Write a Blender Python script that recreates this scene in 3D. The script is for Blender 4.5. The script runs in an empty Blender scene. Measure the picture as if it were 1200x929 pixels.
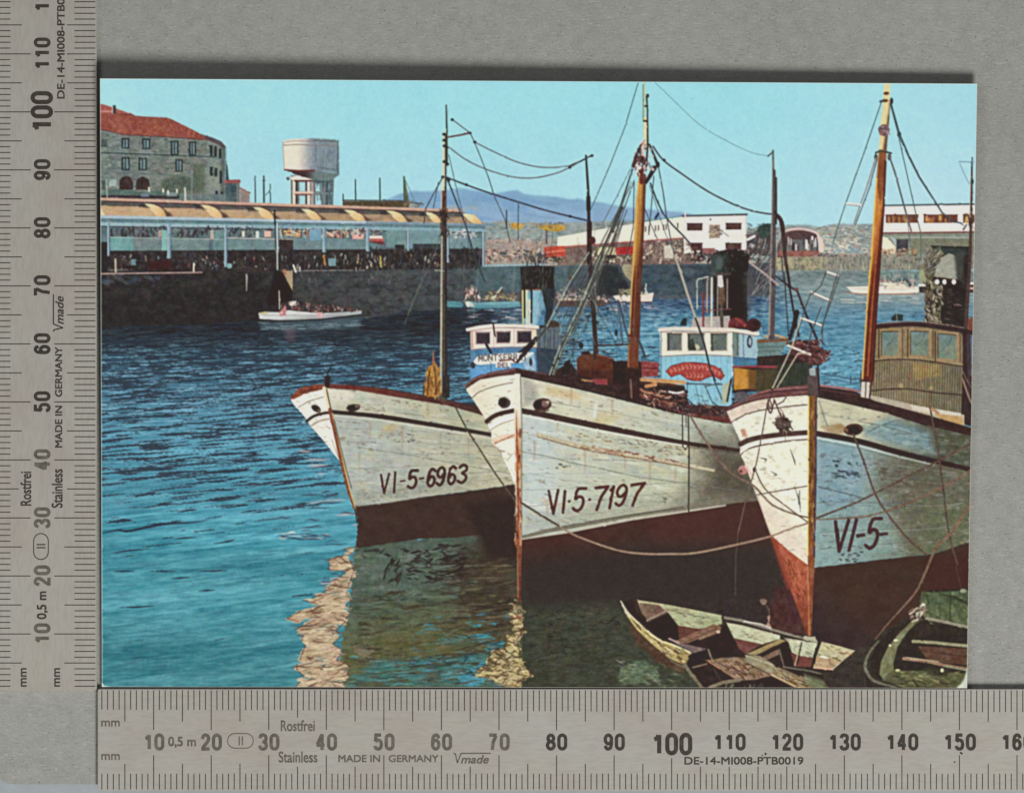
# A harbour picture postcard lying between two steel rulers on a grey board.
# The printed picture is computed here, procedurally, as ink colours on a fine flat grid (one mesh per printed part).
import math, random
import numpy as np

K = 1.45                                   # print cells per picture unit
X0, Y0, X1, Y1 = 112, 86, 1152, 812        # printed area in picture units
W, H = int((X1 - X0) * K), int((Y1 - Y0) * K)
cv = np.zeros((H, W, 3), np.float32)
idm = np.zeros((H, W), np.int16)
GX = (X0 + (np.arange(W, dtype=np.float32) + .5) / K)[None, :]
GY = (Y0 + (np.arange(H, dtype=np.float32) + .5) / K)[:, None]
PARTS = []                                 # (name, parent index, label)
CUR = 0


def part(name, parent=-1, label=None):
    global CUR
    PARTS.append((name, parent, label))
    CUR = len(PARTS) - 1
    return CUR


def use(i):
    global CUR
    CUR = i


def hsh(i, j, s):
    h = (i.astype(np.int64) * 374761393 + j.astype(np.int64) * 668265263 + s * 974634777) & 0xFFFFFFFF
    h = ((h ^ (h >> 13)) * 1274126177) & 0xFFFFFFFF
    h = ((h ^ (h >> 16)) * 2246822519) & 0xFFFFFFFF
    return ((h ^ (h >> 15)) & 0xFFFFFF).astype(np.float32) / 16777216.0


def vn(u, v, s=0):                          # value noise, 0..1
    u = np.asarray(u, np.float32); v = np.asarray(v, np.float32)
    u, v = np.broadcast_arrays(u, v)
    i = np.floor(u); j = np.floor(v)
    f = u - i; g = v - j
    f = f * f * (3 - 2 * f); g = g * g * (3 - 2 * g)
    i = i.astype(np.int64); j = j.astype(np.int64)
    a = hsh(i, j, s); b = hsh(i + 1, j, s); c = hsh(i, j + 1, s); d = hsh(i + 1, j + 1, s)
    return (a + (b - a) * f) * (1 - g) + (c + (d - c) * f) * g


def fbm(u, v, s=0, o=3):
    t = 0; a = .5; n = 0
    for k in range(o):
        t = t + a * vn(u * 2 ** k + 17.3 * k, v * 2 ** k + 9.1 * k, s + 31 * k); n += a; a *= .55
    return t / n


def sst(x, a, b):
    t = np.clip((x - a) / (b - a), 0, 1)
    return t * t * (3 - 2 * t)


def win(x0, y0, x1, y1, m=3):
    a = max(0, int((x0 - m - X0) * K)); b = min(W, int((x1 + m - X0) * K) + 1)
    c = max(0, int((y0 - m - Y0) * K)); d = min(H, int((y1 + m - Y0) * K) + 1)
    return (slice(c, d), slice(a, b)) if b > a and d > c else None


def blend(sl, al, col, ids=True, thr=.42):
    al = np.clip(al, 0, 1)
    c = cv[sl]
    c += al[..., None] * (np.asarray(col, np.float32) - c)
    if ids:
        idm[sl][al > thr] = CUR


def sdf(pts, X, Y):                          # >0 inside, picture units
    n = len(pts)
    d = np.full(np.broadcast(X, Y).shape, 1e9, np.float32); ins = np.zeros(d.shape, bool)
    for k in range(n):
        x0, y0 = pts[k]; x1, y1 = pts[(k + 1) % n]
        ex, ey = x1 - x0, y1 - y0
        l2 = ex * ex + ey * ey
        if l2 < 1e-9:
            continue
        t = np.clip(((X - x0) * ex + (Y - y0) * ey) / l2, 0, 1)
        d = np.minimum(d, (X - x0 - t * ex) ** 2 + (Y - y0 - t * ey) ** 2)
        if y0 != y1:
            c = ((Y >= y0) != (Y >= y1)) & (X < x0 + (Y - y0) * ex / ey)
            ins ^= c
    d = np.sqrt(d)
    return np.where(ins, d, -d)


def crv(pts, n=6, closed=False):             # Catmull-Rom through the points
    p = [np.array(q, float) for q in pts]
    q = [p[-1]] + p + [p[0], p[1]] if closed else [2 * p[0] - p[1]] + p + [2 * p[-1] - p[-2]]
    out = []
    for k in range(1, len(q) - 2):
        for t in np.arange(n) / n:
            a, b, c, d = q[k - 1:k + 3]
            out.append(tuple(.5 * (2 * b + (c - a) * t + (2 * a - 5 * b + 4 * c - d) * t * t + (3 * b - a - 3 * c + d) * t ** 3)))
    if not closed:
        out.append(tuple(p[-1]))
    return out


SEED = [1]


def P(pts, col, tex=0, ts=(2, 2), g=None, soft=0, a=1, warp=None, ids=True, chroma=.18):
    """a printed patch; g = (colour2, x0, y0, x1, y1) is a tonal ramp, tex the mottling, warp = (amount, sx, sy) an uneven edge"""
    SEED[0] += 1
    xs = [p[0] for p in pts]; ys = [p[1] for p in pts]
    m = 2 + soft + (warp[0] if warp else 0)
    sl = win(min(xs), min(ys), max(xs), max(ys), m)
    if sl is None:
        return
    X = GX[:, sl[1]]; Y = GY[sl[0], :]
    if warp:
        wx = X + warp[0] * 2 * (fbm(X / warp[1], Y / warp[2], SEED[0], 2) - .5)
        wy = Y + warp[0] * (fbm(X / warp[1], Y / warp[2], SEED[0] + 7, 2) - .5)
    else:
        wx, wy = X, Y
    s = sdf(pts, wx, wy)
    al = np.clip(s / max(soft, .01) * .5 + .5, 0, 1) if soft > .7 else np.clip(s * K * .9 + .5, 0, 1)
    c = np.empty(al.shape + (3,), np.float32); c[:] = col
    if g:
        c2, gx, gy, hx, hy = g
        l2 = (hx - gx) ** 2 + (hy - gy) ** 2
        t = sst(((X - gx) * (hx - gx) + (Y - gy) * (hy - gy)) / l2, 0, 1)
        c += t[..., None] * (np.array(c2, np.float32) - c)
    if tex:
        n = fbm(X / ts[0], Y / ts[1], SEED[0] + 100, 3) - .5
        n2 = fbm(X / ts[0] / 2, Y / ts[1] / 2, SEED[0] + 200, 2) - .5
        c += (2.2 * tex * n)[..., None]
        c += (tex * chroma * 2 * n2)[..., None] * np.array([1.2, .1, -1.1], np.float32)
    blend(sl, al * a, c, ids)


def R(x0, y0, x1, y1, col, **k):
    P([(x0, y0), (x1, y0), (x1, y1), (x0, y1)], col, **k)


def E(cx, cy, rx, ry, col, rot=0, n=18, **k):
    ca, sa = math.cos(rot), math.sin(rot)
    P([(cx + rx * math.cos(t) * ca - ry * math.sin(t) * sa, cy + rx * math.cos(t) * sa + ry * math.sin(t) * ca)
       for t in [2 * math.pi * k_ / n for k_ in range(n)]], col, **k)


def L(pts, w, col, a=1, ids=True, jit=0, thr=.35):
    """a printed line; w is one width or a width per point"""
    n = len(pts)
    ws = [w] * n if not hasattr(w, '__len__') else (list(w) if len(w) == n else list(np.interp(np.linspace(0, 1, n), np.linspace(0, 1, len(w)), w)))
    xs = [p[0] for p in pts]; ys = [p[1] for p in pts]
    m = max(ws) + 1.5
    S = win(min(xs), min(ys), max(xs), max(ys), m)
    if S is None:
        return
    acc = np.zeros((S[0].stop - S[0].start, S[1].stop - S[1].start), np.float32)
    for k in range(n - 1):
        (x0, y0), (x1, y1) = pts[k], pts[k + 1]
        sl = win(min(x0, x1), min(y0, y1), max(x0, x1), max(y0, y1), m)
        if sl is None:
            continue
        X = GX[:, sl[1]]; Y = GY[sl[0], :]
        ex, ey = x1 - x0, y1 - y0
        l2 = ex * ex + ey * ey + 1e-9
        t = np.clip(((X - x0) * ex + (Y - y0) * ey) / l2, 0, 1)
        d = np.sqrt((X - x0 - t * ex) ** 2 + (Y - y0 - t * ey) ** 2)
        wd = (ws[k] + (ws[k + 1] - ws[k]) * t)
        al = np.clip((wd * .5 - d) * K + .5, 0, 1) * np.minimum(1, wd * K)
        o = (slice(sl[0].start - S[0].start, sl[0].stop - S[0].start), slice(sl[1].start - S[1].start, sl[1].stop - S[1].start))
        acc[o] = np.maximum(acc[o], al)
    if jit:
        SEED[0] += 1
        X = GX[:, S[1]]; Y = GY[S[0], :]
        c = np.empty(acc.shape + (3,), np.float32); c[:] = col
        c += (jit * 2 * (fbm(X / 1.6, Y / 1.6, SEED[0], 2) - .5))[..., None]
        blend(S, acc * a, c, ids, thr)
    else:
        blend(S, acc * a, col, ids, thr)


def T(pts, col, th, sc, a=.8, rot=0, w=.12, o=3, soft=0, ids=False, mask=None):
    """stains: noise above a threshold inside an outline"""
    SEED[0] += 1
    xs = [p[0] for p in pts]; ys = [p[1] for p in pts]
    sl = win(min(xs), min(ys), max(xs), max(ys), 2)
    if sl is None:
        return
    X = GX[:, sl[1]]; Y = GY[sl[0], :]
    ca, sa = math.cos(rot), math.sin(rot)
    n = fbm((X * ca + Y * sa) / sc[0], (Y * ca - X * sa) / sc[1], SEED[0], o)
    s = sdf(pts, X, Y)
    al = np.clip(s / soft, 0, 1) if soft else np.clip(s * K + .5, 0, 1)
    blend(sl, al * sst(n, th, th + w) * a, col, ids)


def inside(p, pts):
    x, y = p; r = False
    for k in range(len(pts)):
        x0, y0 = pts[k]; x1, y1 = pts[(k + 1) % len(pts)]
        if (y >= y0) != (y >= y1) and x < x0 + (y - y0) * (x1 - x0) / (y1 - y0):
            r = not r
    return r


def S(pts, n, cols, ln=(1, 3), th=(.6, 1.4), ang=0, aj=.3, a=(.5, 1), seed=1, ids=True, wav=0):
    """countless small dabs inside an outline"""
    r = random.Random(seed)
    xs = [p[0] for p in pts]; ys = [p[1] for p in pts]
    c = 0
    for _ in range(n * 8):
        p = (r.uniform(min(xs), max(xs)), r.uniform(min(ys), max(ys)))
        if not inside(p, pts):
            continue
        l = r.uniform(*ln) / 2; t = ang + r.gauss(0, aj); tk = r.uniform(*th)
        dx, dy = l * math.cos(t), l * math.sin(t)
        if wav:
            q = crv([(p[0] - dx, p[1] - dy), (p[0] - dx / 3, p[1] - dy / 3 + r.uniform(-wav, wav)), (p[0] + dx / 3, p[1] + dy / 3 + r.uniform(-wav, wav)), (p[0] + dx, p[1] + dy)], 3)
            L(q, [tk * .3, tk, tk, tk * .3], r.choice(cols), r.uniform(*a), ids)
        else:
            L([(p[0] - dx, p[1] - dy), (p[0] + dx, p[1] + dy)], tk, r.choice(cols), r.uniform(*a), ids)
        c += 1
        if c >= n:
            break


def box(x0, y0, x1, y1):
    return [(x0, y0), (x1, y0), (x1, y1), (x0, y1)]


ARC = lambda cx, cy, rx, ry, a0, a1, n=9: [(cx + rx * math.cos(a0 + (a1 - a0) * k / n), cy + ry * math.sin(a0 + (a1 - a0) * k / n)) for k in range(n + 1)]
PI = math.pi
GL = {  # stroke letters in a unit box, y down
    'V': [[(0, 0), (.42, 1), (1, 0)]], 'I': [[(.5, 0), (.5, 1)]], '-': [[(.1, .5), (.9, .5)]], '.': [[(.45, .5), (.55, .5)]],
    '5': [[(.95, .02), (.25, .02), (.15, .45), (.45, .36), (.8, .45), (.92, .68), (.75, .93), (.4, 1), (.05, .88)]],
    '6': [[(.92, .12), (.6, 0), (.3, .12), (.12, .5), (.15, .82), (.45, 1), (.78, .9), (.92, .68), (.75, .47), (.45, .45), (.15, .65)]],
    '9': [[(.08, .88), (.4, 1), (.7, .88), (.88, .5), (.85, .18), (.55, 0), (.22, .1), (.08, .32), (.25, .53), (.55, .55), (.85, .35)]],
    '3': [[(.08, .12), (.45, 0), (.85, .1), (.88, .32), (.45, .46), (.9, .62), (.9, .85), (.5, 1), (.05, .88)]],
    '7': [[(.02, .02), (.98, .02), (.55, .45), (.35, 1)]], '1': [[(.3, .16), (.75, 0), (.55, 1)]],
    'M': [[(0, 1), (.05, 0), (.5, .7), (.95, 0), (1, 1)]], 'O': [ARC(.5, .5, .48, .5, 0, 2 * PI, 12)], 'N': [[(.05, 1), (.05, 0), (.95, 1), (.95, 0)]],
    'T': [[(0, 0), (1, 0)], [(.5, 0), (.5, 1)]], 'S': [[(.92, .12), (.5, 0), (.1, .2), (.5, .5), (.92, .78), (.5, 1), (.06, .88)]],
    'E': [[(.95, 0), (.1, 0), (.1, 1), (.95, 1)], [(.1, .5), (.8, .5)]], 'R': [[(.1, 1), (.1, 0), (.7, 0), (.92, .25), (.7, .5), (.1, .5)], [(.45, .5), (.95, 1)]],
    'A': [[(0, 1), (.5, 0), (1, 1)], [(.2, .65), (.8, .65)]], 'L': [[(.1, 0), (.1, 1), (.9, 1)]], 'D': [[(.1, 0), (.1, 1), (.6, .95), (.95, .5), (.6, .05), (.1, 0)]],
}


def G(ch, quad, w, col, a=1):
    """one letter into a quad: top-left, top-right, bottom-right, bottom-left"""
    tl, tr, br, bl = [np.array(q, float) for q in quad]
    for st in GL[ch]:
        q = []
        for u, v in st:
            q.append(tuple((tl * (1 - u) + tr * u) * (1 - v) + (bl * (1 - u) + br * u) * v))
        if ch in '5693O' and len(q) > 4:
            q = crv(q, 3)
        L(q, w * 1.1, col, a, jit=14)
# ---------------------------------------------------------------- sky, hills, harbour front
part('sky')
Xf, Yf = np.broadcast_arrays(GX, GY)
n = fbm(GX / 60, GY / 45, 3, 3) - .5
c = np.empty((H, W, 3), np.float32); c[:] = (153, 219, 229)
t = sst(GY, 100, 260)
c += t[..., None] * np.array([13, -2, 0], np.float32)
c += sst(GX, 420, 112)[..., None] * np.array([9, 2, 3], np.float32) + sst(GX, 850, 1120)[..., None] * np.array([8, -1, 2], np.float32)
c += n[..., None] * np.array([9, 5, 7], np.float32) + ((fbm(GX / 4, GY / 4, 5, 2) - .5)[..., None]) * np.array([7, 4, 5], np.float32)
cv[:] = c
del c, n
S(box(120, 96, 1140, 230), 60, [(120, 170, 180), (190, 232, 236), (200, 200, 215)], (.8, 2.2), (.5, 1), a=(.2, .5), seed=4)

part('mountain_range')
P([(440, 240), (470, 227), (485, 224), (499, 224.8), (515, 224), (529, 222), (544, 221.3), (561, 224), (577, 227), (583, 226.8), (601, 223.3), (606, 223.3), (614, 227.5), (626, 229.4), (640, 230), (653, 231.3), (666, 233.8), (680, 233.6), (691, 236.7), (705, 237.6), (720, 241), (740, 243.6), (765, 246), (800, 249), (830, 256), (830, 285), (440, 285)],
  (126, 168, 200), tex=7, ts=(22, 6), g=((142, 174, 204), 600, 228, 600, 264), soft=1.6)
T([(500, 228), (600, 228), (650, 236), (740, 248), (780, 256), (780, 266), (500, 266)], (112, 152, 196), .52, (40, 7), .4, .15, soft=4)
part('hillside_town')
P([(560, 262), (590, 259), (640, 262), (700, 260), (760, 258), (830, 262), (870, 268), (905, 266), (935, 264), (960, 266), (985, 262), (1020, 263), (1040, 264), (1040, 322), (560, 318)], (148, 158, 152), tex=14, ts=(8, 4), soft=1.2, warp=(3, 9, 4))
S(box(566, 264, 660, 282), 130, [(120, 150, 150), (150, 172, 168), (165, 165, 155), (105, 130, 135)], (2, 6), (.8, 2), 0, .2, seed=11)
P(box(566, 282, 652, 310), (164, 142, 130), tex=20, ts=(5, 3), soft=4, a=.8)
S(box(566, 280, 650, 306), 420, [(190, 162, 148), (170, 134, 122), (205, 188, 168), (124, 104, 100), (150, 156, 150), (196, 150, 130)], (.8, 3.4), (.6, 1.6), 0, .5, seed=12)
S(box(566, 293, 720, 309), 200, [(60, 55, 60), (190, 160, 140), (110, 80, 75), (215, 195, 170), (150, 90, 75), (80, 90, 95)], (1, 5), (.8, 2.4), 0, .6, seed=13)
P([(598, 263), (604, 261), (612, 263), (613, 268), (606, 270), (598, 267)], (196, 150, 58), tex=28, ts=(2, 2), warp=(3, 3, 3))
P([(633, 265), (645, 263), (661, 264), (662, 270), (652, 272), (640, 270), (632, 268)], (188, 145, 58), tex=28, ts=(2, 2), warp=(3, 3, 3))
S(box(612, 261, 660, 267), 40, [(110, 110, 95), (160, 120, 80), (90, 100, 100)], (1, 4), (.6, 1.4), 0, .5, seed=14)
R(639.5, 270, 641.5, 286, (105, 85, 80))
S(box(690, 258, 760, 282), 90, [(150, 140, 135), (110, 120, 125), (190, 170, 150), (90, 100, 105)], (1.5, 4), (.8, 1.8), 0, .3, seed=15)
S(box(955, 265, 1022, 300), 420, [(208, 194, 178), (186, 158, 142), (126, 130, 124), (200, 204, 196), (110, 116, 114), (170, 164, 140), (152, 118, 104)], (1, 3.4), (.6, 1.6), 0, .35, seed=16)
S(box(870, 262, 930, 275), 60, [(110, 125, 125), (80, 95, 95), (140, 140, 135)], (2, 5), (1, 2.2), 0, .4, seed=17)
S(box(955, 276, 1015, 296), 80, [(225, 215, 195), (200, 190, 165), (110, 150, 165)], (3, 9), (.8, 2), .1, .15, seed=18)
P([(885, 276), (888, 268), (895, 263), (903, 262), (906, 270), (904, 278)], (62, 82, 78), tex=16, warp=(4, 3, 3))

def chimney(x, y0, y1, w, c=(70, 85, 90)):
    L([(x - .3, y0), (x, y1)], [w * .8, w], c)

part('chimney_pole')
for x, y0, y1, w in [(299.7, 207, 237, 1.6), (309.8, 207, 238, 2.3), (317.4, 217, 239, 1.3), (417, 211, 234, 1.7), (445.6, 209.5, 234, 1.9), (402.6, 228, 241, 1.6)]:
    chimney(x, y0, y1, w)
L([(312, 229), (317, 223)], .8, (80, 95, 100)); L([(308.5, 212), (311, 212)], 1.2, (70, 85, 90))
part('crane')
P([(472.5, 207), (474.5, 207), (477, 222), (480, 238), (473, 240)], (98, 112, 82)); L([(474, 208), (474.5, 240)], 1, (70, 85, 80)); L([(474, 209), (487, 238)], .8, (110, 130, 120))

# ---------------------------------------------------------------- old stone building with a tiled roof
SB = part('stone_building', -1, 'old grey stone building with rounded end and red tiled roof')
wall = [(117, 152), (145, 157), (190, 159), (243, 164), (252, 166), (264, 172), (265, 180), (264, 205), (264, 238), (117, 238)]
P(wall, (120, 130, 124), tex=13, ts=(5, 2.2), g=((124, 126, 116), 118, 200, 250, 200))
T(wall, (82, 98, 95), .55, (7, 3), .55); T(wall, (150, 165, 155), .6, (5, 2), .5)
P([(243, 166), (252, 168), (260, 171), (260, 237), (243, 237)], (140, 152, 142), tex=16, ts=(2, 9), a=.6, soft=1.5)
P([(259, 171), (265, 174), (265, 200), (263.5, 238), (259, 238)], (92, 104, 102), soft=2, a=.8)
S(wall, 300, [(92, 108, 104), (136, 150, 142), (100, 112, 104)], (1.5, 4), (.5, 1), 0, .05, a=(.3, .6), seed=21)
L([(118, 179.5), (160, 181), (210, 183), (252, 184.5)], 1.4, (66, 82, 84)); L([(118, 201), (165, 204), (210, 206)], .9, (90, 108, 105), .8)
L([(118, 178), (160, 179.5), (210, 181.5), (252, 183)], .8, (145, 160, 152), .6)
P([(226, 193), (240, 193), (240, 226), (227, 226)], (98, 108, 92), tex=10, soft=1.5)
P([(190, 212), (214, 205), (228, 214), (238, 226), (190, 228)], (86, 96, 84), tex=18, ts=(3, 3), soft=2, a=.8)
part('roof', SB)
roof = [(117, 134.3), (135, 133.8), (168, 137.3), (196, 138.6), (201, 140.2), (220, 149.5), (236, 158), (242, 160.5), (244, 165), (222, 163), (190, 160.6), (160, 159.8), (145, 158.3), (126, 153.6), (117, 152.6)]
P([(117, 122.2), (124, 123.8), (134, 127), (145, 131), (158, 135.4), (117, 135)], (186, 92, 80), tex=12)
P(roof, (164, 82, 66), tex=13, ts=(3, 2.4), g=((156, 74, 60), 200, 150, 240, 160))
T(roof, (190, 110, 80), .56, (3, 2.4), .5); T(roof, (136, 62, 54), .58, (2, 2), .4)
for k in range(42):
    x = 119 + k * 2.9
    L([(x, 136 if x < 196 else 138 + (x - 196) * .45), (x + (x - 118) * .03, 159 if x > 145 else 153)], .5, (160, 62, 50), .35)
L([(117, 131.6), (133, 131.4)], 1.1, (220, 160, 140)); L([(134, 134), (158, 136)], 1, (120, 60, 60))
L([(117, 152.8), (126, 153.8), (145, 158.5), (190, 160.9), (222, 163.2), (244, 165)], 1.4, (96, 62, 60), .8)
P([(236, 158), (250, 162), (260, 166.5), (265.3, 172.5), (264.6, 175.5), (256, 170), (244, 165.2)], (96, 80, 84), tex=10)
part('chimney', SB)
P([(133, 124.5), (136.5, 124), (137, 134), (133.3, 134)], (62, 74, 72)); R(132.3, 126, 133.3, 134, (215, 190, 180))
for x0, x1, y0, y1, kd in [(119, 126, 164, 173, 2), (143.5, 152, 162.5, 175, 0), (167.5, 176.5, 163, 175.5, 0), (201, 209.5, 165.5, 182.5, 0), (222.2, 230, 166.5, 183, 0), (143.5, 152.3, 184.8, 200.3, 0), (163.4, 172.4, 185.5, 200.3, 0), (206.4, 214.4, 187.3, 202, 0),
                       (246.6, 249.4, 170.5, 183.5, 1), (251.8, 254.4, 172, 184.5, 1), (257.4, 259.6, 175, 186, 1), (246.8, 250, 196, 206.5, 1), (252.2, 255, 197.5, 207.5, 1), (258.2, 260.4, 200.5, 216, 1), (253.3, 255.5, 224, 236, 1), (259.5, 261.5, 225, 236, 1)]:
    part('window', SB)
    R(x0 - .4, y0, x1 + .4, y1, (48, 58, 62) if kd != 2 else (84, 92, 92), tex=8)
    if kd == 0:
        R(x0 + 1.6, y0 + 1.8, (x0 + x1) / 2 - .6, y1 - 1.5, (108, 134, 134), tex=16); R((x0 + x1) / 2 + .6, y0 + 1.8, x1 - 1.4, y1 - 1.5, (124, 146, 144), tex=14)
for x0, x1, y0 in [(140.5, 156.5, 206.8), (160, 176, 207.6)]:
    part('archway', SB)
    P(ARC((x0 + x1) / 2, y0 + 7.5, 8, 7.5, PI, 2 * PI) + [(x1, 223), (x0, 223)], (70, 54, 52), tex=14, ts=(3, 2))
    L(ARC((x0 + x1) / 2, y0 + 7.5, 8.6, 8.2, PI, 2 * PI), 1, (132, 142, 136), .6)
use(SB)
R(128.5, 211, 137, 218.5, (160, 176, 170)); R(121, 212, 124, 222, (80, 92, 90))
part('hedge')
P([(117, 226), (135, 222), (160, 225), (190, 224), (210, 226), (212, 233), (117, 234)], (92, 116, 104), tex=16, ts=(4, 2), warp=(3, 5, 3))
R(117, 229.5, 210, 233.5, (70, 58, 62), tex=14, ts=(6, 2)); R(210, 228, 264, 236, (110, 124, 122), tex=14, ts=(1.5, 5))
R(166, 227.5, 175, 231, (120, 128, 150)); R(196, 226, 208, 230.5, (128, 150, 145))
for x, y in [(175.3, 222), (192, 223.5), (197.6, 225.5), (208, 224)]:
    part('person'); P([(x - 1, y - 2.2), (x + .6, y - 2.4), (x + 1, y + 2.4), (x - .8, y + 2.6)], (232, 228, 208)); E(x, y - 2.8, .7, .8, (120, 90, 80))
part('lamp_post'); L([(125.4, 211), (126.4, 233)], 1.4, (165, 175, 165)); L([(217.4, 221), (217.8, 236)], 1.6, (215, 215, 190)); L([(225.6, 200), (225.2, 236)], .9, (130, 150, 140)); L([(222.5, 202), (226, 200.5), (227, 203)], .9, (140, 158, 148))
part('house', -1, 'small dark house with reddish roof beside the stone building')
P([(265.5, 188), (267, 194), (269, 212), (265, 214)], (62, 84, 88))
R(264.5, 214, 280, 238, (80, 98, 100), tex=16, ts=(3, 4)); P([(264, 211.5), (281, 210.8), (282.6, 212.4), (282, 215), (264, 215.5)], (165, 88, 84), tex=8)
R(271, 218, 278, 226, (62, 84, 92)); R(277.5, 215, 281.5, 238, (118, 122, 116))
part('house', -1, 'small grey pink house with sloping roof')
P([(282, 221), (293, 226.5), (293, 238), (282, 238)], (150, 136, 128), tex=10); L([(281.5, 220.6), (293.6, 226.6)], 1.5, (165, 92, 86))

# ---------------------------------------------------------------- water tower
WT = part('water_tower', -1, 'round concrete water tower standing on tall legs')
P([(341, 206), (392, 206), (390.6, 242), (341.6, 242)], (132, 136, 134), tex=12, ts=(2, 5))
for b_ in (box(351.5, 214, 358, 224.6), box(351.5, 230, 358, 241), box(370, 215.4, 376.4, 224.6), box(370, 229.6, 377, 241), box(385.6, 216, 387.4, 225)):
    P(b_, (166, 212, 218))
for x0, x1, col in [(341.6, 343.4, (120, 92, 84)), (343.4, 346.4, (232, 214, 194)), (346.6, 349.4, (66, 66, 66)), (358.2, 360.4, (74, 62, 62)), (360.4, 363.2, (236, 216, 200)), (365, 368.2, (176, 150, 146)), (368.2, 369.4, (90, 96, 100)), (376.6, 379.6, (104, 124, 128)), (381.5, 385, (80, 98, 104)), (386, 390.6, (96, 116, 120))]:
    part('leg', WT); R(x0, 208, x1, 242, col, tex=7)
use(WT)
for y, x0, x1, col, w in [(212, 346, 365, (110, 50, 50), 2.6), (226.3, 346, 366, (226, 190, 170), 2.8), (228.4, 346, 366, (120, 70, 64), 1.3), (213, 368, 390, (86, 106, 110), 3), (227, 368, 390, (120, 140, 144), 2.2)]:
    L([(x0, y), (x1, y)], w, col)
T(box(369, 208, 391, 242), (56, 76, 82), .55, (1.2, 9), .6)
P([(341, 208.2), (352, 205.6), (364, 207), (366, 211.4), (342, 211.4)], (234, 222, 204)); E(338, 209.5, 2.2, 1.6, (100, 92, 100))
part('tank', WT)
P([(333.8, 199.5), (369, 199.5), (396.6, 204.6), (396.4, 206.4), (390.6, 210.4), (385, 212), (371, 212.2), (360, 209), (346, 205)], (78, 58, 56), g=((112, 128, 126), 356, 205, 372, 205), tex=10, ts=(2, 3))
tank = [(331.4, 166.6)] + ARC(364, 166.5, 32.5, 3.8, PI * 1.03, PI * 1.97, 12) + [(396.6, 170), (396.8, 204.8), (390, 202.4), (380, 200.8), (369, 200.2), (350, 200.4), (340, 200), (333.4, 199)]
P(tank, (236, 218, 198), tex=5, ts=(6, 6), g=((132, 146, 154), 346, 180, 372, 181))
P([(366, 164), (397, 166), (397, 205), (369, 200.4)], (128, 144, 154), tex=9, ts=(2.2, 14), soft=3, a=.75)
T(box(370, 170, 396, 200), (84, 102, 112), .58, (1.6, 18), .6)
L([(332, 167.4), (345, 165.6), (364, 166.3), (380, 166), (396, 168)], 1, (150, 138, 136), .8); L([(332, 171), (350, 170), (368, 171.2), (384, 171.4), (396.5, 172)], 1.2, (136, 122, 118), .8)
L([(334, 199.6), (350, 200.6), (369, 200.4)], 1.8, (120, 50, 46)); L([(371, 196), (396.6, 200)], .9, (78, 94, 100), .7)
L([(396.4, 166), (396.8, 205)], 1.3, (82, 98, 106)); L([(331.8, 167), (333.6, 199)], 1, (170, 140, 134), .8)
L([(368, 165), (396, 166.4)], 1.4, (96, 110, 118))

# ---------------------------------------------------------------- fish market hall on the quay
MH = part('market_hall', -1, 'long low market hall with vaulted tan roof and blue columns')
tp = lambda x: 232.3 + (x - 119) * .0324
fz = lambda x: 252.4 + (x - 119) * .0236
R(402, 236, 480, 246, (96, 82, 62), tex=22, ts=(2.5, 1.6)); L([(402, 235), (470, 235.5), (497, 240)], 1.2, (80, 84, 80))
S(box(470, 236, 498, 243), 40, [(70, 80, 80), (140, 120, 100), (190, 160, 130)], (1.5, 4), (.7, 1.4), 0, .6, seed=31)
P([(117, fz(117) + 3), (568, fz(568) + 2), (568, 297), (430, 297), (117, 300)], (96, 118, 122), tex=12, ts=(5, 5))
part('roof', MH)
P([(117, tp(117) + 2), (541, tp(541) + 2), (566, 261), (566, fz(566) + 1), (117, fz(117) + 1)], (198, 164, 124), tex=11, ts=(9, 3), g=((160, 132, 106), 119, 250, 566, 258))
P([(117, tp(117) + 3), (541, tp(541) + 3), (541, tp(541) + 6), (117, tp(117) + 9)], (92, 88, 84), tex=12, ts=(7, 2))
L([(117, tp(117) + 1.4), (540, tp(540) + 1.4)], 3.2, (204, 164, 142), jit=12); L([(117, tp(117) + 3.4), (540, tp(540) + 3.3)], 1, (110, 78, 74))
T(box(117, 240, 560, 262), (206, 160, 106), .57, (14, 4), .4, .03)
bx_ = [112, 169.5, 235.3, 296.5, 353, 403, 452.5, 498, 545]
for a_, b_ in zip(bx_[:-1], bx_[1:]):
    P([(a_ + 10, tp(a_) + 4.6), (b_ - 1, tp(b_) + 4.2), (b_ + 2.5, tp(b_) + 8.4), (a_ + 17, tp(a_) + 10.2)], (94, 88, 84), tex=14, ts=(5, 2))
    L([(a_ + 10, tp(a_) + 4.6), (b_ - 1, tp(b_) + 4.2)], .9, (62, 56, 56), .8)
sc = [(119, 243, 7), (169.5, 239.3, 26), (235.3, 240.8, 26), (296.5, 243.2, 25), (353, 245.3, 24), (403, 246.3, 26), (452.5, 247.2, 25), (498, 249.2, 20), (541, 250.6, 25)]
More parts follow.
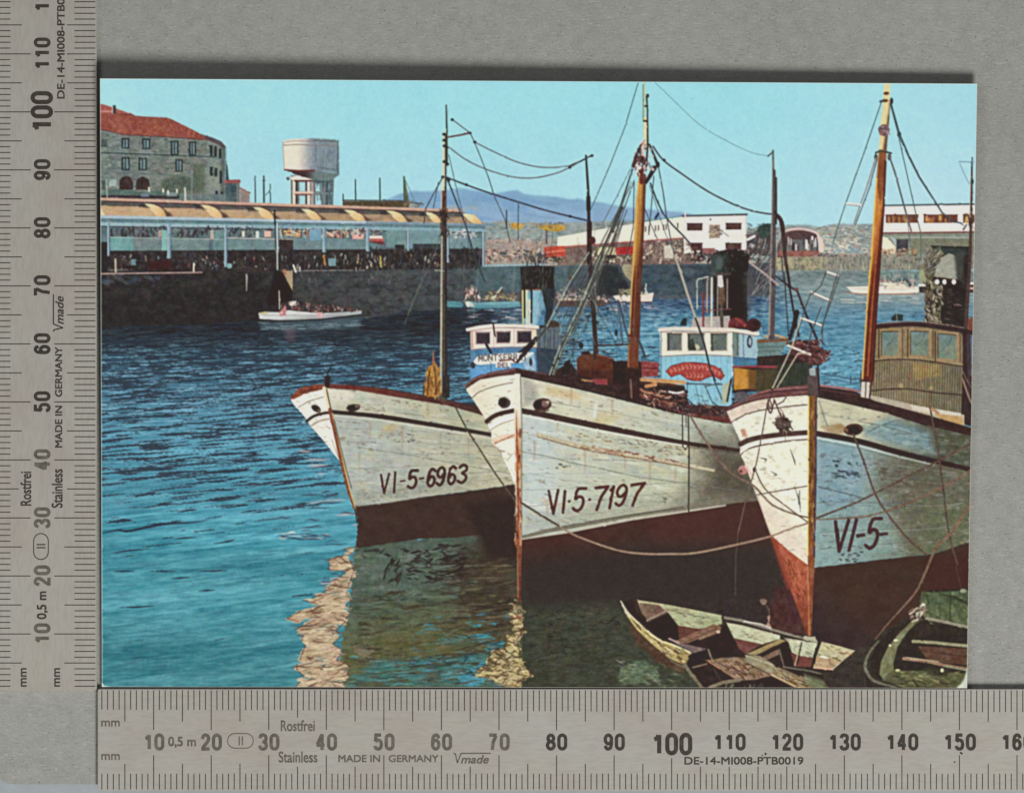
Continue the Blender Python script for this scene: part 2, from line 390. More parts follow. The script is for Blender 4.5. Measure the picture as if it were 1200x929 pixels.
for k, (x, y, l) in enumerate(sc):
    part('roof_vault_end', MH)
    b = fz(x + l) + .4
    if k == 0:
        P([(117, 243), (119, 245), (122, 249), (124.5, b), (117, b)], (226, 204, 156)); continue
    P(crv([(x, y), (x + l * .43, y + .9), (x + l * .75, y + 4.8), (x + l, b)], 4) + crv([(x + l * .86, b), (x + l * .55, b - 1.6), (x + l * .28, y + 6.5), (x, y)], 4), (240, 218, 168), tex=9, ts=(4, 3), g=((222, 178, 118), x, y, x + l, y + 13))
    if k < 8:
        L(crv([(x + l * .5, y + 1), (x + l * .82, y + 5), (x + l * 1.12, b)], 4), 1.2, (92, 66, 56), .8)
        P([(x + l * .95, y + 8), (x + l * 1.2, y + 11), (x + l * 1.3, b), (x + l, b)], (82, 62, 56), soft=1.4, a=.8)
        P([(x - 6, y + .5), (x, y), (x + l * .3, y + 5), (x - 6, y + 4.5)], (58, 52, 52), soft=1, a=.7)
part('fascia', MH)
L([(117, fz(117) + 2.2), (568, fz(568) + 1.4)], [4, 3.4], (170, 190, 200), jit=8); L([(430, fz(430) + 1.6), (580, fz(580) + .9)], 2.4, (122, 148, 162))
L([(117, fz(117) + 4.6), (568, fz(568) + 3)], 1.2, (96, 112, 122))
L([(117, fz(117) + 6.4), (568, fz(568) + 4.8)], 3, (100, 134, 140), jit=14)
L([(117, fz(117) + 10.6), (568, fz(568) + 7.4)], [4.4, 3.6], (150, 180, 186), jit=10); L([(300, fz(300) + 9), (568, fz(568) + 7.2)], 2.6, (124, 164, 176), .7)
L([(117, fz(117) + 13.4), (568, fz(568) + 9.6)], 1.1, (70, 66, 72))
cols = [(126.6, 129, 300), (196.6, 200.8, 303), (263.4, 266.6, 313), (323, 326.6, 296), (378.4, 382, 296), (429.2, 433, 295), (477.4, 480, 294), (524, 526.4, 308), (565.4, 568, 312)]
part('interior', MH)
y1f = lambda x: 294.5 - (x - 119) * .005
S(box(130, 267.5, 322, 277.5), 200, [(80, 62, 64), (66, 56, 60), (104, 98, 100), (58, 60, 66), (124, 132, 132), (80, 88, 94)], (2, 7), (1, 2.6), PI / 2, .5, seed=32)
S(box(329, 269, 428, 277.5), 160, [(96, 70, 68), (170, 190, 190), (206, 196, 170), (72, 70, 78), (140, 150, 150), (190, 120, 90)], (1.5, 5), (1, 2.6), PI / 2, .5, seed=33)
for x0, x1, y0, y1, col in [(130, 157, 278, 293.6, (112, 160, 158)), (157, 190, 280, 293.6, (118, 134, 134)), (202, 245, 280, 294, (116, 138, 136)), (250, 263, 270, 294, (110, 140, 142)), (268, 322, 279, 294, (112, 138, 138)), (190, 196, 270, 294, (130, 186, 176)), (327, 344, 281, 297, (66, 56, 54)), (344, 378, 280, 294, (112, 134, 140)), (363, 377, 269, 282, (120, 160, 184)), (383, 430, 280, 294, (112, 138, 140)), (453, 476, 270, 290, (116, 148, 146)), (480, 516, 270, 292, (118, 148, 152)), (527, 564, 279, 292, (116, 146, 152)), (463, 474, 287, 294, (56, 52, 54)), (484, 516, 286, 294, (66, 72, 74))]:
    R(x0, y0, x1, y1, col, tex=8, ts=(5, 7))
L([(130, 278.4), (190, 279.6), (262, 281)], 1, (186, 190, 180), .8); L([(267, 279), (322, 280.6)], 1.2, (200, 190, 176), .9); L([(328, 280.4), (344, 280.8)], 1, (200, 180, 160))
R(247, 270, 251, 280, (196, 176, 158)); R(186, 270, 190, 278, (180, 150, 140)); R(284, 271, 287, 278, (226, 214, 190)); R(300, 271, 304, 279, (200, 214, 206))
S(box(334, 271, 352, 277.5), 40, [(232, 200, 120), (220, 110, 70), (240, 230, 200), (120, 60, 50)], (1, 2.5), (.8, 1.8), seed=34)
R(310, 271, 318, 278, (222, 178, 160)); S(box(386, 271, 400, 279), 30, [(240, 220, 200), (220, 120, 90), (130, 60, 55)], (1.2, 3), (.8, 1.8), seed=35)
R(413, 275, 426, 280.5, (236, 168, 150)); R(433, 276.5, 448, 280, (240, 210, 196)); R(433, 280, 450, 283.6, (206, 92, 80)); S(box(410, 270, 448, 277), 36, [(220, 150, 140), (120, 60, 60), (230, 220, 210), (80, 80, 90)], (1, 3), (.8, 1.6), seed=36)
S(box(527, 270, 559, 279), 60, [(226, 230, 222), (236, 220, 210), (150, 170, 172), (200, 200, 200)], (1, 3.2), (.8, 1.6), 0, .5, seed=37)
P([(430, 283), (449, 283), (451, 287), (443, 286)], (120, 55, 55))
QW = part('quay_wall', -1, 'dark stone quay wall along the harbour basin')
qt = lambda x: 320.5 - (x - 119) * .0115
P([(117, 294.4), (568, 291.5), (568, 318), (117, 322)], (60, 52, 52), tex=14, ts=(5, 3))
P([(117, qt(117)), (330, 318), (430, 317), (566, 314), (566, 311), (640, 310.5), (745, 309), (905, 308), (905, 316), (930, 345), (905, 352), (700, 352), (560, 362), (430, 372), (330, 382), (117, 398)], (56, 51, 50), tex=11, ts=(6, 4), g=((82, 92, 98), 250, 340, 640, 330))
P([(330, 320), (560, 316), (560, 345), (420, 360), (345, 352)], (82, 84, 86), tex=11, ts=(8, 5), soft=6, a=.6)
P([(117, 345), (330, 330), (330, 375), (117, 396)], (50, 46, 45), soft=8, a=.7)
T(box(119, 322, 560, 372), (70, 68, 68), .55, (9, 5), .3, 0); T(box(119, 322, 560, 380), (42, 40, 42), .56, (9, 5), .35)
S(box(122, 322, 210, 333), 16, [(86, 92, 110), (96, 104, 100), (70, 80, 110)], (3, 9), (2, 5), 0, .6, a=(.3, .6), seed=38)
S(box(340, 319, 470, 330), 60, [(110, 108, 104), (66, 64, 66), (95, 100, 98)], (2, 6), (1, 2), PI / 2, .3, a=(.3, .7), seed=39)
for k in range(9):
    y = 326 + k * 6
    L([(340, y), (560, y - 5)], .6, (52, 52, 54), .35)
R(555, 311.5, 665, 341, (84, 106, 112), tex=12, ts=(8, 5), soft=2, a=.8)
L([(566, 311.8), (640, 310.2)], 2, (150, 178, 186), jit=14); L([(640, 310.4), (740, 308.6), (890, 307.4)], 2.2, (176, 160, 142), jit=16)
P([(700, 312), (722, 312), (737, 335), (738, 348), (700, 348)], (52, 56, 58), soft=2)
P([(726, 309), (740, 309), (742, 332), (733, 324)], (164, 152, 124), tex=10)
P([(745, 312), (905, 310), (905, 345), (745, 346)], (70, 88, 100), tex=10, ts=(10, 6), g=((76, 80, 84), 745, 330, 905, 330))
T(box(745, 312, 905, 346), (52, 60, 68), .56, (12, 6), .5)
L([(117, qt(117) + .6), (237, 319.4)], 1.5, (182, 150, 142), jit=16); L([(330, 317.6), (428, 316.8)], 1.4, (128, 126, 122)); L([(117, 317), (155, 316.4)], 1, (150, 140, 138), .8)
R(117, 284, 127, 319, (50, 46, 46))
part('dock_crowd')                           # nobody could count the workers and crates in the shade of the hall
S(box(128, 297, 430, 317), 380, [(44, 40, 42), (76, 66, 64), (88, 88, 90), (62, 54, 54), (36, 34, 38), (92, 78, 72), (70, 82, 88), (48, 42, 44)], (1.5, 6), (.9, 2.4), PI / 2, .6, a=(.3, .75), seed=41)
S(box(430, 291, 566, 316), 280, [(44, 42, 44), (80, 76, 74), (60, 62, 66), (92, 92, 88), (36, 36, 40)], (1.5, 6), (.9, 2.2), PI / 2, .5, a=(.3, .75), seed=42)
S(box(135, 300, 330, 316), 36, [(190, 186, 170), (130, 160, 168), (200, 160, 140), (150, 60, 60)], (1, 4), (.8, 1.6), PI / 2, .3, seed=43)
S(box(330, 298, 520, 316), 60, [(190, 186, 170), (150, 165, 168), (190, 150, 90), (206, 200, 186), (140, 110, 80)], (1, 5), (.8, 1.7), PI / 2, .3, seed=44)
P([(175, 307), (200, 305), (203, 315), (174, 317)], (74, 40, 42), soft=1.5); R(385, 303, 394, 312, (120, 156, 160)); L([(380, 300), (381, 310)], 2, (196, 140, 60)); L([(446, 301), (446.4, 313)], 1.8, (190, 176, 80))
R(154, 304, 160, 311, (104, 140, 148)); L([(227.6, 309), (227.4, 318)], 2, (206, 196, 176)); L([(135.8, 304), (136.2, 319)], 2, (190, 176, 160)); L([(143, 300), (148, 306)], 2.5, (90, 80, 74))
R(266.5, 309, 271.5, 314.5, (126, 178, 172)); L([(289.6, 322), (289.2, 341)], [2, .8], (178, 182, 170)); L([(344, 311), (347, 319)], 2, (220, 220, 210))
for x0, x1, y1 in cols:
    part('column', MH)
    R(x0, fz(x0) + 8, x1, y1, (134, 162, 178), tex=6); R(x0, fz(x0) + 8, x0 + 1, y1, (172, 194, 202)); R(x1 - .8, fz(x0) + 9, x1, y1, (90, 120, 136))
part('lamp_post'); L([(322.2, 247), (322.6, 263)], 1.8, (42, 42, 46)); L([(322.8, 263), (324.8, 316)], 1.3, (60, 60, 62)); L([(325.2, 262), (325.4, 316)], 1.5, (196, 202, 190))
part('stone_ramp')
P([(322, 319), (340, 318), (344, 340), (341, 352), (322, 357), (314, 352)], (40, 35, 36), soft=2)
P([(331, 317.4), (343.4, 318), (343.2, 342)], (176, 154, 118), tex=9); P([(331, 317), (335, 315), (336, 321), (334, 324)], (190, 120, 80))

# ---------------------------------------------------------------- white warehouse, lorries, far sheds
WH = part('warehouse', -1, 'long white warehouse with flat front beyond the boats')
P([(653.5, 278), (700, 269.6), (755, 260.5), (801.4, 254), (801.4, 281), (720, 285.5), (653.5, 290.6)], (233, 226, 204), tex=5, ts=(8, 4))
P([(653.5, 289.5), (720, 284.5), (801.4, 279), (815, 283), (815, 309), (653.5, 311)], (124, 102, 92), tex=24, ts=(4, 3))
L([(653.5, 290.4), (720, 285.4), (801.4, 279.4)], 2, (170, 96, 92), jit=14); L([(653.5, 288.2), (720, 283.2), (801.4, 277.2)], 1, (240, 190, 170), .7)
P([(801, 253), (874.6, 251.6), (875, 294), (801, 297)], (234, 222, 212), tex=5, ts=(8, 6))
L([(755, 260), (801, 253.2)], 1.4, (96, 150, 140), .8); L([(799.6, 253.4), (875, 251.6)], 2.4, (92, 92, 96)); L([(874, 254), (874.4, 293)], 1, (200, 190, 180))
for x, y in [(756.5, 268), (760.5, 267.5), (768, 267), (771.5, 266.5), (777.5, 266), (780.5, 265.5), (794, 264)]:
    part('window', WH); R(x - .8, y - 2.5, x + .8, y + 4, (112, 96, 92), tex=8)
for x0, x1, y0, y1 in [(805, 823, 262.2, 270.6), (850.3, 868.6, 262, 269.4), (809, 823, 285.2, 294), (850, 868.6, 285.4, 293)]:
    part('window', WH)
    R(x0, y0, x1, y1, (92, 62, 60), tex=16, ts=(3, 2)); L([(x0, y0), (x1, y0)], 1, (70, 50, 50)); L([(x0, y1 + .6), (x1, y1 + .6)], .9, (250, 240, 225))
part('coat_of_arms', WH); R(831, 263.6, 843.6, 279.2, (158, 138, 118), tex=24, ts=(2, 2)); S(box(829.5, 266, 845.5, 276), 26, [(90, 84, 84), (206, 186, 140), (130, 110, 110)], (1.2, 3), (.8, 1.6), seed=51)
L([(845, 271), (853.5, 277)], 1.6, (140, 150, 140), .8); E(832.4, 257.4, 1, 1.2, (80, 80, 84))
use(WH)
S([(742, 284), (798, 280), (812, 290), (812, 306), (742, 308)], 260, [(76, 64, 62), (186, 162, 142), (128, 104, 96), (210, 200, 182), (100, 80, 74), (154, 128, 112)], (1, 4), (.8, 2.4), PI / 2, .8, seed=52)
S([(812, 294), (890, 293), (890, 306), (812, 306)], 200, [(58, 44, 48), (130, 80, 80), (190, 150, 140), (92, 66, 70), (44, 36, 40)], (1.2, 5), (.8, 2.4), PI / 2, .8, seed=53)
R(778, 288, 789, 303, (206, 196, 178), tex=14); R(823, 291, 838, 297, (150, 92, 92))
S(box(690, 292, 722, 308), 90, [(60, 52, 52), (200, 182, 150), (110, 90, 84), (226, 214, 190), (150, 120, 100)], (1.5, 6), (1, 2.4), 0, .6, seed=54)
part('flagpole', WH); L([(802.8, 249), (802.4, 297)], 1.5, (238, 214, 206))
for pts, col in [([(637.5, 290.4), (645, 288.8), (662, 288.6), (662.6, 300.6), (638, 302.6)], (222, 74, 48)), ([(721.5, 290), (745, 289), (745, 297.6), (722, 298.6)], (200, 44, 48))]:
    part('lorry', -1, 'red lorry parked on the quay')
    P(pts, col, tex=18, ts=(4, 2))
    x, y = pts[0]
    S(box(x + 4, y + 11, x + 23, y + 16), 40, [(50, 42, 42), (90, 84, 60), (190, 176, 150)], (1, 3.4), (1, 2.2), seed=int(x))
    if x < 700:
        L([(639, 296.4), (662, 293.6)], 1.2, (240, 150, 110), .8); L([(640, 298.4), (660, 297.6)], .8, (150, 40, 30), .7)
part('lorry', -1, 'cream lorry parked before the warehouse'); R(700, 290, 721.5, 299, (222, 204, 160), tex=10); R(702, 299, 722, 303, (70, 58, 54), tex=14)
part('shed')
P([(875, 277), (905, 273), (905, 300), (875, 300)], (84, 76, 78), tex=20, ts=(3, 2)); L([(874, 276), (905, 273)], 1.4, (110, 80, 80)); L([(876, 281), (884, 277)], 3, (228, 220, 210))
S(box(876, 282, 908, 302), 60, [(60, 58, 62), (176, 176, 172), (120, 90, 86), (208, 204, 196)], (2, 6), (.8, 1.6), -1.1, .4, seed=55)
AS = part('arched_shed', -1, 'open shed with arched pale roof across the basin')
P([(911, 288), (918, 272)] + crv([(918.6, 271.4), (927, 269), (936, 268.2), (947, 269.6), (957, 273), (963, 280)], 4) + [(965, 292), (911, 303)], (96, 70, 70), tex=8)
R(913, 281, 962, 297, (110, 106, 106), tex=14)
S(box(916, 281, 962, 295), 40, [(226, 220, 208), (90, 60, 60), (100, 108, 110), (70, 52, 52)], (6, 11), (1.4, 3), PI / 2, .05, seed=56)
L(crv([(916, 273.5), (925, 269.6), (936, 268.6), (948, 270.2), (957, 273.8), (962, 281)], 5), 2.6, (216, 186, 180), jit=8)
P([(957, 274), (964, 280), (965.5, 296), (960, 296)], (220, 200, 186)); R(912, 294, 960, 301, (150, 92, 80), tex=20, ts=(4, 2))
S(box(945, 298, 1016, 304), 70, [(96, 70, 70), (60, 50, 52), (170, 150, 130), (120, 84, 78)], (2, 7), (.8, 1.6), 0, .4, seed=57)
part('quay_wall', -1, 'pale sunlit quay wall across the basin')
P([(905, 302), (960, 301.5), (1040, 300), (1142, 299), (1142, 316), (1015, 317), (905, 317)], (168, 158, 122), tex=14, ts=(3, 6), g=((142, 140, 126), 950, 310, 985, 310))
T(box(905, 302, 1142, 317), (96, 96, 88), .55, (4, 4), .55); S(box(905, 303, 1142, 316), 130, [(190, 180, 140), (110, 104, 92), (150, 146, 130), (90, 94, 92)], (3, 8), (.8, 1.6), PI / 2, .2, a=(.4, .8), seed=58)

# white building at the right edge
RB = part('harbour_building', -1, 'white harbour building with long brown windows at the right edge')
P([(1034, 242), (1143, 239.6), (1143, 272.5), (1034, 273.5)], (234, 230, 216), tex=4)
L([(1034, 241.2), (1143, 239.4)], 2, (84, 96, 100)); L([(1033, 270), (1143, 269)], 2.4, (240, 214, 204))
P([(1032, 274), (1143, 272.5), (1143, 300), (1032, 300)], (134, 140, 122), tex=12, ts=(6, 4)); L([(1032, 273.4), (1143, 272)], 1.8, (132, 66, 66)); L([(1040, 278), (1136, 278.6)], 1.3, (176, 182, 170), .8)
R(1068, 280, 1143, 298, (128, 128, 106), tex=14); P([(1032, 277), (1040, 279), (1049.5, 290), (1049, 298), (1032, 298)], (232, 222, 190)); P([(1042, 278), (1050, 280), (1050, 289)], (170, 182, 180))
R(1050.4, 280.6, 1064, 295.6, (74, 72, 76), tex=8); S(box(1034, 292, 1075, 300), 60, [(190, 150, 110), (110, 84, 74), (206, 186, 150), (140, 110, 90)], (1.5, 5), (.8, 2), 0, .6, seed=59)
for x0, x1, c2 in [(1037.6, 1076, (176, 130, 70)), (1082.2, 1122, (214, 150, 62)), (1128.4, 1143, (120, 70, 50))]:
    part('window', RB)
    R(x0, 252, x1, 261.6, (120, 72, 56), tex=16, ts=(2.5, 8)); xm = x0 + (x1 - x0) * .25
    S(box(x0 + 1, 254, x0 + (x1 - x0) * .65, 260), 14, [c2, (220, 180, 110), (150, 90, 60)], (5, 6.5), (1.2, 2.4), PI / 2, .04, seed=int(x0))
    L([(x0, 252.2), (x1, 252)], 1, (90, 50, 46)); L([(x0, 262.4), (x1, 262.2)], 1, (250, 246, 236))

# ---------------------------------------------------------------- harbour water
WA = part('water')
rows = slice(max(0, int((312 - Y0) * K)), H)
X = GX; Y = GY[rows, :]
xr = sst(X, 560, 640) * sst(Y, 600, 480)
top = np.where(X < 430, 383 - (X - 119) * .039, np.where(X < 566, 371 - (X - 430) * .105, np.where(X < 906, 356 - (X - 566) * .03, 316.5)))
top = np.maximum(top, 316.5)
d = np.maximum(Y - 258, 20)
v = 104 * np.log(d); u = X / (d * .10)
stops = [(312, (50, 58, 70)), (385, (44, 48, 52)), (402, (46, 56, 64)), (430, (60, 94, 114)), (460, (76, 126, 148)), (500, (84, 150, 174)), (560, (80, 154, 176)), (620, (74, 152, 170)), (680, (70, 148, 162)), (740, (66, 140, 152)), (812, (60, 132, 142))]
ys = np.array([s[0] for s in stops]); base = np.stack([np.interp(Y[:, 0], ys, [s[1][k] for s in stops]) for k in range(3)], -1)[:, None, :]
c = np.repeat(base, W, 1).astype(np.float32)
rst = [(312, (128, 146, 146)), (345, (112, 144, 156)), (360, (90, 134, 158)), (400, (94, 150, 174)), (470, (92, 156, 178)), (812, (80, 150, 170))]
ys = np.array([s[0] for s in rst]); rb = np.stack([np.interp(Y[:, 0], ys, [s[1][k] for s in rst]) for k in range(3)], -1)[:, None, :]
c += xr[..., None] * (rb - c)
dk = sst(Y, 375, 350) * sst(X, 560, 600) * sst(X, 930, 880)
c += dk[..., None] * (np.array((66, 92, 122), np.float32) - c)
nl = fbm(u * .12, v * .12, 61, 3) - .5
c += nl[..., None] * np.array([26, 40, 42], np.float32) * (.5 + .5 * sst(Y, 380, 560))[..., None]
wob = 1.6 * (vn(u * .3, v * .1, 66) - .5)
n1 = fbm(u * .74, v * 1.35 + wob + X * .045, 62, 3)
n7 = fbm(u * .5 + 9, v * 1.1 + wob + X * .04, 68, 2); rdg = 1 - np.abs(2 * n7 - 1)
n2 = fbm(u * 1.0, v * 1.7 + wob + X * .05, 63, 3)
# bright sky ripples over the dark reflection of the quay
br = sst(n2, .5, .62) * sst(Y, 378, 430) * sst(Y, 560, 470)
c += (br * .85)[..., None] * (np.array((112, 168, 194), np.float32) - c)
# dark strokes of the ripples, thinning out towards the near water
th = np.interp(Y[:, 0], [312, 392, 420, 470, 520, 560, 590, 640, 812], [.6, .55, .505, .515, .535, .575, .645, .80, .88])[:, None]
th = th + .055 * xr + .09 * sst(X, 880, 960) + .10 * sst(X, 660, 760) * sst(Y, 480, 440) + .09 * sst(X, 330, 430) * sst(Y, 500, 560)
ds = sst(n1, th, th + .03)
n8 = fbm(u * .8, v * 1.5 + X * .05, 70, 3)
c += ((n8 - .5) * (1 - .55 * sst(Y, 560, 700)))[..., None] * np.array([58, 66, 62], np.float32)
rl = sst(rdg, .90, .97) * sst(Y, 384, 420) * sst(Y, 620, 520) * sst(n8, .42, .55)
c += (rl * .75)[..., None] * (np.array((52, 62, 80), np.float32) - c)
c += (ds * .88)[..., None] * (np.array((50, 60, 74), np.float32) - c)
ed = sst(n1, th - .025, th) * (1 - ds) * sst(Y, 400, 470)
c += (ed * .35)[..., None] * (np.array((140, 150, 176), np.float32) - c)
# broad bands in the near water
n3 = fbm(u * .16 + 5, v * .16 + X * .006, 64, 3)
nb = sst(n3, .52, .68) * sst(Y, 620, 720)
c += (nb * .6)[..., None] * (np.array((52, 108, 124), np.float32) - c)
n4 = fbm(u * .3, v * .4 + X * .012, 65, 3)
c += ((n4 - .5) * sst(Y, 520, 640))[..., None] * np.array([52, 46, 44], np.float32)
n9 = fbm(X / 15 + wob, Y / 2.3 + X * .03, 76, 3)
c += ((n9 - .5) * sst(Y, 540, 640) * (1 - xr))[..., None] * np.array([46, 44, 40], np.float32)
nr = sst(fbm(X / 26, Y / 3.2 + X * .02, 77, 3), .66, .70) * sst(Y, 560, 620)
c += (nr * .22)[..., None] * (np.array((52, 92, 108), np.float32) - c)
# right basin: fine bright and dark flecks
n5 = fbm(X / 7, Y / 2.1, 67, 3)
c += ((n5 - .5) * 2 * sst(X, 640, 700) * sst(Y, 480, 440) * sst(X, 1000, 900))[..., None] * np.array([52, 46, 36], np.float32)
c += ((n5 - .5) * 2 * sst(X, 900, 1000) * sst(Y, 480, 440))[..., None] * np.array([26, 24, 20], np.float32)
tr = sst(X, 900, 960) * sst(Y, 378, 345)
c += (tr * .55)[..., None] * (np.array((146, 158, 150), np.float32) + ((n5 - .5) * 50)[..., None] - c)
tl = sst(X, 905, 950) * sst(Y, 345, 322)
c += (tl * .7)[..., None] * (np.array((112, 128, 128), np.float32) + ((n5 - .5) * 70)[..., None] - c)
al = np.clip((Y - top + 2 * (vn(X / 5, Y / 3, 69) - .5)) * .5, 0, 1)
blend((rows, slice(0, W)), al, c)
del c, n1, n2, n3, n4, n5, br, ds, ed
for pts in [[(117, 625), (138, 621), (150, 622), (175, 617), (200, 613), (225, 612), (244, 609)], [(133, 648), (150, 645), (175, 643)], [(205, 631), (230, 629)], [(250, 637), (268, 634), (275, 632)], [(133, 669), (158, 669)], [(176, 669), (206, 669)], [(234, 669), (267, 668.6)], [(140, 711.5), (160, 711), (181, 709.5)], [(201, 678), (222, 676)], [(233, 692), (252, 691)]]:
    L(crv(pts, 4), [.5, 2.6, 3, 2, .5] if len(pts) > 3 else [.5, 2, .5], (48, 58, 76), jit=14)
for bx, n_, sd in [((330, 520, 400, 640), 18, 71), ((310, 560, 420, 640), 12, 72)]:
    S(box(*bx), n_, [(70, 66, 86), (206, 176, 170), (60, 62, 80)], (10, 34), (1, 2.4), -.05, .05, a=(.5, .9), seed=sd, wav=1)
S([(320, 625), (352, 622), (388, 627), (372, 632), (330, 630)], 12, [(60, 58, 78), (216, 190, 180), (230, 210, 200)], (8, 30), (1, 2.2), 0, .05, seed=73, wav=1)
P([(306, 378), (424, 372), (420, 384), (340, 388), (306, 386)], (98, 124, 134), tex=16, ts=(10, 1.5), soft=3, a=.6)
P([(333, 385), (347, 384), (345, 400), (336, 402)], (120, 92, 110), tex=16, ts=(6, 1.5), soft=3, a=.5)
S(box(306, 376, 424, 386), 50, [(130, 156, 164), (60, 72, 84), (150, 170, 176)], (6, 16), (.7, 1.4), -.03, .04, a=(.3, .7), seed=74)

# ---------------------------------------------------------------- small boats across the basin
LC = part('launch', -1, 'long white launch crowded with rowers below the dark quay')
P([(303.2, 367), (311, 365.6), (326, 366), (338, 363.6), (355, 365.4), (377, 367), (400, 366), (423.8, 364), (424, 368), (410, 370.4), (377, 373.4), (345, 375), (328, 375.4), (304.6, 374)], (206, 206, 202), tex=9, ts=(8, 2), g=((168, 172, 172), 360, 366, 361, 374))
L([(304, 374.6), (328, 376.2), (377, 374.2), (424, 368.6)], 1.4, (42, 38, 42)); L([(305, 369.4), (340, 369.6), (400, 370)], .7, (150, 140, 140), .7)
P([(303.4, 366.6), (311, 365.4), (317, 367.4), (306, 369)], (196, 186, 140))
S([(324, 358), (345, 354), (380, 358), (415, 360), (420, 364), (378, 366.4), (340, 362.4)], 130, [(146, 76, 76), (196, 170, 152), (96, 60, 58), (66, 52, 52), (176, 130, 114), (116, 82, 74)], (1, 3.4), (.8, 1.8), PI / 2, .5, seed=81)
S([(330, 362), (336, 360), (334, 371), (328, 370)], 12, [(226, 150, 150), (200, 110, 110)], (2, 5), (1.2, 2), PI / 2, .3, seed=82); R(372, 366, 378, 372, (216, 160, 160))
S([(340, 354), (350, 352), (352, 357), (342, 358)], 10, [(236, 222, 200), (210, 190, 180)], (2, 4), (1.4, 2.2), 0, .4, seed=83)
S(box(360, 346, 410, 358), 20, [(86, 72, 70), (110, 86, 80)], (6, 12), (.5, .8), -1.4, .15, a=(.4, .8), seed=84)
part('mast', LC); L([(327.4, 341), (327.8, 362)], 1.2, (206, 200, 180))
for pts, hc, lab in [([(524, 353), (541, 353.6), (544, 358.6), (541, 361), (524, 360.6)], (88, 142, 152), 'turquoise boat end showing behind the white mast'), ([(543, 352.6), (560, 354.6), (609, 353), (610, 359.6), (580, 362), (556, 362.4), (546, 359.6)], (120, 170, 176), 'turquoise and white open boat with people aboard')]:
    part('open_boat', -1, lab); P(pts, hc, tex=10, ts=(8, 2), g=((82, 138, 150), 570, 354, 570, 362)); L([pts[-1], pts[-2], pts[-3]], 1.2, (40, 60, 70))
P([(543, 352.6), (552, 354), (556, 359), (548, 360)], (214, 212, 196), soft=1)
S([(544, 352), (545, 340), (552, 335), (561, 338), (563, 352)], 60, [(190, 90, 86), (226, 206, 190), (110, 100, 92), (150, 130, 120), (70, 60, 60)], (1.4, 4), (1.2, 2.4), PI / 2, .6, seed=85)
S([(563, 352), (570, 344), (584, 338), (592, 346), (612, 344), (612, 353)], 80, [(150, 150, 116), (200, 196, 170), (120, 80, 60), (80, 74, 60), (140, 100, 76), (180, 160, 90)], (1.5, 5), (1, 2.2), -.2, .6, seed=86)
L([(578, 350), (588, 337)], 1.6, (196, 200, 180)); L([(576, 346), (590, 343)], 1.2, (90, 90, 70))
use(WA); S(box(544, 362, 610, 380), 60, [(170, 170, 176), (90, 80, 110), (70, 78, 104), (196, 200, 196), (90, 150, 164)], (5, 12), (.8, 1.6), 0, .08, a=(.4, .8), seed=87)
part('open_boat', -1, 'low brown boat with clutter on deck behind the rigging')
P([(650, 350), (710, 350), (716, 354), (708, 359), (652, 360)], (92, 76, 74), tex=14); L([(655, 351), (708, 350)], 3, (196, 172, 150), jit=20)
S([(650, 350), (656, 338), (690, 340), (712, 346), (714, 352)], 90, [(190, 150, 140), (130, 150, 146), (90, 70, 70), (214, 200, 186), (110, 110, 104)], (1.5, 6), (.9, 2.2), .2, .8, seed=88)
part('open_boat', -1, 'white boat with small cabin behind the golden mast')
P([(718, 347), (730, 345), (748, 347), (766, 342.6), (764, 353.6), (724, 354)], (228, 208, 194), tex=10); L([(720, 354.4), (764, 354)], 1.3, (92, 66, 74))
S([(722, 346), (728, 338), (748, 339), (756, 346)], 40, [(190, 176, 130), (120, 110, 90), (220, 200, 160), (90, 80, 80)], (1.5, 5), (1, 2), .1, .6, seed=89); L([(757, 333), (756.6, 346)], 1.4, (206, 196, 186)); P([(754, 346), (757, 340), (760, 344)], (190, 190, 180))
use(WA); S(box(718, 355, 764, 366), 26, [(206, 190, 186), (110, 130, 160), (160, 160, 170)], (5, 12), (.8, 1.8), 0, .08, a=(.4, .8), seed=90)
part('open_boat', -1, 'long white boat with people aboard far right')
P([(991.5, 336.4), (1012, 335.6), (1076, 336), (1077, 342), (1060, 344.6), (1000, 344)], (232, 220, 202), tex=7, ts=(8, 2)); L([(992, 342.6), (1010, 344.8), (1076, 344.4)], 1.3, (170, 100, 80), .8); L([(994, 338.6), (1076, 339)], .7, (190, 180, 170), .8)
S(box(1030, 322, 1074, 336), 90, [(70, 84, 84), (216, 196, 180), (150, 120, 110), (60, 66, 66), (190, 180, 160), (200, 150, 140)], (1.5, 5), (1, 2.4), PI / 2, .6, seed=91)
S(box(1034, 330, 1060, 337), 16, [(236, 226, 196), (220, 206, 180)], (4, 8), (1, 2.2), 0, .3, seed=92)
R(1030, 316, 1078, 328, (112, 136, 134), tex=14, a=.5)
part('open_boat', -1, 'dark hulled boat with white rail beside the netted funnel')
P([(1077, 333), (1086, 332), (1100, 332), (1143, 330), (1143, 343), (1077, 343)], (66, 58, 56)); L([(1077, 334.4), (1143, 332)], 3, (228, 216, 200)); L([(1134, 338), (1143, 338)], 2.4, (220, 170, 160))
R(1077, 316, 1086, 331, (152, 160, 120), tex=14)
use(WA); S(box(992, 346, 1078, 356), 40, [(222, 214, 196), (120, 150, 160), (180, 180, 170)], (6, 16), (.8, 1.8), 0, .05, a=(.4, .8), seed=93)
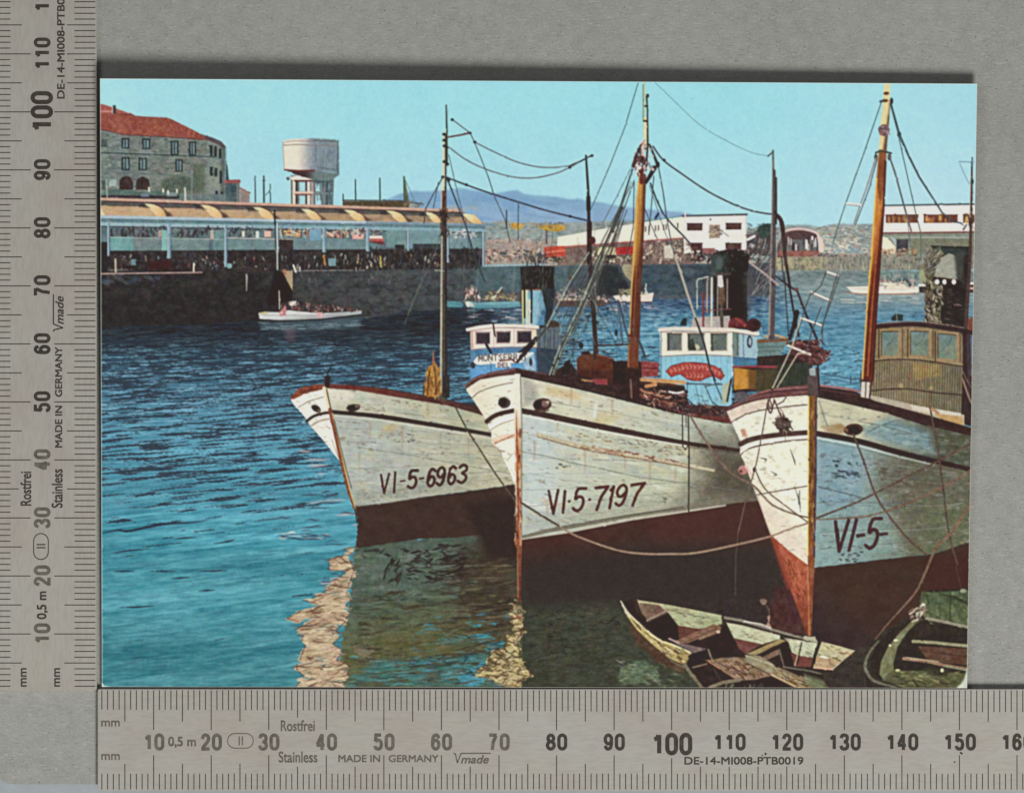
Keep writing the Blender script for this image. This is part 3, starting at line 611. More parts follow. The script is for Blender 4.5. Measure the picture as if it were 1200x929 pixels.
# ---------------------------------------------------------------- far gear of the first boat, behind everything else
WHT, DK = (226, 220, 202), (58, 44, 42)
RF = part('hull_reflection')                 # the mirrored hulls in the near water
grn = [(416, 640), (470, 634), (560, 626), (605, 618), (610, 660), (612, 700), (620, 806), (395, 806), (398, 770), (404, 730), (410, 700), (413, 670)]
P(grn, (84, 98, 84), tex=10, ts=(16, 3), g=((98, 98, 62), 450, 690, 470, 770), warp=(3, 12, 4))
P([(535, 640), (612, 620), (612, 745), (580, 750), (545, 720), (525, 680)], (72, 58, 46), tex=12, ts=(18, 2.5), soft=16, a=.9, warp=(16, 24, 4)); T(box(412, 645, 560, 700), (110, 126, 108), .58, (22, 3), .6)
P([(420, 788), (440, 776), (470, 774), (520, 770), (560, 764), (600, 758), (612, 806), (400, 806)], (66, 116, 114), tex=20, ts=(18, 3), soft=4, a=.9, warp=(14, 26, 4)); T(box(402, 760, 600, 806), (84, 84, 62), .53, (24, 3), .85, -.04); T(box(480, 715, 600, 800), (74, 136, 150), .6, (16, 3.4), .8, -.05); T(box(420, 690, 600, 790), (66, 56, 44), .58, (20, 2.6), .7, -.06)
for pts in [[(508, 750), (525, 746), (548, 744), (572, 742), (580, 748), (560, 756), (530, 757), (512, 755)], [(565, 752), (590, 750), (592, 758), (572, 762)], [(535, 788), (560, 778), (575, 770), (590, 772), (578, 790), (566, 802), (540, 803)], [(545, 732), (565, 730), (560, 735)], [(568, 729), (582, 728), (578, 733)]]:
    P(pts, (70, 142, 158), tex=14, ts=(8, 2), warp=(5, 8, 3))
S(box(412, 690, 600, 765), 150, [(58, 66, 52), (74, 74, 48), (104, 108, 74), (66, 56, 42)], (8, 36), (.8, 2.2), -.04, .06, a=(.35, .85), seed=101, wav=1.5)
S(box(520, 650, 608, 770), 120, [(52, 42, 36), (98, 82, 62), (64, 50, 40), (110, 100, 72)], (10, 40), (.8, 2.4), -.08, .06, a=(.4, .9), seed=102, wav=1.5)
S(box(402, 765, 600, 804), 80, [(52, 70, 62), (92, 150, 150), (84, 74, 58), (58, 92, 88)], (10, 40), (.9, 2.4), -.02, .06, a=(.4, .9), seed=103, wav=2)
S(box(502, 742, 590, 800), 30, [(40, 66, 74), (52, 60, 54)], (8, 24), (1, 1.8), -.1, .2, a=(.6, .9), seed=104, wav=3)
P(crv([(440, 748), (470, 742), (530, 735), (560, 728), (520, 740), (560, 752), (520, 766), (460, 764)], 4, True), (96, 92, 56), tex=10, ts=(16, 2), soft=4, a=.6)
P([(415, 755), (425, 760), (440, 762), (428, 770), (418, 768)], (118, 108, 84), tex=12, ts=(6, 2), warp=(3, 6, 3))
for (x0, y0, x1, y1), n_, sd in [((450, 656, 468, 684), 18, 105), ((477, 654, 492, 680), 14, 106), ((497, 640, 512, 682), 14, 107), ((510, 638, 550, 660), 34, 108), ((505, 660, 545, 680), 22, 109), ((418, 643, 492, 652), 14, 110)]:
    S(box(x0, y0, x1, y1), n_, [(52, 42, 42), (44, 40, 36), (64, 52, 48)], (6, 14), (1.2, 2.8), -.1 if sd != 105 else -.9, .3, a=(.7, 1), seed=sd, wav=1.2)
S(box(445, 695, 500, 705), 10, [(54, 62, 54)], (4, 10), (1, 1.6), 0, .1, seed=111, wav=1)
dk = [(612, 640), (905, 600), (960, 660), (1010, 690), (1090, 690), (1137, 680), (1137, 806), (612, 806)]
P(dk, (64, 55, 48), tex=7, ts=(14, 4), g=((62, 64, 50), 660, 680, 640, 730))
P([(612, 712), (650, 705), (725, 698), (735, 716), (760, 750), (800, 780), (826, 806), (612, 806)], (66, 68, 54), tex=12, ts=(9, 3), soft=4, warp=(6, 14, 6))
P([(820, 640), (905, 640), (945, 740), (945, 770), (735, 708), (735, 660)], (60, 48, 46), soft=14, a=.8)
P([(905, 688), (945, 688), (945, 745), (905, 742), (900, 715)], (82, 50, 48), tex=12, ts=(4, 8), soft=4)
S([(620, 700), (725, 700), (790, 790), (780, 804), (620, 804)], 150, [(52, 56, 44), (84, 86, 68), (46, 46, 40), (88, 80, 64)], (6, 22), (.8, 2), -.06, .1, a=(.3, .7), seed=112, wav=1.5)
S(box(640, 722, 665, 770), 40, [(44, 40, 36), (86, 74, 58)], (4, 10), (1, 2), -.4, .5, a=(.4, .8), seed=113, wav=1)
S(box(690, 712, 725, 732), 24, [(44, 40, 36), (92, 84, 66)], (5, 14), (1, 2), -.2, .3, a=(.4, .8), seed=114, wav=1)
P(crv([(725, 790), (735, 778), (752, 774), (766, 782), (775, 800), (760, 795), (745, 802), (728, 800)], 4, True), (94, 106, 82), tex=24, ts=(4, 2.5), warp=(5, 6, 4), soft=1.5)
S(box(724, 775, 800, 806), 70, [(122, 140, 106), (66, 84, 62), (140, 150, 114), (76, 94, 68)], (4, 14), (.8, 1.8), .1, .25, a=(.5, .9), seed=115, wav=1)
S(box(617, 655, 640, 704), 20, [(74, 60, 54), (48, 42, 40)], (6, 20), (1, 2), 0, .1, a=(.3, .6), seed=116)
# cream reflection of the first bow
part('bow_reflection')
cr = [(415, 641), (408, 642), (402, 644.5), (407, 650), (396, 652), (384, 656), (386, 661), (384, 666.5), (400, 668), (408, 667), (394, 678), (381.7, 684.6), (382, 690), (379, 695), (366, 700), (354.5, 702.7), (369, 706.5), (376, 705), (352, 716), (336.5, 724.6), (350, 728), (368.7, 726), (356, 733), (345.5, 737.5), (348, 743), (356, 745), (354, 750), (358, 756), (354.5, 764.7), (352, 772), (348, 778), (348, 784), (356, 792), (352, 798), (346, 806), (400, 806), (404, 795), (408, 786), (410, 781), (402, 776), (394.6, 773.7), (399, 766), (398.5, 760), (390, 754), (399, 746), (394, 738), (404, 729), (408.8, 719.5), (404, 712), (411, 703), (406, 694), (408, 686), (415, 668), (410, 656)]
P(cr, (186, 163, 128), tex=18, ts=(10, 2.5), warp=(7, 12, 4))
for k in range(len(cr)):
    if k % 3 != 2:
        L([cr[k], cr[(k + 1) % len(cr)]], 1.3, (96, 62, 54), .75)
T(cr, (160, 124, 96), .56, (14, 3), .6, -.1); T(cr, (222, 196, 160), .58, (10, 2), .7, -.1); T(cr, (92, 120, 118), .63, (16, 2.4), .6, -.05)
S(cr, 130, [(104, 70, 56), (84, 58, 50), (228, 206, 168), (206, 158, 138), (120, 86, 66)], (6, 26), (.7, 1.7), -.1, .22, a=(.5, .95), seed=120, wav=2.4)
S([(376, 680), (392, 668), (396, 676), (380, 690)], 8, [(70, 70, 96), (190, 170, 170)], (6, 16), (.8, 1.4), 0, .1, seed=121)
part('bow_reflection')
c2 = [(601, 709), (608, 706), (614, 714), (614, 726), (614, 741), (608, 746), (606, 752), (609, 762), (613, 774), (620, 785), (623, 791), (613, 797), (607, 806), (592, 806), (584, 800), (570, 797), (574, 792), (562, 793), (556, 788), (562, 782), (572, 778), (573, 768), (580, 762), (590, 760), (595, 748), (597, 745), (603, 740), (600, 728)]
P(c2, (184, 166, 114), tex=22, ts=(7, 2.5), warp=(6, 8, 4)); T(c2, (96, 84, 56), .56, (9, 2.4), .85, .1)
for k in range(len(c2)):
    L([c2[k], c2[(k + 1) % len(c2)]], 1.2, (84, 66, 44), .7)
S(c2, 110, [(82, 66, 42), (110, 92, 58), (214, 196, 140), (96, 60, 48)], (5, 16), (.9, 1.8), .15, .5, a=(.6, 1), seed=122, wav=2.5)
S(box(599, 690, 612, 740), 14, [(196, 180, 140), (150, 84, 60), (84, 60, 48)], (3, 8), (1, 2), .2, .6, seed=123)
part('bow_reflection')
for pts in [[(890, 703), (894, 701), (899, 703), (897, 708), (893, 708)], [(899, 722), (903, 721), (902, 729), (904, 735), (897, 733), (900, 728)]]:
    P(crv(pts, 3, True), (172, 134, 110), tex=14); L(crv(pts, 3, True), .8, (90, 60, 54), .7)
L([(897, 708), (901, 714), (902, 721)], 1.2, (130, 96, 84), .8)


def seams(top, bot, fr, col, seed, xr, step):
    r = random.Random(seed); tx = [q[0] for q in top]; ty = [q[1] for q in top]; bx = [q[0] for q in bot]; by = [q[1] for q in bot]
    for f in fr:
        x = xr[0] + r.uniform(0, 8)
        while x < xr[1] - 6:
            e = min(xr[1], x + r.uniform(step, 3.5 * step)); q = []
            for k in range(5):
                xx = x + (e - x) * k / 4
                q.append((xx, np.interp(xx, tx, ty) * (1 - f) + np.interp(xx, bx, by) * f + r.uniform(-.25, .25)))
            L(q, r.choice([.7, .9, 1.1]), col, r.uniform(.25, .6), ids=False)
            L([(a, b + 1.1) for a, b in q], .7, (232, 230, 214), r.uniform(.1, .35), ids=False)
            if r.random() < .4:
                L([(e, q[-1][1] - 6), (e - .5, q[-1][1] + 1)], .7, col, .35, ids=False)
            x = e + r.uniform(2, 16)


def scuffs(pts, n, seed, cols=((120, 112, 96), (104, 92, 78), (88, 74, 62), (140, 134, 112)), ln=(1, 6), a=(.25, .7), ang=.1, th=(.4, 1.1)):
    S(pts, n, cols, ln, th, ang, .25, a, seed)


# ---------------------------------------------------------------- first fishing boat
B1 = part('fishing_boat', -1, 'grey white fishing boat VI-5-6963, farthest left of the three moored bows')
rt = [(383, 449.5), (420, 452), (450, 455), (490, 462), (530, 470), (560, 476), (590, 484), (600, 600)]
hr = [(382, 454), (420, 456.5), (460, 463.5), (525, 474.5), (566, 486), (610, 492), (610, 566), (600, 568), (550, 575), (500, 581.5), (455, 589), (417, 593), (410, 574), (402, 542), (392, 497), (385, 466)]
P(hr, (172, 178, 168), tex=5, ts=(14, 6), g=((182, 178, 148), 410, 520, 590, 520))
P([(383, 455), (420, 457), (460, 464), (525, 475), (580, 489), (580, 510), (500, 496), (440, 487), (390, 482)], (190, 190, 170), tex=6, ts=(16, 3), g=((178, 174, 140), 400, 470, 575, 500))
P([(383, 454), (404, 456), (420, 466), (400, 474), (388, 472)], (222, 214, 194), soft=3, a=.7)
T(hr, (200, 188, 146), .58, (30, 7), .4, .16, w=.2); T(hr, (150, 160, 154), .58, (24, 9), .4, .1, w=.2); T(hr, (128, 116, 94), .68, (9, 2.4), .6, .12)
T(hr, (206, 206, 192), .6, (22, 3), .5, .13, w=.2)
seams(rt[:7], [(417, 593), (455, 589), (500, 581.5), (550, 575), (603, 567)], (.2, .36, .47, .58, .69, .8, .9), (112, 114, 102), 132, (400, 601), 23)
P([(450, 498), (468, 496), (464, 504), (448, 507)], (196, 166, 104), soft=3, a=.6)
L([(420, 524), (450, 528.5), (480, 533), (550, 546), (604, 556)], .8, (112, 112, 100), .7); L([(560, 545), (600, 530)], .7, (120, 116, 96), .4)
scuffs(hr, 90, 131); scuffs([(455, 505), (490, 508), (488, 518), (455, 517)], 26, 132, ((76, 70, 62), (98, 90, 78)), a=(.5, .9))
scuffs([(418, 578), (500, 568), (500, 580), (418, 591)], 90, 133, ((96, 92, 80), (84, 70, 60)), (1, 3.5))
P([(400, 540), (412, 540), (418, 592), (412, 592)], (176, 182, 172), soft=2, a=.5)
hl = [(341, 468.5), (356, 461.5), (372, 457.5), (382, 455.5), (386, 468), (391, 490), (397, 520), (401, 542), (396, 537.5), (390, 530), (380, 517), (372, 508), (363, 497.5), (360, 492), (352, 482), (345, 475)]
P(hl, (236, 229, 210), tex=4, ts=(6, 6)); scuffs(hl, 40, 134)
L([(350, 477), (362, 470), (379, 465)], 1, (128, 110, 96)); P([(362, 499), (372, 491), (388, 487.5), (388, 491), (374, 495), (365, 501)], (214, 206, 186)); L(crv([(363, 500), (374, 493.5), (388, 490.5)], 4), .9, (120, 104, 92), .9)
L([(389, 515), (396, 535)], 1, (90, 80, 70), .5)
for x, y, l in [(432, 494, 20), (470, 499, 26), (515, 506, 18), (548, 514, 22), (420, 530, 24), (500, 470, 18)]:
    P([(x, y), (x + 2.6, y), (x + 1.6, y + l), (x + 1, y + l)], (158, 118, 84), soft=1.3, a=.35)
P([(412, 575), (460, 568), (520, 560), (560, 556), (560, 572), (500, 580), (455, 587), (417, 592)], (140, 140, 124), tex=14, ts=(6, 4), soft=6, a=.4)
part('rubbing_strake', B1)
L(crv([(359.5, 493.5), (367, 488), (377, 484.6), (388, 483)], 4), 3.6, (74, 52, 46), jit=10)
L(crv([(390, 482.6), (440, 487.2), (500, 496.4), (540, 503), (580, 510)], 4), [4.6, 5.4, 5, 4.4], (64, 46, 42), jit=8); L([(392, 487), (440, 491.5), (500, 500.6), (578, 514)], 1.6, (206, 204, 186), .7)
part('bulwark_rail', B1)
P([(341, 468), (342, 464), (347, 458), (356, 453), (370, 450.6), (383, 449.4), (383, 455.4), (370, 458), (356, 461.6), (346, 467)], (150, 74, 52), tex=20, ts=(3, 2), warp=(1.6, 4, 3))
P(crv(rt[:7], 3) + [(600, 491), (566, 486.6), (525, 475), (460, 464.4), (420, 457.4), (383, 455)], (120, 56, 46), tex=12, ts=(8, 2), g=((84, 54, 48), 400, 455, 560, 480))
S([(346, 462), (365, 453), (372, 451), (372, 456), (350, 464)], 26, [(176, 96, 60), (110, 54, 44), (90, 46, 40)], (2, 5), (.8, 1.6), -.3, .4, seed=135)
L(rt[1:6], 1, (60, 46, 44), .8)
part('boot_topping', B1)
P([(417, 593), (455, 589), (500, 581.5), (550, 575), (610, 566.5), (612, 630), (560, 627), (525, 630), (490, 631), (455, 636.5), (440, 639), (416, 642), (418, 630), (419.5, 614)], (70, 50, 43), tex=5, ts=(12, 8), warp=(1.6, 5, 2))
P([(545, 590), (612, 580), (612, 660), (570, 652)], (58, 43, 38), soft=6)
L([(418, 594), (430, 592.4), (455, 589.4), (500, 582)], 1.6, (92, 74, 58), .6)
part('hawse_hole', B1)
E(370.6, 478.6, 6.2, 3.8, (60, 48, 46), .55); E(373, 480, 3.4, 2, (110, 84, 70), .5); E(370, 477.6, 3.4, 2.2, (40, 34, 34), .5)
part('hawse_hole', B1)
E(414, 477.8, 8.2, 4.2, (66, 54, 50), -.12); E(412, 477, 5, 2.8, (42, 36, 36), -.1); E(419, 475.6, 3.4, 2, (110, 96, 84), -.3)
part('stem_post', B1)
L([(380.6, 455), (384, 470), (386.4, 480)], 5, (222, 208, 176)); L([(382.8, 456), (386.6, 474), (388.6, 482)], 1.6, (120, 82, 60))
L([(387, 480), (392, 502), (400, 541), (409, 577), (416.6, 598)], [4.6, 4.6, 4, 3.4, 2.4], (134, 72, 50), jit=26)
L([(389.5, 484), (396, 512), (404, 549), (411, 578), (416.6, 596)], 1.2, (206, 168, 84), jit=20); L([(391.6, 492), (398, 518), (406, 550), (412, 572)], 1, (70, 54, 48), .8); L([(416, 596), (418.6, 612)], 1.6, (70, 50, 44))
part('registration_number', B1)
cl = (78, 36, 36)
for ch, q, w in [('V', [(446.5, 556), (456, 555), (454, 577), (447.5, 578)], 2.3), ('I', [(460.5, 553.6), (466, 553), (464.5, 576.6), (459, 577)], 2.4), ('-', [(469, 559.5), (475, 558.6), (475, 567), (469, 568)], 2), ('5', [(479, 552), (490, 550.6), (488, 571), (477.5, 572)], 3.1), ('-', [(491, 557), (497, 556), (497, 564), (491, 565)], 2),
                 ('6', [(501.5, 550), (511, 549), (509.5, 569), (499.5, 570)], 3.1), ('9', [(512.5, 548), (523, 547), (521, 567.6), (511, 568.6)], 3.1), ('6', [(526, 547), (535, 546), (533.5, 566.4), (523.6, 567.4)], 3.1), ('3', [(538.5, 545), (548.5, 544), (546, 565), (535.6, 566)], 3)]:
    G(ch, q, w, cl)
part('bitt', B1)
R(381, 441, 386.6, 454, (50, 40, 40), tex=10); E(383.6, 442.6, 4, 3, (56, 44, 42)); L([(384, 438), (387, 432), (389.6, 427)], [2.2, .8], (52, 46, 46)); L([(379, 448), (390, 447)], 1.4, (60, 46, 42))

# wheelhouse and funnel of the first boat
FN = part('funnel', B1)
P([(609.4, 313), (629, 311.6), (649.4, 312.6), (649.6, 345), (646, 372), (640, 384), (612, 384), (611.4, 340)], (50, 46, 43), tex=8, ts=(4, 8), g=((38, 35, 34), 618, 330, 646, 331))
P([(613, 340), (634, 339), (637, 350), (634, 366), (631, 384), (612, 384)], (112, 168, 188), tex=14, ts=(4, 9), g=((136, 182, 196), 613, 360, 632, 360))
P([(634, 340), (637, 352), (646, 384), (627, 384), (631, 366)], (82, 134, 166), tex=14, ts=(5, 7)); P([(636, 338), (650, 338), (650, 345), (647, 372), (640, 384), (638, 376), (640, 360)], (52, 56, 62), soft=1.4)
P([(634, 346), (638, 358), (628, 382), (624, 382)], (150, 186, 200), soft=1, a=.5)
T(box(612, 313, 650, 340), (92, 88, 78), .6, (4, 7), .5); L([(613, 340.4), (633, 339.6)], 1.6, (150, 110, 80))
L([(612.4, 341), (613, 380)], 2, (200, 190, 120)); L([(617, 341), (617.4, 381)], 2.6, (204, 210, 178)); L([(620.4, 352), (620.8, 380)], 2.4, (216, 212, 186)); L([(614.6, 326), (614.8, 372)], 2, (46, 40, 40)); L([(620.6, 329), (623, 344), (622.6, 378)], 2.4, (48, 46, 48)); L([(609.4, 330), (610, 352)], 1.2, (70, 66, 62))
E(636, 366, 2.4, 3, (60, 84, 110), a=.6); S(box(612, 298, 640, 313), 22, [(50, 48, 48), (80, 80, 76)], (6, 14), (.8, 1.8), PI / 2, .3, a=(.5, .8), seed=140)
for k in range(22):
    r2 = random.Random(900 + k); x = r2.uniform(535, 700); L([(x, r2.uniform(255, 300)), (x + r2.uniform(-26, 10), r2.uniform(320, 380))], .8, r2.choice([(70, 76, 78), (150, 156, 140), (90, 84, 80)]), r2.uniform(.35, .65), ids=False)
W1 = part('wheelhouse', B1, 'blue and white wheelhouse with a curved name board')
P([(628, 384), (656, 382), (655, 412), (651, 442), (626, 442)], (92, 104, 112), tex=9, ts=(3, 8)); P([(628, 407), (655, 410), (651, 444), (627, 444)], (60, 74, 86), tex=7)
for x in (633, 639, 645.5, 650):
    L([(x, 387), (x - .5, 408)], 1, (70, 80, 88)); L([(x + 1.4, 388), (x + 1, 407)], .8, (126, 138, 144), .8)
L([(629, 383), (656, 381.6)], 3, (66, 58, 56)); E(648, 380, 8, 4, (74, 60, 52), tex=12)
P([(551, 388), (578, 384), (628, 386), (629, 444), (551, 446)], (80, 126, 162), tex=12, ts=(4, 5)); P([(551, 428), (628, 424), (628, 442), (552, 446)], (98, 160, 206), tex=12, ts=(4, 4), soft=3)
P([(551, 386.6), (578, 383), (628, 385.4), (628.6, 406.6), (600, 406), (575, 407), (552, 409.6)], (232, 216, 200), tex=4)
P([(551.4, 388), (554.4, 387.6), (555, 408), (552, 409)], (206, 160, 140)); P([(623.6, 386), (628.6, 386), (629, 407), (624, 406.4)], (228, 206, 170))
L([(552, 409.8), (576, 407.6), (602, 406.8), (629, 407)], 1, (150, 120, 124)); L([(548, 386.4), (562, 383.4), (578, 381.6), (604, 381.8), (630, 383.4)], 4, (232, 212, 198), jit=8); L([(549, 388.4), (578, 384.2), (604, 384.4), (630, 386)], .9, (140, 92, 86), .8)
for x0, x1, y0, y1 in [(558.4, 574, 389.8, 402.6), (582.4, 598, 388.8, 401.4), (606.6, 622.6, 388.4, 401.4)]:
    part('window', W1); R(x0 - 1.6, y0 - 1.4, x1 + 1.4, y1 + 1.4, (190, 160, 150)); R(x0, y0, x1, y1, (66, 56, 62), tex=10); L([(x0, y0 + .6), (x1, y0 + .4)], 1.2, (100, 84, 86)); L([(x1 + 1, y0), (x1 + 1, y1 + 1)], .8, (246, 230, 216))
use(W1)
for x in (578.4, 602.4):
    L([(x, 386), (x, 406)], 1, (196, 160, 150), .8)
L([(600, 421), (620, 404), (628, 396)], 3.4, (52, 44, 46)); L([(570, 404), (575.4, 413)], 3.2, (44, 46, 52)); L([(578, 380), (580, 394)], 2, (70, 56, 58))
part('name_board', W1)
P([(553, 425.6), (560, 417), (585, 414.4), (610, 413.4), (626, 413), (622, 424), (600, 425.6), (575, 426.6), (562, 427.4)], (232, 222, 208), warp=(1, 4, 3)); R(581, 424, 598.6, 430.6, (226, 214, 200)); P([(612, 422), (626, 414), (628, 436), (618, 438)], (150, 180, 196), tex=20, ts=(3, 3))
for k, ch in enumerate('MONTSERRAT'):
    x = 561 + k * 5.8; y = 416.4 - math.sin((k + .5) / 10 * PI) * .6 - k * .1
    G(ch, [(x, y), (x + 4.4, y - .1), (x + 4.4, y + 6.8), (x, y + 7)], 1.05, (84, 76, 76))
for k, ch in enumerate('DEL'):
    x = 583.4 + k * 5; G(ch, [(x, 425.4), (x + 3.6, 425.2), (x + 3.6, 430), (x, 430.2)], 1, (92, 80, 84))
L([(586, 423), (600, 421), (604, 425)], 1.6, (110, 50, 50)); L([(575, 424), (575.4, 436)], .8, (70, 90, 110)); E(554, 428, 3, 4, (64, 62, 64)); E(622, 424, 2, 5, (60, 66, 72))
# masts and wires of the first boat
part('mast', B1)
L([(523, 124), (523.6, 150), (524, 194)], [1.6, 2.2, 2.2], (66, 72, 60)); L([(520.6, 156), (520.2, 200), (519.6, 260)], [3, 3.6, 4.2], (206, 204, 178)); L([(522.2, 158), (522.4, 200), (522, 260)], [1.4, 2, 2.6], (70, 66, 56))
L([(520.2, 226), (519.8, 262)], 5, (104, 66, 54), jit=26); L([(517.6, 222), (517.4, 244)], 1.2, (206, 200, 180), .8)
L([(520, 258), (520, 300), (519.6, 466)], [6, 6, 7.6], (84, 74, 66), jit=8); L([(518, 270), (517.4, 330), (516.6, 460)], [1.4, 1.8, 2.2], (190, 184, 156), jit=10); L([(522.4, 262), (523, 466)], [2, 3], (56, 48, 48))
S(box(516, 248, 526, 276), 36, [(58, 44, 42), (96, 66, 58), (44, 36, 36)], (3, 8), (1, 2), PI / 2, .4, seed=141)
for x, y in [(520.4, 158), (520.4, 165), (520.8, 171.6), (524.6, 173), (520.6, 190), (524.6, 193), (519, 208), (524.6, 209.6), (525.8, 212)]:
    E(x, y, 2, 1.8, (48, 52, 48))
L([(525, 161.4), (539, 159), (551.4, 156.4)], 2, (110, 66, 62)); E(551, 156.6, 1.7, 1.7, (70, 46, 46))
R(519, 440, 527, 466, (58, 50, 48), tex=10); L([(510, 317), (520, 317.6)], 1, (180, 176, 160))
part('furled_sail', B1)
P(crv([(496, 463), (499, 446), (503, 430), (507.6, 423), (511, 428), (515, 433), (516, 450), (515, 464)], 4, True), (182, 126, 54), tex=40, ts=(2.2, 6), warp=(3, 4, 6)); S([(498, 460), (503, 432), (513, 434), (515, 462)], 22, [(110, 72, 46), (214, 164, 84), (84, 58, 44), (160, 96, 50)], (6, 16), (1, 2.2), PI / 2, .25, seed=142); L([(507.6, 412), (508, 424)], [1, 2.4], (170, 110, 84)); L([(503, 436), (501, 462)], 1.6, (92, 62, 44)); L([(509, 430), (511, 448), (510, 462)], 1.6, (110, 72, 44)); L([(497, 452), (496, 463)], 1.4, (70, 52, 44))
MZ = part('mizzen_mast', B1)
L([(686.6, 183), (689, 220), (689.8, 248), (690.4, 290), (693, 330), (698.6, 412)], [2.4, 3, 3.8, 4.4, 5, 6], (64, 50, 48), jit=10); L([(689.4, 232), (689.6, 246)], 5, (52, 46, 46)); L([(690.6, 262), (690.6, 308)], 6, (66, 44, 44), jit=16); E(694, 282, 4, 4.6, (84, 40, 42), tex=12)
L([(668, 194.6), (680, 189.6), (693.6, 182.6)], 1.8, (66, 62, 66)); L([(697, 330), (701, 410)], .9, (150, 136, 120), .7)
part('rigging_wire', B1)
ww = (92, 84, 92)
L([(524.6, 140), (526, 128)], .8, (150, 180, 190)); L([(530, 140.6), (541, 149), (551, 156.4), (556, 167)], 1.1, ww)
L(crv([(556, 167), (580, 179), (605, 190), (630, 196), (652, 196.6), (668, 194.6)], 5), 1.4, (110, 104, 112)); L(crv([(525, 172), (545, 187), (570, 199), (600, 207.6), (625, 209), (650, 204), (668, 196.6), (678, 190.6)], 5), 1.4, (112, 104, 112))
L(crv([(523, 208), (546, 217), (578, 228), (610, 238), (640, 247), (668, 254), (689, 259)], 4), 1.9, (70, 70, 82)); L([(556, 167), (563, 184), (572, 207), (580, 232), (592, 258), (598, 285)], 1.1, (84, 92, 104))
L([(519, 208), (508, 228), (499, 245), (497, 262)], 1.4, (74, 82, 88)); L([(514, 214), (508, 244)], 1, (74, 82, 88)); L([(525, 212), (536, 240), (545, 262), (556, 300), (568, 330)], 1.7, (64, 70, 78)); L([(526, 182), (536, 226), (545, 262), (552, 290)], 1, (80, 90, 100), .9)
L([(607.4, 239), (607.2, 282)], 1, (70, 76, 88)); L([(593.6, 247), (593.6, 268)], 1.3, (60, 66, 80)); L([(519, 260), (512, 290), (504, 310), (486, 350), (474, 380)], 1, (112, 118, 106), .6); L([(543, 300), (540, 340), (552, 380)], .9, (64, 66, 66), .6); L([(546, 255), (552, 320)], .8, (70, 76, 84), .6)
for x, y in [(530, 141), (556.4, 167), (546.6, 217), (668, 253.8), (667.6, 196.6), (693.6, 183)]:
    E(x, y, 1.9, 1.7, (52, 52, 60))
L([(500, 300), (494, 328), (478, 368)], .9, (120, 128, 112), .5); L([(542, 262), (530, 300)], .8, (70, 72, 72), .5)
part('mooring_rope', B1); L(crv([(533.6, 476.6), (548, 504), (562.5, 526.6), (580, 554), (599, 580), (606, 590)], 4), 1.9, (88, 78, 58), jit=16)

# deck clutter seen over the second boat's rail
# ---------------------------------------------------------------- second fishing boat
B2 = part('fishing_boat', -1, 'white fishing boat VI-5-7197 with golden mast, middle one of the three moored bows')
hr = [(606, 439), (641.7, 447), (678, 455), (715, 464), (790, 483), (852, 495), (905, 505), (905, 630), (885, 588), (862, 589), (807.5, 599), (740, 609), (665, 624), (609, 632)]
P(hr, (190, 196, 182), tex=5, ts=(16, 7), g=((184, 186, 158), 620, 540, 780, 560))
P([(609, 440), (641.7, 447), (715, 464), (790, 483), (865, 497), (865, 527), (807, 520), (750, 509), (675, 494), (612, 481)], (206, 202, 176), tex=8, ts=(18, 4), g=((178, 184, 164), 640, 460, 850, 510))
P([(612, 484), (650, 492), (650, 620), (611, 630)], (186, 198, 196), soft=10, a=.7)
T(hr, (210, 194, 150), .58, (32, 7), .4, .22, w=.2); T(hr, (158, 170, 164), .58, (26, 9), .4, .18, w=.2); T(hr, (124, 106, 80), .69, (9, 2.4), .6, .2)
T(hr, (222, 222, 208), .6, (24, 3), .5, .2, w=.2)
seams([(609, 440), (641.7, 447), (678, 455), (715, 464), (790, 483), (852, 495)], [(611, 632), (665, 624), (740, 609), (807.5, 599), (870, 588)], (.13, .36, .5, .6, .7, .8, .9), (118, 118, 102), 133, (612, 868), 29)
P([(640, 452), (680, 460), (678, 468), (640, 462)], (206, 172, 108), soft=3, a=.5); P([(700, 482), (730, 488), (712, 498), (695, 494)], (196, 176, 116), soft=3, a=.45)
P([(612, 441), (624, 446), (632, 468), (614, 476)], (142, 140, 134), soft=3, a=.55)
P([(828, 515), (880, 520), (905, 560), (900, 600), (850, 592), (800, 598), (820, 560)], (84, 74, 62), soft=22, a=.9); P([(855, 500), (900, 505), (905, 540), (868, 530)], (110, 104, 90), soft=5, a=.7)
L([(612, 529), (643, 535), (675, 543), (750, 559), (840, 571), (866, 575)], 1, (116, 116, 98), .8); L([(624, 556), (700, 568)], .7, (130, 132, 116), .4)
scuffs(hr[:], 90, 151); scuffs([(652, 543), (668, 545), (668, 550), (652, 549)], 12, 152, ((60, 56, 52), (80, 74, 66)), (1, 3), (.6, 1)); scuffs([(670, 508), (800, 520), (800, 535), (670, 516)], 60, 153, ((110, 76, 56), (92, 88, 76), (150, 110, 80)), (2, 6), (.5, .9), .2)
P([(697, 470), (701, 472), (698, 490), (694, 489)], (214, 220, 212), soft=1.5, a=.7); scuffs([(770, 585), (782, 582), (782, 588), (770, 590)], 8, 154, ((70, 76, 72),), (2, 5), (.6, .9))
hl = [(545.4, 455), (555, 449), (563, 444.6), (585, 440.8), (606, 438.4), (607, 500), (605, 570), (602.6, 565), (597, 552), (591, 540), (586, 527), (577, 519), (575.6, 512), (576, 505), (572, 496), (569, 491), (562.6, 481), (553.6, 467), (549, 461)]
P(hl, (234, 228, 206), tex=4, ts=(8, 6), g=((222, 212, 188), 600, 470, 556, 470)); scuffs(hl, 50, 155)
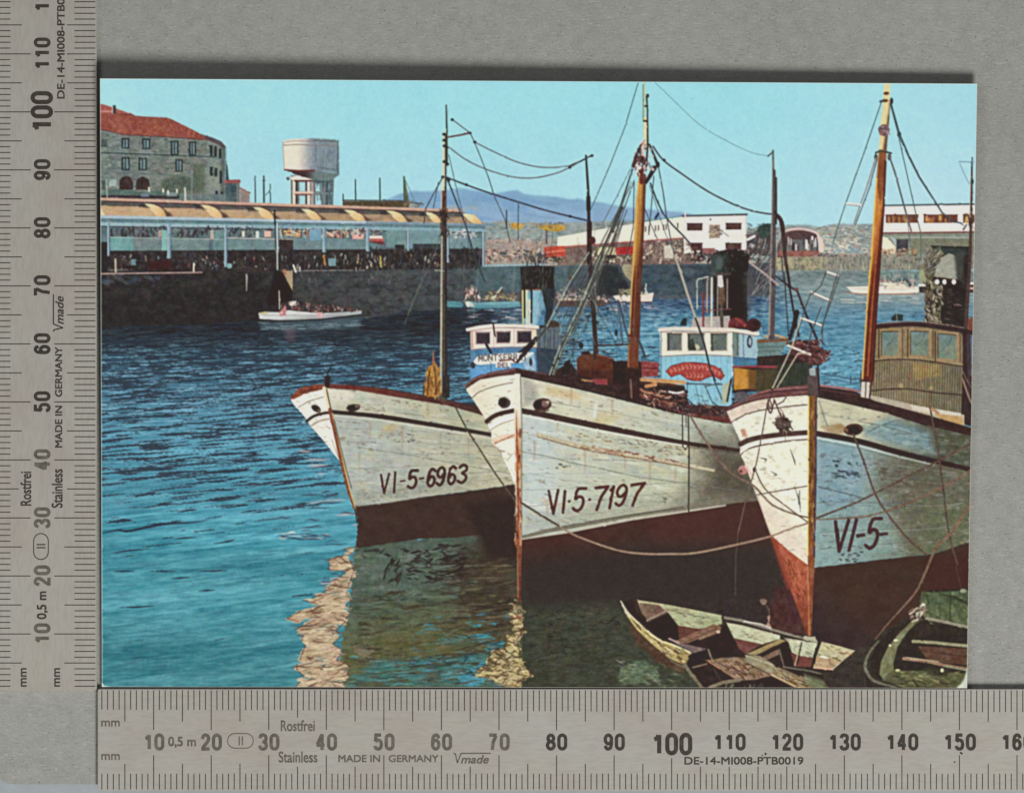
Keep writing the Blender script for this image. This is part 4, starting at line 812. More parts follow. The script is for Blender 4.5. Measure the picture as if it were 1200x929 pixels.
L(crv([(553.6, 466), (562, 459), (580, 452.6), (601, 448)], 4), 1.1, (120, 104, 92)); P([(572, 498), (586, 491), (602, 487.4), (602, 491), (588, 495), (574, 504)], (246, 240, 222)); L(crv([(573, 504.6), (586, 497), (602, 491.6)], 4), 1, (150, 130, 112), .9)
P([(576, 514), (586, 510), (604, 507), (604, 513), (590, 516), (579, 521)], (224, 196, 170), tex=12); L([(580, 519), (592, 514), (603, 509.6)], 1.8, (176, 108, 80), .8, jit=30); L([(594, 540), (601, 531)], .8, (130, 120, 104), .8); L([(576, 521), (583, 526), (588, 531)], 1.2, (176, 150, 130))
for x, y, l in [(625, 516, 22), (684, 527, 26), (731, 534, 18), (760, 540, 24), (652, 490, 14), (700, 500, 12), (790, 548, 20), (668, 455, 18), (716, 468, 20), (640, 585, 26)]:
    P([(x, y), (x + 3, y), (x + 1.8, y + l), (x + 1, y + l)], (160, 116, 82), soft=1.4, a=.4)
P([(612, 600), (680, 592), (760, 580), (820, 572), (820, 592), (740, 606), (665, 621), (612, 629)], (150, 150, 132), tex=14, ts=(6, 4), soft=6, a=.4)
part('rubbing_strake', B2)
L(crv([(570.6, 493.6), (578, 488), (588, 484), (602.4, 481)], 4), 5.4, (78, 54, 48), jit=10)
L(crv([(612, 481.4), (640, 486.6), (675, 494), (750, 509), (807, 519.6), (870, 528)], 4), [6.4, 7, 7, 5.4, 4], (72, 50, 46), jit=8); L(crv([(612, 487), (640, 491.4), (690, 502), (760, 515), (807, 523)], 4), 2, (218, 218, 202), .75); L([(807, 524), (868, 531)], 1.6, (80, 70, 60), .6)
L(crv([(630, 509), (655, 516), (682, 523), (725, 531), (770, 538), (807, 545), (836, 551)], 4), [4.6, 5, 4.4, 3], (192, 180, 150), jit=22); L(crv([(630, 511.6), (682, 526), (725, 533.6), (770, 541), (812, 548.6)], 4), 1.2, (124, 84, 62), .8, jit=30)
S([(680, 519), (725, 527), (800, 541), (812, 548), (725, 534), (682, 526)], 60, [(134, 70, 50), (170, 120, 86), (112, 66, 54)], (2, 6), (.8, 1.8), .2, .2, seed=156)
part('boot_topping', B2)
P([(609, 632), (665, 624), (740, 609), (807.5, 599), (862, 589), (900, 586), (930, 660), (905, 690), (760, 676), (650, 676), (609, 700)], (78, 48, 41), tex=6, ts=(14, 8), g=((64, 52, 46), 700, 625, 716, 680))
P([(760, 608), (862, 590), (900, 588), (915, 640), (830, 650), (760, 640)], (88, 48, 42), soft=12, a=.6)
P([(609, 655), (760, 640), (900, 640), (905, 700), (609, 712)], (58, 49, 45), soft=14, a=.9)
L([(613, 629), (640, 622), (665, 617.6), (740, 604), (807, 594), (850, 588)], [4, 5, 4.4, 3.4, 2], (122, 116, 98), jit=14); L([(611, 631.4), (665, 623.4), (740, 608.4), (807, 598.4), (850, 592)], [1.6, 2.2, 2.4, 1.6], (186, 180, 160), jit=10)
L([(650, 618), (720, 606), (800, 594)], 1, (70, 66, 58), .6)
part('hawse_hole', B2); E(591, 471.4, 7.4, 7, (84, 66, 60), .3); E(589.6, 471, 4.6, 5.6, (50, 40, 40), .3); L([(584, 466), (592, 464.4), (598, 469)], 1.2, (200, 180, 160))
part('hawse_hole', B2); E(635.4, 474, 11, 7.6, (78, 56, 52), -.1); E(630, 474, 5, 5.4, (50, 40, 40)); E(639, 473, 4.4, 3.8, (128, 100, 88)); E(642, 471, 2, 1.6, (196, 170, 150)); L([(627, 480), (634, 483), (643, 480.6)], 1.4, (96, 64, 54))
part('bulwark_rail', B2)
P(crv([(544.4, 452), (553, 444), (565, 438.6), (585, 434), (603, 431), (609, 432)], 3) + [(608, 438.6), (585, 441), (563, 444.8), (555, 449.4), (546, 456)], (96, 62, 60), tex=10, ts=(6, 2)); L(crv([(546, 452), (555, 444.6), (570, 439), (603, 432.6)], 4), 1.2, (160, 124, 122), .7)
dkk = [(604, 431), (650, 439), (690, 446), (720, 452), (750, 458), (800, 470), (866, 476), (866, 498), (852, 495.6), (790, 483.6), (715, 464.6), (678, 455.6), (641.7, 447.6), (608, 440)]
P(dkk, (70, 48, 46), tex=10, ts=(8, 2)); L([(608, 440), (641.7, 447.4), (678, 455.4), (715, 464.4), (790, 483.4), (852, 495.4)], 1.6, (48, 36, 36)); L([(612, 433), (650, 440.4), (690, 447.4)], 1.2, (120, 94, 88), .7)
P([(790, 480), (830, 487), (866, 489), (866, 497), (852, 495.6), (800, 486)], (112, 60, 56), tex=16, ts=(5, 2))
part('stem_post', B2)
P([(603, 438), (609.6, 438), (611.8, 500), (611.4, 634), (609.4, 700), (606.4, 700), (605.6, 600), (602.4, 500)], (224, 220, 200), tex=5, g=((196, 140, 96), 606, 470, 606, 540))
L([(609.8, 440), (611.6, 500), (611.4, 630)], 1.4, (132, 136, 124)); L([(605, 480), (606, 530), (607, 590), (608, 660)], [.6, 3.4, 4, 3], (172, 88, 48), .85, jit=30)
S(box(603.6, 505, 611, 640), 70, [(150, 66, 36), (216, 196, 164), (190, 120, 74), (120, 56, 40)], (3, 10), (.8, 2), PI / 2, .12, a=(.5, .9), seed=157)
L([(606.8, 560), (607.6, 700)], 1, (96, 50, 40), .7); L([(609.6, 640), (608.6, 704)], 2.4, (130, 62, 44), jit=20); L([(603.6, 500), (605.4, 600)], .8, (240, 234, 216), .7)
part('registration_number', B2)
cl = (92, 40, 38)
for ch, q, w in [('V', [(643, 575.4), (654, 574), (652, 601), (646, 602)], 2.9), ('I', [(659.6, 575.6), (664.6, 575), (662, 600), (657.6, 600.6)], 3.1), ('.', [(664, 584), (670, 583.4), (670, 590), (664, 591)], 2.8), ('5', [(674, 573), (687.4, 571.6), (683, 597.6), (670.4, 598.6)], 3.2), ('.', [(688, 581.4), (694, 581), (694, 589), (688, 589.4)], 2.8),
                 ('7', [(698, 571), (713, 569.4), (709, 596), (694, 597.6)], 3.2), ('1', [(714, 570.6), (721, 569.8), (717, 594.8), (711, 595.6)], 3.1), ('9', [(723, 569), (737, 567.4), (733, 591.4), (720, 592.6)], 3.1), ('7', [(740, 567.6), (756, 565.4), (751, 591), (736, 592.6)], 3.1)]:
    G(ch, q, w, cl)
# deck gear
part('winch_cover', B2)
P([(676, 420), (684, 412.6), (700, 415), (719, 420), (719, 449), (676, 446)], (104, 56, 38), tex=12, ts=(6, 5)); P([(678, 432), (718, 434), (718, 450), (676, 446)], (78, 44, 38), soft=2, a=.8); L([(684, 413), (702, 416), (718, 420.6)], 1.2, (140, 90, 64), .8); L([(694, 430), (695, 446)], 1, (60, 38, 34))
P([(718, 422), (752, 424), (752, 462), (700, 456), (718, 448)], (54, 36, 34), tex=10); P([(680, 412), (690, 411), (692, 415), (682, 416)], (58, 40, 38))
P([(640, 440), (668, 424), (680, 440), (750, 455), (750, 466), (690, 453)], (64, 44, 42), tex=12, ts=(5, 2)); P([(693, 444), (712, 444), (712, 451), (698, 450)], (160, 62, 66), tex=14); L([(682, 445), (694, 446.6)], 1.6, (196, 130, 90))
part('basket', B2); P([(751, 423), (772, 424.6), (771, 441), (752.4, 442)], (156, 64, 62), tex=14, ts=(2, 1.4)); L([(751, 431), (771.6, 432)], 1, (90, 40, 44)); S(box(752, 425, 771, 440), 26, [(110, 44, 46), (190, 96, 90)], (2, 4), (.6, 1), 0, .1, seed=158)
DP = part('deck_plank', B2)
P([(750, 446), (805, 448), (812, 462), (806, 484), (740, 466)], (56, 40, 40), tex=14, ts=(4, 2))
L([(750, 444.4), (775, 446), (802, 447.6)], [3.6, 4.4, 4], (202, 144, 84), jit=16); L([(750, 448.6), (802, 451)], 1.4, (110, 60, 40)); L([(748, 455), (758, 460), (778, 464)], 3, (180, 110, 76), jit=20); L([(757, 452), (768, 449)], 4, (214, 130, 70)); L([(744, 462), (770, 468), (790, 474)], 2.4, (150, 70, 56), jit=20)
S([(742, 456), (800, 462), (800, 480), (760, 474)], 60, [(190, 110, 80), (90, 48, 44), (140, 70, 60), (220, 180, 150)], (2, 9), (.8, 1.8), .3, .5, seed=159); L([(784, 459), (793, 460), (802, 459)], 2, (226, 220, 206))
S(box(778, 468, 796, 482), 24, [(170, 110, 110), (110, 64, 66), (60, 44, 46)], (3, 7), (.8, 1.6), .8, .8, seed=160)
# funnel and wheelhouse of the second boat
part('funnel', B2)
P([(836, 322), (875, 322), (876, 386), (837, 386)], (50, 43, 40), tex=7, ts=(4, 10)); P([(852, 300), (868, 300), (870, 384), (856, 384)], (42, 34, 32), soft=3, a=.9)
P([(832.6, 301)] + crv([(833, 299), (842, 294.6), (855.5, 292.4), (869, 294.4), (877.6, 299.6)], 4) + [(877, 312), (874, 326), (838, 326), (833.6, 313)], (66, 76, 72), tex=10, ts=(5, 6), g=((44, 38, 36), 840, 310, 860, 310))
E(843, 308, 4, 8, (110, 126, 122), a=.5, soft=2); P([(834, 298), (855, 292), (877, 298), (870, 300), (850, 298)], (54, 46, 44)); T(box(834, 296, 876, 322), (98, 100, 92), .62, (3, 5), .5)
P([(873, 320), (882, 316), (884, 350), (876, 376)], (92, 84, 84), soft=4, a=.5)
W2 = part('wheelhouse', B2, 'white and pale blue wheelhouse with a red name board')
P([(812, 372), (855, 370), (856, 386), (810, 386)], (176, 164, 156), tex=16, ts=(4, 3)); P([(796.6, 381), (800, 373), (805, 372.6), (804, 382)], (46, 54, 54))
P([(857, 386), (888, 390), (888, 432), (857, 440)], (156, 186, 196), tex=8, ts=(3, 7)); P([(857, 418), (888, 420), (888, 432), (857, 436)], (70, 122, 152), tex=8)
P([(857, 388), (866, 389), (866, 418), (857, 418)], (120, 132, 124), tex=8); L([(871, 389), (871, 430)], 1, (90, 110, 124)); L([(864, 392), (864, 416)], 1.2, (70, 90, 96)); L([(857, 418.6), (888, 421)], 1.6, (66, 100, 128))
P([(773, 388), (857, 388), (857.6, 476), (808, 474), (800, 452), (774, 446)], (138, 192, 208), tex=10, ts=(3, 9))
for k in range(11):
    L([(780 + k * 7.2, 419), (780 + k * 7.2, 470)], .7, (96, 160, 190), .6)
P([(773.4, 388), (857.4, 388), (857.4, 416.4), (815, 414.6), (774, 417)], (232, 222, 200), tex=4); L([(774, 417.6), (815, 415.4), (857.4, 417.4)], 1.1, (150, 120, 112)); L([(774.6, 389), (775, 446)], 1, (90, 100, 110), .8)
L([(772.6, 386.6), (790, 385), (857, 386.4), (888, 391)], 4.2, (226, 208, 192), jit=8); L([(774, 389), (857, 389.4), (888, 394)], 1, (120, 84, 80), .8); L([(857.6, 390), (858, 440)], 1.2, (246, 240, 224), .7)
for x0, x1 in [(782, 798.6), (806, 825), (833, 851.6)]:
    part('window', W2); R(x0 - 1.4, 390, x1 + 1.4, 412, (210, 196, 176)); R(x0, 391, x1, 410.6, (104, 112, 106), tex=10, ts=(5, 6)); R(x0, 391, x0 + 2.4, 410.6, (70, 72, 66)); L([(x0, 391.4), (x1, 391.4)], 1.4, (80, 70, 66))
E(816, 407, 4, 3.4, (196, 184, 150)); P([(806, 400), (812, 396), (816, 410.6), (806, 410.6)], (62, 66, 58))
part('porthole', W2); E(878.4, 400.4, 3.2, 7.4, (52, 56, 66)); E(878.8, 400.4, 1.6, 5, (150, 170, 180))
part('name_board', W2)
nb = [(780, 435), (786.6, 428.6), (801.7, 424.7), (815, 424.6), (827.5, 426.2), (838, 429), (844.7, 433), (849, 440), (844.7, 445), (836, 440.4), (828, 442.6), (821, 446), (812, 446), (804, 443.8), (797, 438), (786.6, 441.6)]
P(nb, (188, 66, 54), tex=12, ts=(3, 3)); L(nb + nb[:1], .9, (110, 40, 40), .8)
r_ = random.Random(5)
for k in range(13):
    x = 785 + k * 4.7; y = 432.4 - math.sin((k + .5) / 13 * PI) * 5 + (k > 9) * (k - 9) * 1.2
    L([(x, y), (x + r_.uniform(-.5, 2), y + 2.6), (x + 2.6, y + r_.uniform(0, 4)), (x + 1, y + 4.6)], .9, (236, 150, 130), .8)
for k in range(5):
    x = 804 + k * 4.4; L([(x, 437), (x + 2, 439.4), (x, 442.4), (x + 2.6, 441)], .9, (232, 140, 120), .8)
use(W2)
L([(797, 449), (820, 450), (846, 450.4)], 1.8, (84, 92, 100)); L([(826, 453), (842, 449)], 1.4, (84, 92, 100)); L([(826, 452), (836, 474)], 1.2, (70, 96, 116)); L([(836, 444), (846, 468)], 1.4, (70, 84, 96)); L([(806, 447), (804, 462)], 1.2, (84, 96, 104)); L([(815, 450), (819, 470)], 1, (96, 130, 150)); S([(800, 458), (856, 462), (856, 475), (806, 473)], 20, [(96, 136, 156), (70, 84, 92), (170, 190, 196)], (3, 8), (.7, 1.4), 1.2, .5, a=(.4, .8), seed=168)
P([(846, 452), (856, 446), (853, 472), (846, 474)], (170, 178, 150), tex=12); L([(857, 444), (852, 470)], 2.4, (70, 50, 46))
part('pipe_rail', W2)
L([(816.8, 362), (816.6, 330), (818, 327), (830, 325.4)], 1.3, (196, 200, 180)); L([(828.6, 324), (828.4, 366)], 1.5, (190, 160, 150)); L([(834, 326), (833.6, 382)], 2.2, (206, 202, 180)); L([(841, 324), (840.6, 372)], 1.4, (160, 150, 140)); L([(852.2, 327), (852, 362)], 1.3, (170, 150, 140)); L([(824.4, 344), (824, 382)], 2.4, (140, 56, 60)); L([(826, 364), (856, 362)], 1.2, (140, 80, 80)); P([(841, 322), (846, 320), (848, 336), (844, 340), (841.6, 334)], (206, 200, 190), tex=16); P([(842, 338), (848, 336), (850, 352), (846, 362), (842, 356)], (112, 84, 66), tex=20, ts=(2, 2)); L([(845, 360), (846, 382)], 4, (92, 84, 76), jit=20); L([(838, 322), (856, 321)], 2, (92, 72, 72))
part('fender', W2)
P(crv([(853, 384), (855, 375), (862, 372), (872, 375), (876, 384)], 4), (112, 46, 48), tex=18, ts=(3, 3)); L([(862, 373), (876, 383)], 2.4, (160, 62, 54), jit=16); E(883, 381, 8.6, 8, (76, 40, 42), tex=14); E(886, 379, 4, 4, (52, 34, 36), a=.7)
use(DP)
P([(750, 449), (800, 452), (806, 458), (803, 472), (790, 476), (760, 466)], (58, 42, 42), tex=16, ts=(4, 2), warp=(3, 5, 3))
L([(750, 444.4), (775, 446), (802, 448)], [3.6, 4.4, 4], (198, 146, 92), jit=16); L([(750, 448.8), (801, 452)], 1.6, (96, 58, 42)); L([(750, 446.2), (800, 449.8)], .8, (226, 184, 130), .7)
L([(748, 455), (758, 460), (778, 465)], 3, (176, 114, 82), jit=20); L([(757, 452.6), (768, 450.6)], 4, (202, 134, 82), jit=14); L([(760, 464), (782, 472), (796, 474)], 2, (150, 84, 68), jit=18)
S([(750, 456), (804, 460), (800, 478), (770, 474)], 70, [(170, 108, 82), (84, 50, 46), (134, 76, 66), (206, 176, 150), (48, 36, 36)], (2, 8), (.7, 1.6), .3, .5, seed=165)
L([(784, 459), (793, 460.6), (801, 459)], 2, (222, 216, 204)); S([(796, 470), (850, 474), (862, 478), (850, 488), (800, 484)], 60, [(60, 46, 46), (110, 70, 68), (84, 80, 80), (46, 38, 38), (140, 100, 92)], (3, 9), (.8, 2), .3, .6, seed=166)
# deck gear between the second and third boats
part('deck_boat', B2)
P([(887, 398), (924, 396), (924, 404), (887, 404)], (120, 78, 52), tex=20, ts=(4, 2)); P([(887, 402), (922, 400), (914, 417), (888, 420)], (108, 134, 130), tex=12, ts=(7, 1.6)); L([(888, 407), (918, 406)], .8, (70, 92, 92)); L([(888, 412), (914, 411)], .8, (70, 92, 92)); L([(896, 394.6), (908, 392.6), (920, 396)], 2, (206, 150, 90)); P([(887, 418), (915, 416), (940, 412), (952, 428), (950, 456), (858, 460), (860, 432), (887, 428)], (60, 44, 42), tex=10)
P([(908, 427), (950, 424), (950, 452), (906, 456)], (60, 64, 54), tex=8, ts=(2, 8)); P([(885, 433), (909, 432), (908, 458), (885, 458)], (80, 70, 46), tex=8)
part('crate', B2); P([(860, 431), (879, 433), (879, 455), (860, 457)], (200, 134, 44), tex=12, ts=(4, 6)); P([(876, 433), (886, 434), (885, 456), (877, 456)], (124, 84, 40), soft=1.5); L([(859, 430), (885, 429.6), (910, 430)], 2.4, (160, 58, 66))
part('fishing_net', B2)
nt = [(925, 402), (936, 398), (948, 399), (958, 398), (964, 410), (972, 413), (968, 422), (960, 428), (950, 428), (938, 420), (926, 414)]
P(nt, (86, 52, 50), tex=22, ts=(3, 3), warp=(4, 4, 4)); S(nt, 130, [(136, 78, 72), (60, 38, 40), (160, 106, 98), (88, 50, 50)], (2, 7), (.7, 1.6), .6, .9, seed=161)
for a_, b_ in [((966, 404), (961, 398)), ((971, 414), (973, 411)), ((968, 423), (972, 420))]:
    L([a_, b_], 1.4, (90, 46, 48))
# aft mast
part('mast', B2)
L([(905.6, 177), (906, 210)], [2.2, 3], (112, 110, 100)); L([(907, 200), (906.4, 250), (906, 300), (904, 396)], [3.4, 5, 6, 7], (88, 78, 78), jit=8); L([(905, 190), (904.4, 250), (903.4, 300), (901.2, 392)], [1, 1.4, 2, 2.4], (150, 142, 132), .9); L([(909.4, 209), (909, 262)], [2, 3.2], (72, 60, 58)); L([(899.6, 183.6), (906, 178)], 1.6, (90, 84, 80)); P([(886, 272), (890, 265), (900, 262), (902, 275), (894, 280)], (58, 74, 66), tex=14)
L(crv([(908, 250), (916, 262), (919.5, 298), (925.5, 336)], 4), [4, 5.4, 4.4, 3], (74, 54, 52), jit=14); L([(922.6, 318), (926, 342), (930, 366), (936, 394)], 2.4, (60, 48, 50)); L([(909, 324), (920, 332), (930, 339), (934, 341), (945, 370), (957, 397)], [1.6, 2.4, 3], (66, 50, 52), jit=10); L([(919, 320), (921, 352), (924, 394)], 1.3, (60, 54, 56)); L([(933.6, 366), (930, 382), (925.6, 397)], [6, 5, 4], (56, 40, 40)); L([(916, 300), (918, 330)], 1, (70, 60, 60)); E(933, 339, 3, 2, (120, 80, 70))
S(box(884, 292, 904, 345), 40, [(70, 64, 66), (150, 140, 136), (110, 100, 100)], (8, 24), (.6, 1.4), -1.1, .25, a=(.4, .8), seed=162); L([(880, 309), (897, 322), (912, 334)], 2.6, (170, 150, 146), jit=14); L([(888, 366), (896, 392)], .9, (80, 96, 110))
# golden main mast and its rigging
part('mast', B2)
L([(754.6, 96), (754.6, 168)], [1.6, 2], (196, 190, 130)); L([(756.6, 140), (756, 174)], [4, 5.4], (222, 216, 170)); L([(757.4, 112), (758.6, 130), (758.8, 170)], [2.2, 1.8, 2.4], (74, 66, 56)); L([(753.4, 100), (753.4, 142)], .7, (70, 66, 50), .8); E(756, 142.4, 2.8, 1.2, (60, 56, 44)); E(757, 125, 2.6, 1.2, (60, 56, 44)); E(759, 113, 1.6, 2.4, (66, 62, 56))
mp = [(749, 204), (756.4, 204), (756.6, 222), (755, 250), (753.6, 290), (751, 332), (749.4, 380), (746.8, 440), (747, 466), (736, 466), (735, 440), (737, 390), (739.4, 332), (742.6, 280), (744.6, 240), (747, 218)]
P(mp, (196, 138, 58), tex=9, ts=(2, 16), g=((104, 54, 38), 743, 300, 751.5, 302)); L([(747.6, 215), (745.4, 250), (743.2, 290), (740.2, 335), (737.6, 392), (735.8, 440)], 1.8, (226, 178, 92), .8); L([(755.8, 206), (754.6, 250), (752.6, 290), (750, 340), (748, 400)], 2, (84, 42, 36), .8)
P([(753.4, 206), (756.6, 206), (754.9, 250), (753.3, 290), (751, 332), (749.3, 380), (746.9, 440), (741.6, 440), (744.6, 380), (747, 332), (749.6, 290), (751.8, 250)], (108, 56, 38), tex=10, ts=(2, 14), soft=1.3, a=.92); L([(750.4, 240), (747.4, 290), (744.6, 335), (742, 390)], 1.4, (160, 92, 48), .7, jit=16)
P([(736, 392), (748.6, 393), (748, 448), (735, 446)], (130, 68, 44), tex=10, ts=(2, 10), soft=1.5, a=.7); L([(737, 393), (749, 394)], 2.6, (110, 46, 42)); P([(732, 430), (750, 432), (750, 470), (734, 470)], (62, 40, 38), tex=12, soft=1.6); L([(739, 445), (740, 466)], 2, (140, 110, 90), .8)
part('block_and_tackle', B2)
S([(748, 168), (756, 168), (758, 200), (745, 204), (744, 190)], 40, [(226, 206, 196), (120, 70, 62), (60, 44, 42), (200, 150, 140)], (3, 8), (1.2, 2.4), PI / 2, .5, seed=163)
L([(751, 170), (746, 182), (742, 195)], [2, 3.4, 4.4], (84, 54, 52), jit=20); L([(754, 172), (752.6, 184), (753.6, 204)], 3.4, (206, 176, 166), jit=26); E(751.6, 187, 4.6, 4.4, (104, 66, 58), tex=16); P([(745, 194), (752, 196), (750, 206), (745, 207)], (222, 210, 200)); L([(752, 200), (751.6, 214)], 4.4, (120, 46, 44), jit=20); L([(761, 170), (766, 182), (771, 195)], [2.4, 3, 4], (74, 62, 64), jit=16); L([(767, 197), (763, 204), (757, 214)], [5.4, 5, 4], (62, 48, 46)); L([(756, 196), (765, 199)], 3, (206, 200, 200)); L([(759, 170), (757, 196)], 2.2, (70, 60, 54)); E(770.6, 193, 2.4, 3.4, (60, 50, 52)); S([(744, 172), (764, 172), (768, 200), (752, 212), (743, 200)], 34, [(58, 46, 46), (92, 62, 56), (44, 38, 40), (196, 178, 170)], (2, 6), (.8, 2), PI / 2, .6, seed=167)
RG = part('rigging_wire', B2)
gl, dkw = (150, 160, 142), (62, 62, 60)
L([(747.6, 98), (732, 150), (714, 196), (697, 235), (692, 246)], 1, (84, 100, 110)); L([(740, 196), (722, 232), (706, 262)], 1, (84, 104, 110), .8)
L([(741, 199), (729, 236), (717, 268), (706, 294), (693, 329)], 1.9, (70, 76, 76)); L([(743, 212), (733, 240), (724, 268), (714, 290), (700, 316)], 1.3, (96, 106, 106)); L([(743, 214), (742, 266), (738, 288), (722, 330)], 1.1, (70, 70, 66), .9); E(728, 244, 2.6, 2, (52, 52, 50)); E(717.4, 271, 2.6, 2.4, (52, 50, 48)); L([(727.6, 246), (719, 268)], 2.8, (60, 64, 62))
for o, w_, col in [(0, 1.8, gl), (2.6, 1, dkw), (5.4, 1.4, gl), (8, .9, (110, 110, 100))]:
    L([(703 + o, 300), (690 + o, 334), (679 + o * .9, 360), (657 + o * .8, 403), (644 + o * .7, 439)], w_, col, .95)
L([(690, 296), (668, 330), (650, 364), (640, 384), (624, 404)], 1.6, gl); L([(692.6, 297), (671, 331), (653, 364), (642, 386)], .9, dkw, .8); L([(686, 296), (664, 330), (655, 352)], 1, (130, 130, 112), .8); L([(626, 402), (616, 412), (606, 424)], [3, 5, 3.4], (54, 44, 44)); L([(640, 384), (628, 400)], 2, (70, 62, 56)); E(668, 326, 2, 2, (90, 70, 60))
for pts in [[(706, 330), (690, 372), (668, 418), (660, 440)], [(698, 340), (672, 392), (650, 440)], [(662, 380), (670, 410), (676, 440)], [(655, 372), (664, 400), (690, 420)], [(668, 372), (680, 400), (660, 436)], [(650, 400), (672, 386), (690, 372)], [(648, 350), (655, 380), (662, 440)]]:
    L(pts, .9, (84, 90, 88), .75)
E(681, 405, 2.6, 3.6, (46, 42, 44)); P([(662, 424), (668, 421), (667, 438), (657, 440)], (52, 42, 42)); E(680.6, 358.6, 2.4, 1.6, (130, 120, 100)); S([(655, 360), (700, 340), (690, 380), (655, 435)], 26, [(60, 60, 58), (160, 160, 140)], (2, 5), (.8, 1.5), -1, .5, a=(.5, .9), seed=164)
for k in range(18):
    r2 = random.Random(700 + k); x0, y0 = r2.uniform(738, 748), r2.uniform(198, 230); x1, y1 = r2.uniform(642, 700), r2.uniform(380, 440); f0 = r2.uniform(0, .5); f1 = r2.uniform(.6, 1)
    L([(x0 + (x1 - x0) * f0, y0 + (y1 - y0) * f0), (x0 + (x1 - x0) * f1 - 4, y0 + (y1 - y0) * f1)], r2.choice([.8, .9, 1.1]), r2.choice([(66, 68, 66), (150, 156, 140), (96, 96, 88), (60, 56, 54)]), r2.uniform(.5, .9))
for k in range(16):
    r2 = random.Random(740 + k); x0, y0 = r2.uniform(655, 745), r2.uniform(335, 380); L([(x0, y0), (x0 + r2.uniform(-22, 26), y0 + r2.uniform(30, 70))], .9, r2.choice([(66, 68, 66), (90, 96, 100), (140, 146, 136)]), r2.uniform(.4, .8))
for x, y in [(664, 412), (672, 398), (655, 420), (700, 378), (712, 362), (648, 428), (690, 350)]:
    E(x, y, 1.8, 1.5, (56, 52, 50))
L([(762, 215), (769, 234), (777, 251), (788, 264), (800, 276), (808, 285)], 1.9, (72, 76, 80)); L([(771.6, 197), (777, 226), (781, 255), (786, 282), (791, 302)], 1.3, (76, 84, 88)); L([(766, 207), (764, 232), (762, 256), (760, 275)], 1.2, (76, 84, 88)); L([(761, 218), (770, 245), (780, 275), (792, 300)], 1, (96, 100, 100), .8); L([(755, 243), (762, 262), (770, 280)], 1, (70, 76, 80), .9); L([(768, 256), (771, 251)], 3, (52, 66, 96))
L([(791, 300), (797, 318), (806, 346), (815, 373)], 2.6, (176, 166, 146), jit=10); L([(815, 373), (825, 402), (832, 432), (838, 446)], 2.2, (66, 62, 62)); L([(794, 330), (800, 352)], .9, (90, 96, 100), .6)
L(crv([(765, 172), (777, 188), (800, 205), (830, 225), (860, 240), (880, 247), (898, 250.6), (906, 251)], 4), 1.9, (84, 78, 84)); E(778, 188, 2, 1.7, (56, 54, 58)); L(crv([(767, 97), (793, 122), (820, 147), (850, 165), (880, 179), (899, 183)], 4), .9, (104, 140, 150), .75)
L([(751, 356), (749, 400), (757, 424)], 1, (84, 84, 80)); L([(748.6, 332), (746, 420)], .9, (60, 50, 48), .6); L([(724, 352), (727, 380), (730, 404)], 2, (84, 92, 104)); L([(726, 356), (732, 382), (738, 402)], 2, (74, 80, 92)); L([(717, 350), (716, 372), (726, 402)], 1, (84, 92, 100), .7); L([(733, 356), (745, 400)], .9, (90, 96, 100), .6); L([(701, 405), (718, 404.6), (736, 403.6)], 2, (66, 54, 56)); E(722, 390, 1.8, 4, (52, 50, 56)); L([(749, 400), (756, 418)], 2.6, (66, 70, 80)); L([(752, 418), (760, 417)], 2, (60, 60, 66)); L([(697, 412), (697, 420)], 4, (70, 54, 50))
# ---------------------------------------------------------------- third fishing boat, cut by the right edge of the card
B3 = part('fishing_boat', -1, 'blue grey fishing boat VI-5- with orange mast, cut off by the right edge of the card')
hr = [(953, 464), (990, 471.5), (1035, 482), (1086, 498), (1145, 512), (1145, 632), (1095, 648), (1050, 653), (1000, 659), (952, 665.5)]
P(hr, (146, 168, 170), tex=7, ts=(10, 6), g=((104, 102, 80), 985, 560, 1085, 566))
P([(953, 464), (990, 471.5), (1035, 482), (1086, 498), (1145, 512), (1145, 551), (1095, 540), (1050, 529), (1005, 516), (956, 507)], (196, 190, 158), tex=12, ts=(10, 4), g=((86, 88, 70), 1010, 500, 1095, 520))
P([(1012, 502), (1040, 490), (1088, 506), (1096, 532), (1050, 522), (1014, 512)], (124, 152, 156), tex=20, ts=(8, 2.5), soft=5, a=.9)
P([(955, 512), (1000, 522), (1012, 560), (1000, 610), (955, 600)], (124, 156, 168), tex=12, ts=(6, 6), soft=8, a=.75)
P([(1030, 545), (1075, 540), (1140, 556), (1140, 600), (1060, 600), (1025, 575)], (104, 98, 82), tex=16, ts=(10, 5), soft=10, a=.7)
P([(1080, 590), (1140, 590), (1140, 640), (1085, 648)], (100, 106, 76), tex=12, ts=(8, 4), soft=8, a=.7); P([(958, 600), (1030, 585), (1060, 650), (958, 664)], (128, 156, 148), tex=10, ts=(8, 5), soft=8, a=.7)
for k in range(7):
    L(crv([(1014 + k * 2, 508 - k * 1.2), (1040 + k * 3, 497 - k * 1.0), (1075 + k * 2, 506)], 4), .8, (84, 104, 110), .45)
T(hr, (162, 172, 160), .58, (14, 5), .3, w=.2); T(hr, (84, 86, 76), .64, (14, 4), .35, w=.2); T([(972, 535), (1010, 540), (1010, 562), (972, 560)], (50, 62, 66), .56, (5, 2.5), .8, soft=4); T([(1015, 535), (1060, 545), (1080, 575), (1030, 575)], (84, 74, 60), .5, (9, 3), .6, soft=6)
